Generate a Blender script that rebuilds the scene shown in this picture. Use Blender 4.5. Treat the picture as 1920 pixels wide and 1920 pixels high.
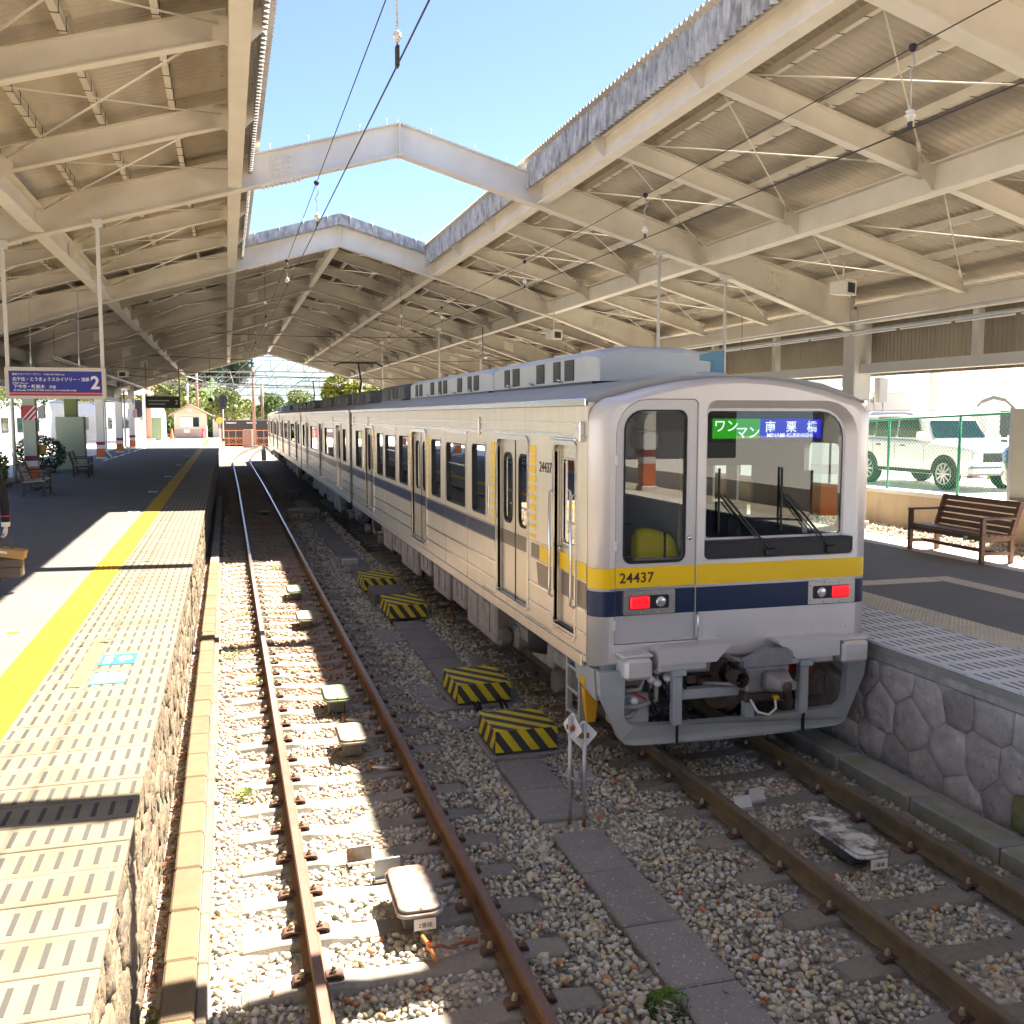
import bpy, math, random
import numpy as np
from mathutils import Vector, Matrix
from mathutils.geometry import tessellate_polygon

random.seed(7)
RNG = np.random.default_rng(11)
R = math.radians
scene = bpy.context.scene
for o in list(bpy.data.objects):
    bpy.data.objects.remove(o)
C = scene.collection

# ------------------------------------------------------------------ camera
cam_d = bpy.data.cameras.new('camera')
cam = bpy.data.objects.new('camera', cam_d)
C.objects.link(cam)
cam_d.sensor_width = 36.0
cam_d.lens = 1830.0 / 1920.0 * 36.0
cam_d.clip_start = 0.1
cam_d.clip_end = 3000.0
_f = Vector((425 - 960, 960 - 780, 1830)).normalized()        # track direction seen in camera space
_n = _f.cross(Vector((1, 0, 0))).normalized()
_r = _n.cross(_f) if (_n.cross(_f)).x > 0 else -_n.cross(_f)
M3 = Matrix((_r, _f, _n))                                      # world = M3 @ cam (x right, y up, z forward)
_right, _up, _fwd = M3.col[0], M3.col[1], M3.col[2]
cam.matrix_world = Matrix(((_right.x, _up.x, -_fwd.x, 0), (_right.y, _up.y, -_fwd.y, 0), (_right.z, _up.z, -_fwd.z, 3.13), (0, 0, 0, 1)))
scene.camera = cam

# ------------------------------------------------------------------ sky, sun, exposure
SUN = Vector((0.51, 0.29, 1.0)).normalized()                   # towards the sun
sun_el = math.asin(SUN.z)
sun_az = math.atan2(SUN.x, SUN.y)
world = bpy.data.worlds.new('World')
scene.world = world
world.use_nodes = True
wn = world.node_tree.nodes
bg = wn['Background']
sky = wn.new('ShaderNodeTexSky')
sky.sky_type = 'NISHITA'
sky.sun_disc = False
sky.sun_elevation = sun_el
sky.sun_rotation = sun_az
sky.altitude = 500
sky.air_density = 0.42
sky.dust_density = 0.4
sky.ozone_density = 5.0
world.node_tree.links.new(sky.outputs[0], bg.inputs[0])
bg.inputs[1].default_value = 0.050
sun_d = bpy.data.lights.new('sun', 'SUN')
sun_d.energy = 2.6
sun_d.angle = R(0.53)
sun_d.color = (1.0, 0.93, 0.82)
sun = bpy.data.objects.new('sun', sun_d)
C.objects.link(sun)
sun.rotation_euler = SUN.to_track_quat('Z', 'Y').to_euler()
sun.location = (20, 20, 40)
vs = scene.view_settings
vs.view_transform = 'Standard'
vs.look = 'None'
vs.exposure = 3.45
vs.gamma = 1.0
vs.use_curve_mapping = False
vs.use_white_balance = True            # the phone's white balance, set for the shade
vs.white_balance_temperature = 7300
vs.white_balance_tint = 12
scene.render.engine = 'CYCLES'
cy = scene.cycles
cy.max_bounces = 10
cy.diffuse_bounces = 8
cy.glossy_bounces = 4
cy.transmission_bounces = 6
cy.transparent_max_bounces = 14
cy.caustics_reflective = False
cy.caustics_refractive = False
cy.sample_clamp_indirect = 8
cy.use_denoising = True

# ------------------------------------------------------------------ materials
MATS = {}
def mat(name, col, rough=0.6, metal=0.0, var=0.12, vs=5.0, bump=0.0, bs=60.0, rnd=0.0, spec=0.5, col2=None, thr=0.55, soft=0.12, s2=3.0, stretch=None, emit=0.0, coat=0.0, island=0.0):
    """procedural Principled: base colour with noise variation, an optional second colour in noise patches, bump, per-object variation"""
    m = bpy.data.materials.new(name); m.use_nodes = True
    nt = m.node_tree; N = nt.nodes; L = nt.links
    b = N['Principled BSDF']
    b.inputs['Roughness'].default_value = rough
    b.inputs['Metallic'].default_value = metal
    b.inputs['Specular IOR Level'].default_value = spec
    b.inputs['Coat Weight'].default_value = coat
    tc = N.new('ShaderNodeTexCoord')
    oin = N.new('ShaderNodeObjectInfo'); va = N.new('ShaderNodeVectorMath'); va.operation = 'ADD'
    L.new(tc.outputs['Object'], va.inputs[0]); L.new(oin.outputs['Location'], va.inputs[1]); src = va.outputs[0]
    if stretch:
        mp = N.new('ShaderNodeMapping'); mp.inputs['Scale'].default_value = stretch
        L.new(src, mp.inputs[0]); src = mp.outputs[0]
    nz = N.new('ShaderNodeTexNoise'); nz.inputs['Scale'].default_value = vs; nz.inputs['Detail'].default_value = 5
    L.new(src, nz.inputs['Vector'])
    cur = None
    rgb = N.new('ShaderNodeRGB'); rgb.outputs[0].default_value = (*col, 1); cur = rgb.outputs[0]
    if col2 is not None:
        n2 = N.new('ShaderNodeTexNoise'); n2.inputs['Scale'].default_value = s2; n2.inputs['Detail'].default_value = 7; n2.inputs['Roughness'].default_value = 0.65
        L.new(src, n2.inputs['Vector'])
        mr = N.new('ShaderNodeMapRange'); mr.inputs[1].default_value = thr - soft; mr.inputs[2].default_value = thr + soft
        L.new(n2.outputs['Fac'], mr.inputs[0])
        mx = N.new('ShaderNodeMixRGB'); mx.inputs[2].default_value = (*col2, 1)
        L.new(mr.outputs[0], mx.inputs[0]); L.new(cur, mx.inputs[1]); cur = mx.outputs[0]
    mm = N.new('ShaderNodeMath'); mm.operation = 'MULTIPLY_ADD'
    L.new(nz.outputs['Fac'], mm.inputs[0]); mm.inputs[1].default_value = var * 3; mm.inputs[2].default_value = 1 - var * 1.5
    val = mm.outputs[0]
    if rnd > 0 or island > 0:
        if island > 0:
            g = N.new('ShaderNodeNewGeometry'); rs = g.outputs['Random Per Island']; k = island
        else:
            oi = N.new('ShaderNodeObjectInfo'); rs = oi.outputs['Random']; k = rnd
        m2 = N.new('ShaderNodeMath'); m2.operation = 'MULTIPLY_ADD'
        L.new(rs, m2.inputs[0]); m2.inputs[1].default_value = k; m2.inputs[2].default_value = 1 - k / 2
        m3 = N.new('ShaderNodeMath'); m3.operation = 'MULTIPLY'
        L.new(val, m3.inputs[0]); L.new(m2.outputs[0], m3.inputs[1]); val = m3.outputs[0]
    sc = N.new('ShaderNodeVectorMath'); sc.operation = 'SCALE'
    L.new(cur, sc.inputs[0]); L.new(val, sc.inputs['Scale'])
    L.new(sc.outputs[0], b.inputs['Base Color'])
    if emit > 0:
        L.new(cur, b.inputs['Emission Color']); b.inputs['Emission Strength'].default_value = emit
    if bump > 0:
        nb = N.new('ShaderNodeTexNoise'); nb.inputs['Scale'].default_value = bs; nb.inputs['Detail'].default_value = 4
        L.new(src, nb.inputs['Vector'])
        bp = N.new('ShaderNodeBump'); bp.inputs['Strength'].default_value = bump; bp.inputs['Distance'].default_value = 0.02
        L.new(nb.outputs['Fac'], bp.inputs['Height']); L.new(bp.outputs[0], b.inputs['Normal'])
    MATS[name] = m
    return m

def glass(name, tint, refl=1.0, rough=0.0, ior=1.5):
    m = bpy.data.materials.new(name); m.use_nodes = True
    nt = m.node_tree; N = nt.nodes; L = nt.links
    N.remove(N['Principled BSDF'])
    out = N['Material Output']
    tr = N.new('ShaderNodeBsdfTransparent'); tr.inputs[0].default_value = (*tint, 1)
    gl = N.new('ShaderNodeBsdfGlossy'); gl.inputs['Roughness'].default_value = rough; gl.inputs[0].default_value = (refl, refl, refl, 1)
    fr = N.new('ShaderNodeFresnel'); fr.inputs[0].default_value = ior
    mx = N.new('ShaderNodeMixShader')
    L.new(fr.outputs[0], mx.inputs[0]); L.new(tr.outputs[0], mx.inputs[1]); L.new(gl.outputs[0], mx.inputs[2])
    L.new(mx.outputs[0], out.inputs[0])
    MATS[name] = m
    return m

def emitter(name, col, strength):
    m = bpy.data.materials.new(name); m.use_nodes = True
    b = m.node_tree.nodes['Principled BSDF']
    b.inputs['Base Color'].default_value = (*[c * 0.5 for c in col], 1)
    b.inputs['Emission Color'].default_value = (*col, 1)
    b.inputs['Emission Strength'].default_value = strength
    MATS[name] = m
    return m

# ------------------------------------------------------------------ object helpers
def tag(o, label=None, cat=None, group=None, kind=None):
    if label: o['label'] = label
    if cat: o['category'] = cat
    if group: o['group'] = group
    if kind: o['kind'] = kind
    return o

def thing(name, label, cat, loc=(0, 0, 0), rotz=0.0, group=None, kind=None):
    o = bpy.data.objects.new(name, None); C.objects.link(o)
    o.empty_display_size = 0.2
    o.location = loc; o.rotation_euler = (0, 0, rotz)
    return tag(o, label, cat, group, kind)

def place(name, mesh, parent=None, loc=(0, 0, 0), rot=(0, 0, 0), scale=None):
    o = bpy.data.objects.new(name, mesh); C.objects.link(o)
    o.parent = parent
    o.location = loc; o.rotation_euler = rot
    if scale: o.scale = scale
    return o

def copy_tree(o, parent=None, loc=None, rotz=None):
    c = o.copy(); C.objects.link(c); c.parent = parent
    if loc is not None: c.location = loc
    if rotz is not None: c.rotation_euler = (0, 0, rotz)
    for ch in list(o.children): copy_tree(ch, c)
    return c

ICO_V = []
_ph = (1 + 5 ** 0.5) / 2
for _a, _b in ((-1, _ph), (1, _ph), (-1, -_ph), (1, -_ph)):
    ICO_V += [(_a, _b, 0)]
for _a, _b in ((-1, _ph), (1, _ph), (-1, -_ph), (1, -_ph)):
    ICO_V += [(0, _a, _b)]
for _a, _b in ((_ph, -1), (_ph, 1), (-_ph, -1), (-_ph, 1)):
    ICO_V += [(_a, 0, _b)]
ICO_V = np.array(ICO_V) / math.sqrt(1 + _ph * _ph)
ICO_F = np.array([(0, 11, 5), (0, 5, 1), (0, 1, 7), (0, 7, 10), (0, 10, 11), (1, 5, 9), (5, 11, 4), (11, 10, 2), (10, 7, 6), (7, 1, 8), (3, 9, 4), (3, 4, 2), (3, 2, 6), (3, 6, 8), (3, 8, 9), (4, 9, 5), (2, 4, 11), (6, 2, 10), (8, 6, 7), (9, 8, 1)])

class MB:
    """collects shapes into one mesh"""
    def __init__(s): s.v = []; s.f = []; s.m = []; s.sm = []
    def add(s, vs, fs, m=0, smooth=False):
        o = len(s.v); s.v += [tuple(p) for p in vs]
        for f in fs: s.f.append(tuple(i + o for i in f)); s.m.append(m); s.sm.append(smooth)
        return s
    def box(s, x0, x1, y0, y1, z0, z1, m=0):
        x0, x1 = min(x0, x1), max(x0, x1); y0, y1 = min(y0, y1), max(y0, y1); z0, z1 = min(z0, z1), max(z0, z1)
        return s.add([(x0, y0, z0), (x1, y0, z0), (x1, y1, z0), (x0, y1, z0), (x0, y0, z1), (x1, y0, z1), (x1, y1, z1), (x0, y1, z1)],
                     [(0, 3, 2, 1), (4, 5, 6, 7), (0, 1, 5, 4), (1, 2, 6, 5), (2, 3, 7, 6), (3, 0, 4, 7)], m)
    def cbox(s, x0, x1, y0, y1, z0, z1, b=0.01, m=0):
        """box with chamfered edges"""
        x0, x1 = min(x0, x1), max(x0, x1); y0, y1 = min(y0, y1), max(y0, y1); z0, z1 = min(z0, z1), max(z0, z1)
        b = min(b, (x1 - x0) * .45, (y1 - y0) * .45, (z1 - z0) * .45)
        V = []; idx = {}
        X = (x0, x1); Y = (y0, y1); Z = (z0, z1); sg = (1, -1)
        for i in (0, 1):
            for j in (0, 1):
                for k in (0, 1):
                    for a in range(3):
                        p = [X[i] + sg[i] * b, Y[j] + sg[j] * b, Z[k] + sg[k] * b]
                        p[a] = (X, Y, Z)[a][(i, j, k)[a]]
                        idx[i, j, k, a] = len(V); V.append(p)
        F = []
        def face(q):
            c = [sum(V[t][a] for t in q) / len(q) for a in range(3)]
            n = (Vector(V[q[1]]) - Vector(V[q[0]])).cross(Vector(V[q[2]]) - Vector(V[q[1]]))
            mid = Vector(((x0 + x1) / 2, (y0 + y1) / 2, (z0 + z1) / 2))
            F.append(tuple(q) if n.dot(Vector(c) - mid) > 0 else tuple(reversed(q)))
        for a in range(3):
            b1, b2 = [t for t in range(3) if t != a]
            for e in (0, 1):
                q = []
                for u, w in ((0, 0), (1, 0), (1, 1), (0, 1)):
                    ijk = [0, 0, 0]; ijk[a] = e; ijk[b1] = u; ijk[b2] = w
                    q.append(idx[ijk[0], ijk[1], ijk[2], a])
                face(q)
            # edges along axis a
            for u in (0, 1):
                for w in (0, 1):
                    k0 = [0, 0, 0]; k0[b1] = u; k0[b2] = w; k1 = list(k0); k1[a] = 1
                    face([idx[(*k0, b1)], idx[(*k1, b1)], idx[(*k1, b2)], idx[(*k0, b2)]])
        for i in (0, 1):
            for j in (0, 1):
                for k in (0, 1): face([idx[i, j, k, 0], idx[i, j, k, 1], idx[i, j, k, 2]])
        return s.add(V, F, m)
    def hexa(s, p, m=0):
        """8 points: bottom ring 0-3 (ccw from above), top ring 4-7"""
        return s.add(p, [(0, 3, 2, 1), (4, 5, 6, 7), (0, 1, 5, 4), (1, 2, 6, 5), (2, 3, 7, 6), (3, 0, 4, 7)], m)
    def bar(s, p0, p1, w, h, up=(0, 0, 1), m=0):
        """rectangular bar from p0 to p1, w across, h along up"""
        p0 = Vector(p0); p1 = Vector(p1); d = (p1 - p0).normalized(); u = Vector(up)
        sx = d.cross(u).normalized(); u = sx.cross(d).normalized()
        a = sx * (w / 2); c = u * (h / 2)
        return s.hexa([p0 - a - c, p0 + a - c, p1 + a - c, p1 - a - c, p0 - a + c, p0 + a + c, p1 + a + c, p1 - a + c], m)
    def prism(s, poly, f0, f1, m=0, smooth=False, caps=True):
        """poly: list of 2-D points (ccw when seen against extrusion); f0/f1 map (u,v) to 3-D at both ends"""
        n = len(poly)
        V = [f0(*p) for p in poly] + [f1(*p) for p in poly]
        F = [(i, (i + 1) % n, n + (i + 1) % n, n + i) for i in range(n)]
        s.add(V, F, m, smooth)
        if caps:
            o = len(s.v) - 2 * n
            s.f.append(tuple(o + i for i in reversed(range(n)))); s.m.append(m); s.sm.append(False)
            s.f.append(tuple(o + n + i for i in range(n))); s.m.append(m); s.sm.append(False)
        return s
    def plate(s, outer, holes, fmap, t, m=0, mside=None):
        """flat plate with holes; fmap(u, v, w) -> 3-D, w in (0, t)"""
        loops = [outer] + list(holes)
        pts = [p for l in loops for p in l]
        tris = tessellate_polygon([[Vector((p[0], p[1], 0)) for p in l] for l in loops])
        n = len(pts); V = [fmap(u, v, 0) for u, v in pts] + [fmap(u, v, t) for u, v in pts]
        F = []
        for a, b, c in tris:
            ar = (pts[b][0] - pts[a][0]) * (pts[c][1] - pts[a][1]) - (pts[b][1] - pts[a][1]) * (pts[c][0] - pts[a][0])
            if abs(ar) < 1e-10: continue
            if ar < 0: a, b, c = a, c, b
            F.append((a, b, c)); F.append((n + a, n + c, n + b))
        s.add(V, F, m)
        o0 = len(s.v) - 2 * n; st = 0
        for l in loops:
            k = len(l)
            for i in range(k):
                a, b = st + i, st + (i + 1) % k
                s.f.append((o0 + a, o0 + b, o0 + n + b, o0 + n + a)); s.m.append(m if mside is None else mside); s.sm.append(False)
            st += k
        return s
    def tube(s, p0, p1, r, n=8, m=0, r1=None, caps=True):
        return s.path([p0, p1], r, n, m, r1=r1, caps=caps)
    def path(s, pts, r, n=8, m=0, r1=None, caps=True, radii=None):
        pts = [Vector(p) for p in pts]; k = len(pts)
        rings = []; ref = None
        for i, p in enumerate(pts):
            d = (pts[min(i + 1, k - 1)] - pts[max(i - 1, 0)]).normalized()
            if ref is None: ref = Vector((0, 0, 1)) if abs(d.z) < .9 else Vector((1, 0, 0))
            a = d.cross(ref).normalized(); b = a.cross(d).normalized(); ref = b
            rr = radii[i] if radii else (r if r1 is None else r + (r1 - r) * i / (k - 1))
            rings.append([p + a * (rr * math.cos(2 * math.pi * j / n)) + b * (rr * math.sin(2 * math.pi * j / n)) for j in range(n)])
        V = [p for q in rings for p in q]; F = []
        for i in range(k - 1):
            for j in range(n):
                F.append((i * n + j, i * n + (j + 1) % n, (i + 1) * n + (j + 1) % n, (i + 1) * n + j))
        s.add(V, F, m, True)
        if caps:
            o = len(s.v) - len(V)
            s.f.append(tuple(o + j for j in reversed(range(n)))); s.m.append(m); s.sm.append(False)
            s.f.append(tuple(o + (k - 1) * n + j for j in range(n))); s.m.append(m); s.sm.append(False)
        return s
    def lathe(s, prof, c=(0, 0, 0), n=16, m=0, axis='z', smooth=True):
        """prof: (r, h) list"""
        V = []; F = []; k = len(prof)
        for r, h in prof:
            for j in range(n):
                a = 2 * math.pi * j / n; q = (r * math.cos(a), r * math.sin(a), h)
                if axis == 'x': q = (q[2], q[0], q[1])
                elif axis == 'y': q = (q[1], q[2], q[0])
                V.append((q[0] + c[0], q[1] + c[1], q[2] + c[2]))
        for i in range(k - 1):
            for j in range(n): F.append((i * n + j, i * n + (j + 1) % n, (i + 1) * n + (j + 1) % n, (i + 1) * n + j))
        return s.add(V, F, m, smooth)
    def loft(s, loops, m=0, smooth=True, cap0=True, cap1=True):
        n = len(loops[0]); V = [p for l in loops for p in l]; F = []
        for i in range(len(loops) - 1):
            for j in range(n): F.append((i * n + j, i * n + (j + 1) % n, (i + 1) * n + (j + 1) % n, (i + 1) * n + j))
        s.add(V, F, m, smooth)
        o = len(s.v) - len(V)
        if cap0: s.f.append(tuple(o + j for j in reversed(range(n)))); s.m.append(m); s.sm.append(False)
        if cap1: s.f.append(tuple(o + (len(loops) - 1) * n + j for j in range(n))); s.m.append(m); s.sm.append(False)
        return s
    def rock(s, c, r, m=0, sq=(1, 1, 1)):
        k = RNG.uniform(.75, 1.15, 12)
        V = ICO_V * k[:, None] * np.array(sq) * r
        a = RNG.uniform(0, 6.28); ca, sa = math.cos(a), math.sin(a)
        V = np.stack([V[:, 0] * ca - V[:, 1] * sa, V[:, 0] * sa + V[:, 1] * ca, V[:, 2]], 1) + np.array(c)
        return s.add(V.tolist(), ICO_F.tolist(), m)
    def ibeam(s, p0, p1, depth, width, tf=0.02, tw=0.014, m=0, top=True, vert_ends=True):
        """I-section from p0 to p1 (bottom centre line), web vertical plane"""
        p0 = Vector(p0); p1 = Vector(p1); d = (p1 - p0).normalized()
        u = Vector((0, 0, 1)); sx = d.cross(u).normalized()
        if not vert_ends: u = sx.cross(d).normalized()
        w, h = width / 2, depth
        poly = [(-w, 0), (w, 0), (w, tf), (tw / 2, tf), (tw / 2, h - tf), (w, h - tf), (w, h), (-w, h), (-w, h - tf), (-tw / 2, h - tf), (-tw / 2, tf), (-w, tf)]
        return s.prism(poly, lambda a, b: p0 + sx * a + u * b, lambda a, b: p1 + sx * a + u * b, m)
    def mesh(s, name, mats):
        me = bpy.data.meshes.new(name)
        me.from_pydata(s.v, [], s.f)
        for mm in (mats if isinstance(mats, (list, tuple)) else [mats]):
            me.materials.append(MATS[mm] if isinstance(mm, str) else mm)
        me.polygons.foreach_set('material_index', s.m)
        me.polygons.foreach_set('use_smooth', s.sm)
        me.update()
        return me
    def build(s, name, mats, parent=None, loc=(0, 0, 0), rot=(0, 0, 0)):
        return place(name, s.mesh(name, mats), parent, loc, rot)

def rrect(u0, u1, v0, v1, r, n=5):
    """rounded rectangle, ccw"""
    out = []
    rr = r if isinstance(r, (list, tuple)) else (r, r, r, r)      # bl, br, tr, tl
    for (cx, cy, a0, q) in ((u0 + rr[0], v0 + rr[0], 180, rr[0]), (u1 - rr[1], v0 + rr[1], 270, rr[1]), (u1 - rr[2], v1 - rr[2], 0, rr[2]), (u0 + rr[3], v1 - rr[3], 90, rr[3])):
        if q <= 1e-6: out.append((cx, cy)); continue
        for i in range(n + 1):
            a = R(a0 + 90 * i / n); out.append((cx + q * math.cos(a), cy + q * math.sin(a)))
    return out

def text(name, body, size, mat_, parent, loc, rot, ext=0.0015, align='LEFT', sx=1.0, bold=0.0, spacing=1.0):
    """lettering as a thin mesh"""
    cu = bpy.data.curves.new(name, 'FONT'); cu.body = body; cu.size = size; cu.extrude = ext; cu.align_x = align
    cu.resolution_u = 3; cu.offset = bold; cu.space_character = spacing
    t = bpy.data.objects.new('_t', cu); C.objects.link(t)
    bpy.context.view_layer.update()
    me = bpy.data.meshes.new_from_object(t.evaluated_get(bpy.context.evaluated_depsgraph_get()))
    bpy.data.objects.remove(t); bpy.data.curves.remove(cu)
    me.name = name; me.materials.clear(); me.materials.append(MATS[mat_])
    if sx != 1.0:
        for v in me.vertices: v.co.x *= sx
    return place(name, me, parent, loc, rot)

def np_mesh(name, V, F, mats, smooth=False):
    """large triangle/quad mesh from arrays"""
    me = bpy.data.meshes.new(name)
    k = F.shape[1]
    me.vertices.add(len(V)); me.vertices.foreach_set('co', np.asarray(V, dtype=np.float32).ravel())
    me.loops.add(F.size); me.loops.foreach_set('vertex_index', np.asarray(F, dtype=np.int32).ravel())
    me.polygons.add(len(F)); me.polygons.foreach_set('loop_start', np.arange(0, F.size, k, dtype=np.int32))
    if smooth: me.polygons.foreach_set('use_smooth', np.ones(len(F), dtype=bool))
    me.update(calc_edges=True)
    for mm in (mats if isinstance(mats, (list, tuple)) else [mats]): me.materials.append(MATS[mm])
    return me
# ------------------------------------------------------------------ palette
mat('earth', (0.52, 0.46, 0.37), .95, var=.2, vs=1.5, bump=.4, bs=30, col2=(0.42, 0.38, 0.29), s2=.6)
mat('ballast_base', (0.4, 0.37, 0.325), .95, var=.3, vs=25, bump=.9, bs=45, col2=(0.4, 0.32, 0.26), s2=2.0)
mat('asphalt', (0.122, 0.12, 0.116), .9, var=.12, vs=1.2, bump=.25, bs=220, col2=(0.145, 0.142, 0.136), s2=.8, soft=.2)
mat('asphalt_dark', (0.17, 0.174, 0.182), .9, var=.12, vs=1.2, bump=.25, bs=220)
mat('concrete', (.36, .34, .30), .9, var=.14, vs=4, bump=.25, bs=90, col2=(.26, .245, .21), s2=2.0, rnd=.14)
mat('concrete_speck', (0.25, 0.247, 0.24), .9, var=.16, vs=6, bump=.35, bs=160, col2=(0.62, 0.62, 0.61), s2=38, thr=0.63, soft=0.03, rnd=.2)
mat('concrete_dark', (0.16, 0.158, 0.15), .9, var=.22, vs=30, bump=.35, bs=120, col2=(.15, .15, .145), s2=60, thr=.62, soft=.06, rnd=.15)
mat('sleeper', (0.22, 0.215, 0.2), .92, var=.2, vs=25, bump=.35, bs=140, col2=(0.27, 0.24, 0.2), s2=2.5, soft=.2, rnd=.25)
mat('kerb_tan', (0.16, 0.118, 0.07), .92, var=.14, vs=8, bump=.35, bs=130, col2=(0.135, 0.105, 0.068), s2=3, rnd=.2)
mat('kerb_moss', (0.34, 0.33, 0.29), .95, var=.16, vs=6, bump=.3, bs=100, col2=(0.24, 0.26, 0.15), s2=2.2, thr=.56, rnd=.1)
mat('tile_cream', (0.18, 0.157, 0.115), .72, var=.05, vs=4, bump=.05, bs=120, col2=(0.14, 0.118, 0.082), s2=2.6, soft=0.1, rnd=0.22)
mat('tile_white', (0.68, 0.71, 0.74), .6, var=.06, vs=4, rnd=.08)
mat('tile_slot', (0.05, 0.048, 0.046), .8, var=.1, vs=40)
mat('tile_slot_blue', (0.14, 0.165, 0.19), .75, var=.1, vs=40)
mat('tactile_yellow', (0.5, 0.315, 0.008), .6, var=.06, vs=5, rnd=.06, col2=(0.44, 0.27, 0.012), s2=2)
mat('tactile_cream', (0.62, 0.58, 0.47), .7, var=.08, vs=5, rnd=.08)
mat('stone', (0.4, 0.37, 0.335), .92, var=.18, vs=7, bump=1.0, bs=16, col2=(0.52, 0.48, 0.44), s2=5, rnd=0.6)
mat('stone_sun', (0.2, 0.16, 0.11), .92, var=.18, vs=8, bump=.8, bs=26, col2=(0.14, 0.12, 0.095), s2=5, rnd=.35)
mat('mortar', (0.5, 0.48, 0.45), .95, var=.2, vs=9, bump=.5, bs=50, col2=(0.32, 0.31, 0.29), s2=4, soft=.15)
mat('moss', (0.2, 0.21, 0.09), .95, var=.25, vs=20, bump=.6, bs=60)
mat('rail_rust', (0.19, 0.1, 0.06), .75, var=.2, vs=9, bump=.15, bs=80, col2=(0.13, 0.085, 0.062), s2=3, soft=.2, metal=.2)
mat('rail_olive', (0.19, 0.14, 0.075), .72, var=.2, vs=9, bump=.15, bs=80, col2=(0.13, 0.1, 0.07), s2=3, metal=.2)
mat('clip', (.13, .07, .055), .7, var=.2, vs=30, metal=.3)
mat('bolt', (.42, .36, .24), .55, metal=.4, var=.1)
mat('paint_beam', (0.8, 0.755, 0.665), .55, var=.05, vs=2.0, col2=(0.7, 0.65, 0.555), s2=1.4, soft=0.15, thr=0.56)
mat('paint_beam_grey', (0.7, 0.69, 0.64), .55, var=.05, vs=2.0)
mat('paint_white', (.74, .73, .69), .5, var=.05, vs=2.0)
mat('sheet_under', (0.6, 0.545, 0.455), .9, var=.12, vs=2.0, bump=.1, bs=60, col2=(0.36, 0.32, 0.265), s2=.9, thr=0.57, soft=0.14, rnd=.12, stretch=(1, .35, 1))
mat('sheet_hood', (0.56, 0.555, 0.54), .95, var=.2, vs=14, bump=.3, bs=50, col2=(0.24, 0.24, 0.235), s2=9, thr=.52, soft=.12, stretch=(1, 1, .35))
mat('cladding', (.30, .265, .215), .85, var=.1, vs=2, rnd=.2)
mat('ballast_far', (.13, .115, .10), .95, var=.3, vs=20, bump=.9, bs=40)  # darker copy of the bed colour, used where the roof shade falls
mat('paint_beam_shade', (.56, .52, .445), .6, var=.06, vs=2.0, col2=(.47, .43, .365), s2=1.2, soft=.2)  # beam paint darkened to stand for the shade under the closed roof
mat('sheet_shade', (.33, .295, .25), .9, var=.14, vs=2.0, col2=(.22, .195, .165), s2=.9, rnd=.15, stretch=(1, .35, 1))  # same roof sheets with the closed-roof shade put into their colour
mat('galv', (.52, .54, .56), .45, metal=.6, var=.08)
mat('dark_metal', (.045, .045, .05), .6, var=.1, metal=.2)
mat('black', (.012, .012, .014), .5, var=.05)
mat('rubber', (.02, .02, .022), .75, var=.05)
mat('wire', (.07, .06, .055), .55, metal=.6, var=.05)
mat('porcelain', (.78, .78, .76), .2, var=.02, coat=.5)
mat('white_paint', (0.72, 0.72, 0.71), .5, var=.04)
mat('dirty_white', (0.36, 0.34, 0.32), .6, var=.06, vs=10, col2=(0.22, 0.1, 0.05), s2=7, thr=0.53, soft=.12)
mat('mould_white', (.70, .70, .68), .6, var=.06, vs=10, col2=(.13, .13, .12), s2=8, thr=.52, soft=.07)
mat('tray_green', (0.2, 0.29, 0.16), .6, var=.08, vs=10, col2=(0.32, 0.31, 0.26), s2=6, thr=.6)
mat('tray_cream', (0.34, 0.31, 0.25), .6, var=.06, vs=10, col2=(0.25, 0.19, 0.12), s2=6, thr=.6)
mat('hazard_yellow', (0.78, 0.63, 0.03), .55, var=.08, vs=8, col2=(.50, .40, .06), s2=6, thr=.64)
mat('hazard_black', (0.06, 0.06, 0.06), .6, var=.15, vs=12)
mat('rust', (.24, .11, .05), .85, var=.25, vs=20)
mat('rod_orange', (.65, .22, .06), .6, var=.1)
mat('cable_rust', (.26, .10, .07), .8, var=.15, vs=20)
# train
mat('steel_side', (0.8, 0.74, 0.64), .34, metal=.82, var=0.06, vs=2, bump=.02, bs=8, stretch=(1, 3, .4), col2=(0.72, 0.655, 0.555), s2=2.2, soft=0.25, thr=0.58)
mat('steel_door', (0.74, 0.68, 0.58), .30, metal=.82, var=.03, vs=2)
mat('steel_trim', (.72, .71, .68), .22, metal=.9, var=.02)
mat('front_silver', (0.74, 0.71, 0.69), .42, metal=.35, var=.03, vs=3, coat=.15, col2=(0.66, 0.63, 0.605), s2=1.6, soft=0.22, thr=0.55)
mat('front_door_grey', (0.58, 0.57, 0.565), .45, metal=.4, var=.03, vs=3)
mat('band_yellow', (0.95, 0.6, 0.004), .4, var=.03, vs=3)
mat('band_blue', (0.006, 0.022, 0.075), .32, var=.04, vs=3)
mat('band_brown', (.20, .165, .15), .3, metal=.6, var=.15, vs=6)  # brown-grey metallic band beside the cab door and on the first door
mat('number_brown', (.06, .022, .018), .5, var=.02)
mat('roof_grey', (.36, .37, .37), .7, var=.08, vs=3)
mat('ac_blue_grey', (0.5, 0.565, 0.61), .5, var=.05, vs=2, metal=.1)
mat('ac_dark', (.11, .125, .13), .7, var=.1)
mat('ac_grille', (0.06, 0.065, 0.07), .7, var=.3, vs=60)
mat('skirt_grey', (0.4, 0.43, 0.43), .5, var=.06, vs=4)
mat('under_grey', (0.36, 0.335, 0.29), .7, var=.14, vs=5, col2=(0.25, 0.21, 0.17), s2=4)
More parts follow.
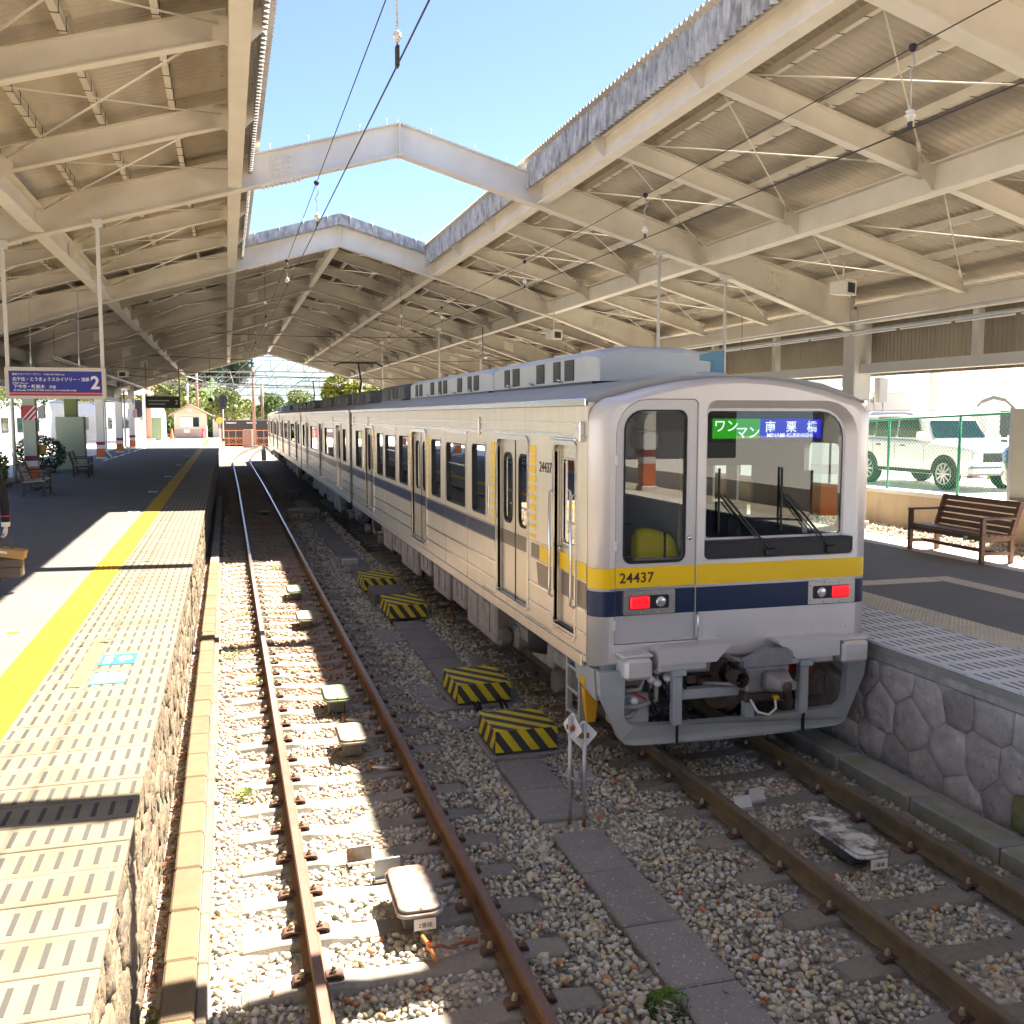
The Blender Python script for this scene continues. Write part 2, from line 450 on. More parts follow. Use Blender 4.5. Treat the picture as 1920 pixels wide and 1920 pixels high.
mat('coupler', (0.3, 0.29, 0.29), .5, metal=.5, var=0.2, vs=9)
mat('coupler_dark', (.10, .075, .06), .7, metal=.4, var=.15, vs=12)
mat('cab_grey', (0.5, 0.52, 0.525), .6, var=.04)
mat('cab_light', (0.74, 0.75, 0.74), .6, var=.04)
mat('seat_red', (.22, .03, .035), .85, var=.1)
mat('floor_in', (.19, .18, .17), .6, var=.1)
mat('bag_yellow', (0.85, 0.7, 0.02), .5, var=.12, vs=7, bump=.5, bs=12)
mat('lamp_red', (.75, .01, .02), .25, var=.02, emit=0.12, coat=.4)
mat('red_paint', (.45, .02, .03), .5, var=.05)
mat('lamp_clear', (.70, .72, .72), .15, metal=.7, var=.2, vs=80, coat=.8)
mat('antenna_blue', (.10, .28, .40), .5, var=.1)
mat('bracket_yellow', (.75, .38, .02), .5, var=.08)
glass('glass_side', (.22, .25, .25), 1.0, .01, 1.9)
glass('glass_front', (.92, .95, .96), 1.0, .0, 1.5)
glass('glass_screen', (.40, .45, .46), 1.0, .0, 1.5)
glass('glass_clear', (.75, .80, .78), 1.0, .0, 1.45)
glass('glass_car', (.30, .36, .36), 1.0, .0, 1.5)
emitter('led_green', (.0006, .26, .004), .6)
emitter('led_blue', (.0012, .0018, .42), .6)
emitter('led_white', (.95, .97, 1.0), .5)
# signs
mat('sign_blue', (0.03, 0.04, 0.34), .4, var=.02)
mat('sign_frame', (.66, .62, .54), .5, var=.04)
mat('sign_white', (.82, .82, .80), .5, var=.02)
mat('sign_orange', (.78, .22, .10), .5, var=.02)
mat('sign_red', (.40, .03, .03), .5, var=.02)
mat('board_black', (.02, .024, .024), .35, var=.02)
mat('dim_white', (.30, .31, .30), .5, var=.02)
mat('col_orange', (.72, .16, .03), .55, var=.06)
mat('col_red', (.26, .02, .025), .55, var=.05)
mat('col_cream', (.58, .58, .46), .55, var=.05)
mat('col_green', (.44, .50, .36), .6, var=.05)
mat('col_olive', (.22, .26, .09), .6, var=.06)
mat('stripe_red', (.50, .05, .05), .55, var=.04)
mat('sticker_blue', (0.025, 0.19, 0.45), .5, var=.06, vs=12)
mat('sticker_cyan', (0.08, 0.3, 0.42), .6, var=.10, vs=14)
mat('tact_orange', (0.45, 0.22, 0.08), .65, var=.08, vs=10)
# wood / benches / right side
mat('wood_brown', (0.18, 0.1, 0.066), .5, var=.2, vs=4, stretch=(6, .6, 6), rnd=.3)
mat('wood_grey', (0.55, 0.53, 0.5), .8, var=.16, vs=4, stretch=(6, .6, 6), rnd=.2)
mat('wood_dark', (.10, .08, .05), .75, var=.2, vs=5)
mat('wall_tan', (0.52, 0.4, 0.28), .9, var=.1, vs=3, bump=.2, bs=40, col2=(0.42, 0.33, 0.24), s2=2, stretch=(1, 1, .25))
mat('fence_green', (.02, .26, .16), .5, var=.06)
mat('panel_beige', (.42, .42, .37), .7, var=.05)
mat('lot', (0.6, 0.585, 0.55), .9, var=.1, vs=1.0, bump=.1, bs=90)
mat('car_white', (.80, .80, .77), .25, var=.01, coat=.8)
mat('car_dark', (.02, .022, .03), .25, var=.02, coat=.8)
mat('car_silver', (.45, .45, .46), .3, metal=.6, var=.02, coat=.5)
mat('cone_red', (.80, .03, .06), .55, var=.05)
mat('cone_orange', (.85, .09, .03), .55, var=.05)
mat('pole_yellow', (.75, .40, .06), .5, var=.05)
mat('util_pole', (.36, .37, .36), .85, var=.1)
mat('roof_pink', (.34, .22, .20), .8, var=.12, vs=6)
mat('house_wall', (.64, .62, .58), .85, var=.05)
mat('leaf_yellow', (.20, .22, .02), .7, var=.2, vs=1.5, island=.8)
mat('leaf_mid', (0.12, 0.19, 0.055), .7, var=.2, vs=1.0, island=.8)
mat('leaf_light', (0.2, 0.25, 0.08), .7, var=.2, vs=1.0, island=.7)
mat('leaf_dark', (0.05, 0.095, 0.045), .7, var=.2, vs=1.0, island=.8)
mat('leaf_autumn', (0.28, 0.25, 0.1), .7, var=.2, vs=1.0, island=.8)
mat('bark', (.085, .065, .05), .9, var=.25, vs=8, bump=.6, bs=20)
mat('hill_green', (.06, .12, .045), .95, var=.3, vs=.08, bump=.6, bs=1.0)
mat('hill_blue_haze', (.10, .16, .18), .95, var=.2, vs=.02)  # distance haze mixed into the hill colour, no air is built
mat('mast_red', (0.36, 0.2, 0.16), .7, var=.12, vs=3)
mat('truss_grey', (.22, .21, .21), .6, metal=.3, var=.1)
mat('fence_orange', (0.55, 0.22, 0.12), .6, var=.06)
mat('wagon_dark', (.055, .05, .052), .7, var=.1)
mat('express_white', (0.3, 0.34, 0.4), .35, var=.02, coat=.3)
mat('hut_wall', (0.58, 0.53, 0.43), .85, var=.06)
mat('hut_gable', (0.55, 0.46, 0.31), .85, var=.05)
mat('hut_base', (.42, .37, .32), .85, var=.06)
mat('hut_roof', (.42, .27, .22), .8, var=.1, vs=6)
mat('curtain', (.66, .66, .64), .9, var=.08, stretch=(14, 1, 1))
# person
mat('cloth_navy', (.014, .015, .022), .85, var=.2, vs=12, bump=.3, bs=30)
mat('skin', (.55, .34, .25), .55, var=.04)
mat('glove_white', (.78, .76, .74), .8, var=.04)
mat('hair', (.012, .010, .009), .6, var=.1)
mat('shoe', (.015, .014, .014), .4, var=.05)
mat('cardboard', (.50, .30, .11), .85, var=.06)
mat('bag_brown', (.15, .12, .085), .75, var=.1)
mat('red_trim', (.55, .03, .04), .6, var=.03)

# ballast stones: each stone its own colour, browner where rust dust lies between the rails
def stone_material():
    m = bpy.data.materials.new('ballast_stone'); m.use_nodes = True
    nt = m.node_tree; N = nt.nodes; L = nt.links; b = N['Principled BSDF']; b.inputs['Roughness'].default_value = .9
    g = N.new('ShaderNodeNewGeometry')
    cr = N.new('ShaderNodeValToRGB'); cr.color_ramp.interpolation = 'CONSTANT'
    cols = [(.00, (0.343, 0.341, 0.307)), (.16, (0.481, 0.458, 0.390)), (.32, (0.617, 0.590, 0.502)), (.46, (0.257, 0.267, 0.248)), (.58, (0.620, 0.600, 0.560)), (.70, (0.532, 0.450, 0.323)), (.80, (0.412, 0.391, 0.330)), (.90, (0.620, 0.549, 0.359)), (.972, (0.515, 0.216, 0.112)), (.985, (0.620, 0.600, 0.560))]
    e = cr.color_ramp.elements
    e[0].position = 0; e[0].color = (*cols[0][1], 1); e[1].position = cols[1][0]; e[1].color = (*cols[1][1], 1)
    for p, c in cols[2:]:
        q = e.new(p); q.color = (*c, 1)
    L.new(g.outputs['Random Per Island'], cr.inputs[0])
    tc = N.new('ShaderNodeTexCoord')
    nz = N.new('ShaderNodeTexNoise'); nz.inputs['Scale'].default_value = 70; nz.inputs['Detail'].default_value = 4
    L.new(tc.outputs['Object'], nz.inputs['Vector'])
    sp = N.new('ShaderNodeSeparateXYZ'); L.new(tc.outputs['Object'], sp.inputs[0])
    # rust dust over track 2: strongest between its rails and further from the buffer end
    ax = N.new('ShaderNodeMath'); ax.operation = 'SUBTRACT'; ax.inputs[1].default_value = .85; L.new(sp.outputs[0], ax.inputs[0])
    ab = N.new('ShaderNodeMath'); ab.operation = 'ABSOLUTE'; L.new(ax.outputs[0], ab.inputs[0])
    mr = N.new('ShaderNodeMapRange'); mr.inputs[1].default_value = 1.25; mr.inputs[2].default_value = .7; L.new(ab.outputs[0], mr.inputs[0])
    my = N.new('ShaderNodeMapRange'); my.inputs[1].default_value = 6.5; my.inputs[2].default_value = 11.5; L.new(sp.outputs[1], my.inputs[0])
    n2 = N.new('ShaderNodeTexNoise'); n2.inputs['Scale'].default_value = 1.7; n2.inputs['Detail'].default_value = 4; L.new(tc.outputs['Object'], n2.inputs['Vector'])
    m1 = N.new('ShaderNodeMath'); m1.operation = 'MULTIPLY'; L.new(mr.outputs[0], m1.inputs[0]); L.new(my.outputs[0], m1.inputs[1])
    m2 = N.new('ShaderNodeMath'); m2.operation = 'MULTIPLY'; m2.use_clamp = True; L.new(m1.outputs[0], m2.inputs[0])
    m3 = N.new('ShaderNodeMapRange'); m3.inputs[1].default_value = .3; m3.inputs[2].default_value = .65; m3.inputs[3].default_value = .5; m3.inputs[4].default_value = .95; L.new(n2.outputs['Fac'], m3.inputs[0])
    L.new(m3.outputs[0], m2.inputs[1])
    mx = N.new('ShaderNodeMixRGB'); L.new(m2.outputs[0], mx.inputs[0]); L.new(cr.outputs[0], mx.inputs[1]); mx.inputs[2].default_value = (.28, .165, .11, 1)
    # moss tint next to the cable trough
    n4 = N.new('ShaderNodeTexNoise'); n4.inputs['Scale'].default_value = 1.1; n4.inputs['Detail'].default_value = 5; L.new(tc.outputs['Object'], n4.inputs['Vector'])
    mg = N.new('ShaderNodeMapRange'); mg.inputs[1].default_value = .60; mg.inputs[2].default_value = .72; mg.inputs[4].default_value = .45; L.new(n4.outputs['Fac'], mg.inputs[0])
    mz = N.new('ShaderNodeMixRGB'); L.new(mg.outputs[0], mz.inputs[0]); L.new(mx.outputs[0], mz.inputs[1]); mz.inputs[2].default_value = (.15, .18, .09, 1)
    vm = N.new('ShaderNodeMath'); vm.operation = 'MULTIPLY_ADD'; vm.inputs[1].default_value = .7; vm.inputs[2].default_value = .65; L.new(nz.outputs['Fac'], vm.inputs[0])
    sc = N.new('ShaderNodeVectorMath'); sc.operation = 'SCALE'; L.new(mz.outputs[0], sc.inputs[0]); L.new(vm.outputs[0], sc.inputs['Scale'])
    L.new(sc.outputs[0], b.inputs['Base Color'])
    MATS['ballast_stone'] = m
stone_material()

def rail_top_material(name, y0, y1, rust, steel):
    """running surface: rusty near the buffer end, polished where trains run"""
    m = bpy.data.materials.new(name); m.use_nodes = True
    nt = m.node_tree; N = nt.nodes; L = nt.links; b = N['Principled BSDF']
    tc = N.new('ShaderNodeTexCoord'); sp = N.new('ShaderNodeSeparateXYZ'); L.new(tc.outputs['Object'], sp.inputs[0])
    mr = N.new('ShaderNodeMapRange'); mr.inputs[1].default_value = y0; mr.inputs[2].default_value = y1; L.new(sp.outputs[1], mr.inputs[0])
    nz = N.new('ShaderNodeTexNoise'); nz.inputs['Scale'].default_value = 6; nz.inputs['Detail'].default_value = 6; L.new(tc.outputs['Object'], nz.inputs['Vector'])
    mx = N.new('ShaderNodeMixRGB'); L.new(mr.outputs[0], mx.inputs[0]); mx.inputs[1].default_value = (*rust, 1); mx.inputs[2].default_value = (*steel, 1)
    vm = N.new('ShaderNodeMath'); vm.operation = 'MULTIPLY_ADD'; vm.inputs[1].default_value = .5; vm.inputs[2].default_value = .75; L.new(nz.outputs['Fac'], vm.inputs[0])
    sc = N.new('ShaderNodeVectorMath'); sc.operation = 'SCALE'; L.new(mx.outputs[0], sc.inputs[0]); L.new(vm.outputs[0], sc.inputs['Scale'])
    L.new(sc.outputs[0], b.inputs['Base Color'])
    L.new(mr.outputs[0], b.inputs['Metallic'])
    m4 = N.new('ShaderNodeMapRange'); m4.inputs[3].default_value = .6; m4.inputs[4].default_value = .28; L.new(mr.outputs[0], m4.inputs[0]); L.new(m4.outputs[0], b.inputs['Roughness'])
    MATS[name] = m
rail_top_material('rail_top_platform_two', 9.0, 22.0, (.17, .10, .08), (.70, .72, .74))
rail_top_material('rail_top_platform_one', 200, 300, (.15, .12, .095), (.5, .5, .5))
# ================================================================== GROUND, TRACKS, PLATFORMS
HP = 1.0                                # platform height above rail top
b = MB(); b.box(-900, 900, -60, 1600, -2.0, -.32)
tag(b.build('ground', 'earth'), kind='structure', label='bare earth ground around the station', cat='ground')
BED_Z = -.214
def bed(name, x0, x1, y0, y1, z, m, nx, ny, amp):
    xs = np.linspace(x0, x1, nx); ys = np.linspace(y0, y1, ny)
    gx, gy = np.meshgrid(xs, ys); gz = z + RNG.normal(0, amp, gx.shape)
    V = np.stack([gx.ravel(), gy.ravel(), gz.ravel()], 1)
    i = np.arange((ny - 1) * nx).reshape(ny - 1, nx)[:, :-1].ravel()
    F = np.stack([i, i + 1, i + 1 + nx, i + nx], 1)
    return place(name, np_mesh(name, V, F, m, True))
tag(bed('ballast_bed', -.55, 5.9, 1.8, 24, BED_Z, 'ballast_base', 40, 90, .010), kind='structure', label='dark packed bed under the loose stones of both tracks', cat='track bed')
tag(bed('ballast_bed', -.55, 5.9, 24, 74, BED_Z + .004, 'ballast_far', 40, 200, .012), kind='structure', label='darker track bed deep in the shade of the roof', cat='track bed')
tag(bed('ballast_bed', -9, 34, 72, 150, BED_Z - .03, 'earth', 60, 110, .02), kind='structure', label='sunlit stony ground beyond the end of the roof', cat='track bed')

# ---- rails
RAILP = [(-.0635, -.153), (.0635, -.153), (.0635, -.142), (.012, -.125), (.0085, -.110), (.0085, -.052), (.032, -.040), (.0325, -.010), (.026, 0), (-.026, 0), (-.0325, -.010), (-.032, -.040), (-.0085, -.052), (-.0085, -.110), (-.012, -.125), (-.0635, -.142)]
def rail(path, side, top):
    bb = MB(); n = len(RAILP); rings = []
    for i, p in enumerate(path):
        a = Vector(path[max(i - 1, 0)]); c = Vector(path[min(i + 1, len(path) - 1)]); d = (c - a).normalized(); nx = Vector((d.y, -d.x, 0))
        rings.append([Vector((p[0], p[1], 0)) + nx * u + Vector((0, 0, v)) for u, v in RAILP])
    bb.loft(rings, 0, False)
    for i in range(len(bb.f)):
        f = bb.f[i]
        if len(f) == 4 and all(bb.v[k][2] > -.001 for k in f): bb.m[i] = 1
    return bb, [side, top]
def curve2(off):
    pts = []
    for y in list(np.arange(1.8, 50, 3.0)) + list(np.arange(50, 122, 2.0)):
        t = max(0.0, y - 66.0); x = .978 - .10 * min(1, max(0, (y - 45) / 25)) + .0017 * t * t
        pts.append((x, y, 0))
    out = []
    for i, p in enumerate(pts):
        a = Vector(pts[max(i - 1, 0)]); c = Vector(pts[min(i + 1, len(pts) - 1)]); d = (c - a).normalized()
        out.append((p[0] + d.y * off, p[1] - d.x * off, 0))
    return out
tr2 = thing('railway_track', 'empty rusty track beside the platform with the yellow tactile strip', 'track', (0, 0, 0))
tr3 = thing('railway_track', 'track on which the silver train stands', 'track', (0, 0, 0))
for s in (-1, 1):
    bb, mm = rail(curve2(s * .566), 'rail_rust', 'rail_top_platform_two'); bb.build('rail', mm, tr2)
    bb, mm = rail([(4.41 + s * .562, y, 0) for y in (1.8, 30, 60, 90, 120)], 'rail_olive', 'rail_top_platform_one'); bb.build('rail', mm, tr3)
# ---- sleepers: concrete, thinner waist in the middle
def sleeper_mesh():
    st = [(-1.0, .075, -.205, .10), (-.96, .10, -.178, .12), (-.72, .105, -.160, .125), (-.42, .105, -.160, .125), (-.28, .098, -.186, .115), (0, .095, -.196, .112), (.28, .098, -.186, .115), (.42, .105, -.160, .125), (.72, .105, -.160, .125), (.96, .10, -.178, .12), (1.0, .075, -.205, .10)]
    bb = MB(); loops = []
    for x, hw, zt, hb in st:
        loops.append([(x, -hb, -.40), (x, -hb, zt - .05), (x, -hw, zt - .008), (x, -hw + .012, zt), (x, hw - .012, zt), (x, hw, zt - .008), (x, hb, zt - .05), (x, hb, -.40)])
    bb.loft(loops, 0, False)
    return bb.mesh('sleeper', 'sleeper')
def clip_mesh():
    bb = MB()
    # bent spring plate reaching from the rail foot outward, with a bolt
    prof = [(.045, -.128), (.10, -.122), (.135, -.128), (.150, -.146), (.146, -.156), (.13, -.156), (.126, -.148), (.118, -.142), (.095, -.136), (.045, -.140)]
    bb.prism(prof, lambda a, c: (a, -.042, c), lambda a, c: (a, .042, c), 0)
    bb.lathe([(.0, -.085), (.012, -.085), (.0135, -.09), (.0135, -.105)], (.092, 0, 0), 8, 1)
    bb.lathe([(.0, -.105), (.02, -.105), (.021, -.118), (.021, -.126)], (.092, 0, 0), 6, 1, smooth=False)
    return bb.mesh('rail_clip', ['clip', 'bolt'])
SLP, CLP = sleeper_mesh(), clip_mesh()
def sleepers(tr, cx, y0, pitch, n, nclip, gx):
    for i in range(n):
        y = y0 + i * pitch + random.uniform(-.012, .012)
        x = cx if y < 64 else cx + .0017 * (y - 66) ** 2 * (y > 66)
        o = place('sleeper', SLP, tr, (x + random.uniform(-.015, .015), y, random.uniform(-.006, .004)), (0, 0, random.uniform(-.012, .012)))
        if i < nclip:
            for s in (-1, 1):
                place('rail_clip', CLP, o, (s * gx, 0, 0)); place('rail_clip', CLP, o, (s * gx, 0, 0), (0, 0, math.pi))
sleepers(tr2, .978, 3.34, .545, 110, 32, .566)
sleepers(tr3, 4.41, 2.94, .61, 60, 13, .562)
SLEEP2 = [3.34 + i * .545 for i in range(110)]
SLEEP3 = [2.94 + i * .61 for i in range(60)]

# ---- ballast stones
SLABS = []          # rectangles kept free of stones (x0, x1, y0, y1), filled in below
SLABS += [(2.36, 2.80, 3.0, 7.06), (2.34, 2.84, 7.30, 8.76), (2.46, 2.96, 11.3, 15.6), (2.42, 2.92, 16.2, 40), (2.38, 3.08, 8.8, 9.6), (2.40, 3.08, 10.5, 11.4)]
def stones(x0, x1, y0, y1, pitch, size, z, seed):
    rng = np.random.default_rng(seed)
    nx, ny = int((x1 - x0) / pitch), int((y1 - y0) / pitch)
    gx, gy = np.meshgrid(np.arange(nx), np.arange(ny))
    px = x0 + (gx.ravel() + .5 + rng.uniform(-.45, .45, gx.size)) * pitch
    py = y0 + (gy.ravel() + .5 + rng.uniform(-.45, .45, gx.size)) * pitch
    pz = z + rng.uniform(-.013, .013, px.size)
    keep = np.ones(px.size, bool)
    for cx, lst, hw in ((.978, SLEEP2, 1.0), (4.41, SLEEP3, 1.0)):
        inx = np.abs(px - cx) < hw + .005
        mid = np.abs(px - cx) < .30
        for sy in lst:
            d = np.abs(py - sy)
            keep &= ~(inx & (d < .112 - .02 * mid) & (rng.uniform(0, 1, px.size) > .012))
        for s in (-1, 1): keep &= ~(np.abs(px - (cx + s * .566)) < .055)
        # ballast sits lower right beside the rails, higher at the shoulders
        pz -= .018 * (np.abs(np.abs(px - cx) - .566) < .12)
    for (a, c, d, e) in SLABS: keep &= ~((px > a - .005) & (px < c + .005) & (py > d - .005) & (py < e + .005))
    pz += .03 * np.exp(-((px - 1.9) / .35) ** 2) + .028 * np.exp(-((px - 3.25) / .3) ** 2)
    px, py, pz = px[keep], py[keep], pz[keep]; n = px.size
    # 40 angular stone shapes
    T = []
    for k in range(40):
        V = ICO_V * rng.uniform(.72, 1.12, 12)[:, None]
        for _ in range(6):
            nn = rng.normal(size=3); nn /= np.linalg.norm(nn); dd = rng.uniform(.45, .72)
            ex = np.maximum(V @ nn - dd, 0); V = V - ex[:, None] * nn
        T.append(V * np.array([1.0, rng.uniform(.62, .95), rng.uniform(.5, .78)]))
    T = np.array(T)[rng.integers(0, 40, n)]
    q = rng.normal(size=(n, 4)) * np.array([1, .35, .35, 1]); q /= np.linalg.norm(q, axis=1)[:, None]
    w, x, y, zz = q.T
    Rm = np.stack([1 - 2 * (y * y + zz * zz), 2 * (x * y - w * zz), 2 * (x * zz + w * y), 2 * (x * y + w * zz), 1 - 2 * (x * x + zz * zz), 2 * (y * zz - w * x), 2 * (x * zz - w * y), 2 * (y * zz + w * x), 1 - 2 * (x * x + y * y)], 1).reshape(n, 3, 3)
    sz = size * rng.uniform(.62, 1.25, n) * (1 + .5 * (rng.uniform(0, 1, n) > .96))
    V = np.einsum('nij,nkj->nki', Rm, T) * sz[:, None, None] + np.stack([px, py, pz], 1)[:, None, :]
    F = (ICO_F[None] + (np.arange(n) * 12)[:, None, None]).reshape(-1, 3)
    return V.reshape(-1, 3), F
def stone_object(name, label, parts):
    Vs, Fs, o = [], [], 0
    for V, F in parts:
        Vs.append(V); Fs.append(F + o); o += len(V)
    return tag(place(name, np_mesh(name, np.concatenate(Vs), np.concatenate(Fs), 'ballast_stone')), label, 'ballast', None, 'stuff')
stone_object('ballast_stones', 'loose crushed grey and brown stones around the rails', [
    stones(-.17, 5.42, 3.6, 11.5, .0405, .034, -.205, 1),
    stones(-.17, 5.42, 11.5, 21, .058, .046, -.205, 2),
    stones(-.17, 3.3, 21, 34, .085, .055, -.21, 3),
    stones(-.52, -.44, 3.6, 24, .05, .03, -.22, 4)])

# ---- dead leaves in the gutter between wall and kerb, and a few on the stones
def leaves_litter():
    bb = MB()
    for i in range(1500):
        if i < 1150: x = random.uniform(-.545, -.43); y = 3.6 + 20 * random.random() ** 1.3; z = -.20 + random.uniform(0, .05)
        else: x = random.uniform(-.15, 5.4); y = random.uniform(3.8, 15); z = -.168 + random.uniform(0, .02)
        a = random.uniform(0, 6.28); l = random.uniform(.016, .034); w = l * random.uniform(.4, .7); t = random.uniform(-.5, .5)
        d = Vector((math.cos(a), math.sin(a), math.sin(t) * .6)); n = Vector((-math.sin(a), math.cos(a), random.uniform(-.5, .5)))
        c = Vector((x, y, z))
        bb.add([c - d * l, c - n * w * .6 + Vector((0, 0, .006)), c + d * l, c + n * w * .6 + Vector((0, 0, .004))], [(0, 1, 2, 3)])
    return bb
mat('dead_leaf', (.22, .085, .04), .85, var=.2, island=.9)
tag(leaves_litter().build('fallen_leaves', 'dead_leaf'), 'reddish dry leaves gathered along the foot of the platform wall', 'leaves', None, 'stuff')

# ---- small weeds
def weed(name, x, y, z, r, n, m, label):
    bb = MB()
    for i in range(n):
        a = random.uniform(0, 6.28); q = r * math.sqrt(random.random()); h = random.uniform(.02, .09) * (1.3 - q / r)
        c = Vector((x + q * math.cos(a), y + q * math.sin(a), z)); d = Vector((math.cos(a) * .5, math.sin(a) * .5, 1)).normalized(); s = Vector((-math.sin(a), math.cos(a), 0))
        l = random.uniform(.010, .022)
        t = c + d * h
        bb.add([t - s * l, t + Vector((0, 0, -.006)) + d * l, t + s * l, t - d * l * .6], [(0, 1, 2, 3)])
        bb.add([c, c + s * .002, t], [(0, 1, 2)])
    return tag(bb.build(name, m), label, 'weeds', 'weeds in the ballast', 'stuff')
mat('weed_green', (.10, .20, .03), .7, var=.15, island=.6)
mat('weed_pale', (.24, .30, .08), .7, var=.15, island=.6)
for (x, y, r, n, m, l) in [(5.80, 5.55, .14, 260, 'weed_green', 'leafy green weed at the foot of the stone wall by the train'), (-.47, 5.35, .05, 60, 'weed_pale', 'pale green sprig in the gutter beside the tan kerb'), (.28, 12.3, .22, 160, 'weed_pale', 'thin pale weeds left of the rusty rail'),
                           (.2, 16.6, .2, 140, 'weed_pale', 'yellowish tuft outside the rusty rail near the shade'), (.06, 8.6, .1, 90, 'weed_pale', 'small weed against the pale trough beside the kerb'), (.95, 21.6, .15, 110, 'weed_green', 'green tuft between the rails in the shade'),
                           (2.30, 4.75, .14, 300, 'weed_green', 'moss and weeds along the edge of the concrete slabs'), (.05, 13.8, .25, 150, 'weed_pale', 'sparse grass between the kerb and the rusty rail')]:
    weed('weeds', x, y, -.20, r, n, m, l)

# ---- kerb of concrete blocks and pale trough at the foot of the left platform wall
kerb = thing('drain_kerb', 'row of tan concrete blocks along the foot of the left platform wall', 'kerb', (0, 0, 0), kind='structure')
trough = thing('cable_trough', 'narrow pale concrete trough beside the tan kerb blocks', 'trough', (0, 0, 0), kind='structure')
def block_mesh(w, l, h, bv, m, nm):
    bb = MB(); bb.cbox(-w / 2, w / 2, 0, l, -h, 0, bv); return bb.mesh(nm, m)
KB = block_mesh(.18, .592, .32, .014, 'kerb_tan', 'block'); TB = block_mesh(.058, .592, .30, .008, 'tile_cream', 'block')
KD = block_mesh(.18, .592, .32, .014, 'concrete_speck', 'block')
for i in range(62):
    y = 3.3 + i * .6
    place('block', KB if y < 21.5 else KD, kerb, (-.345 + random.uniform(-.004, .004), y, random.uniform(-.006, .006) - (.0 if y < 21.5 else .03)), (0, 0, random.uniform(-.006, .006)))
for i in range(31): place('block', TB, trough, (-.222, 3.3 + i * .6, -.045 + random.uniform(-.004, .004)))
b = MB(); b.box(-.2535, -.2515, 3.3, 21.8, -.2, -.035); b.build('edging', 'galv', trough)

# ---- concrete kerb on the right of the train's track
rk = thing('drain_kerb', 'mossy grey concrete kerb at the foot of the rough stone wall', 'kerb', (0, 0, 0), kind='structure')
RKB = block_mesh(.27, .99, .30, .02, 'kerb_moss', 'block')
for i in range(14): place('block', RKB, rk, (5.555, 2.7 + i * 1.0, -.05 + random.uniform(-.012, .006)), (0, 0, random.uniform(-.008, .008)))
b = MB(); b.box(5.69, 5.95, 2.5, 30, -.31, -.16); tag(b.build('gutter', 'mortar'), kind='structure', label='dirt strip between mossy kerb and stone wall', cat='gutter')

# ---- cable duct covers between the tracks
duct = thing('cable_duct', 'line of speckled concrete cover slabs between the two tracks', 'cable duct', (0, 0, 0), kind='structure')
SLB = {}
def slab(x0, x1, y0, y1, z=-.155, rz=0):
    k = (round(x1 - x0, 2), round(y1 - y0, 2))
    if k not in SLB:
        bb = MB(); bb.cbox(-k[0] / 2, k[0] / 2, -k[1] / 2, k[1] / 2, -.14, 0, .012); SLB[k] = bb.mesh('slab', 'concrete_speck')
    return place('slab', SLB[k], duct, ((x0 + x1) / 2, (y0 + y1) / 2, z + random.uniform(-.006, .006)), (random.uniform(-.008, .008), random.uniform(-.008, .008), rz))
yy = 7.04
for l in (.70, .77, .72, .75, .75, .75): slab(2.37, 2.79, yy - l + .012, yy); yy -= l
slab(2.36, 2.80, 7.33, 7.98); slab(2.38, 2.82, 8.0, 8.72)
yy = 11.6
for l in (.62, .62, .62, .62, .65, .62): slab(2.47, 2.95, yy, yy + l - .012); yy += l
for i in range(30): slab(2.43, 2.91, 16.3 + i * .75, 16.3 + i * .75 + .735, -.16)
# side branch of the duct and loose angled pieces
slab(1.98, 2.30, 11.1, 11.62, -.16, .3); slab(2.06, 2.38, 10.5, 11.05, -.16, .42); slab(2.20, 2.85, 9.88, 10.10, -.165, .05)
slab(3.02, 3.24, 10.5, 11.2, -.15, -.10); slab(3.05, 3.27, 11.2, 12.0, -.15, -.05); slab(3.06, 3.28, 12.02, 12.9, -.15, .02); slab(2.90, 3.10, 9.55, 10.45, -.16, -.22)
slab(2.02, 2.38, 14.0, 14.9, -.16, .12)
b = MB(); b.cbox(2.40, 2.98, 16.85, 17.75, -.25, .03, .015); tag(b.build('concrete_box', 'concrete_dark'), 'dark concrete box between the two farther striped hoods', 'junction box')

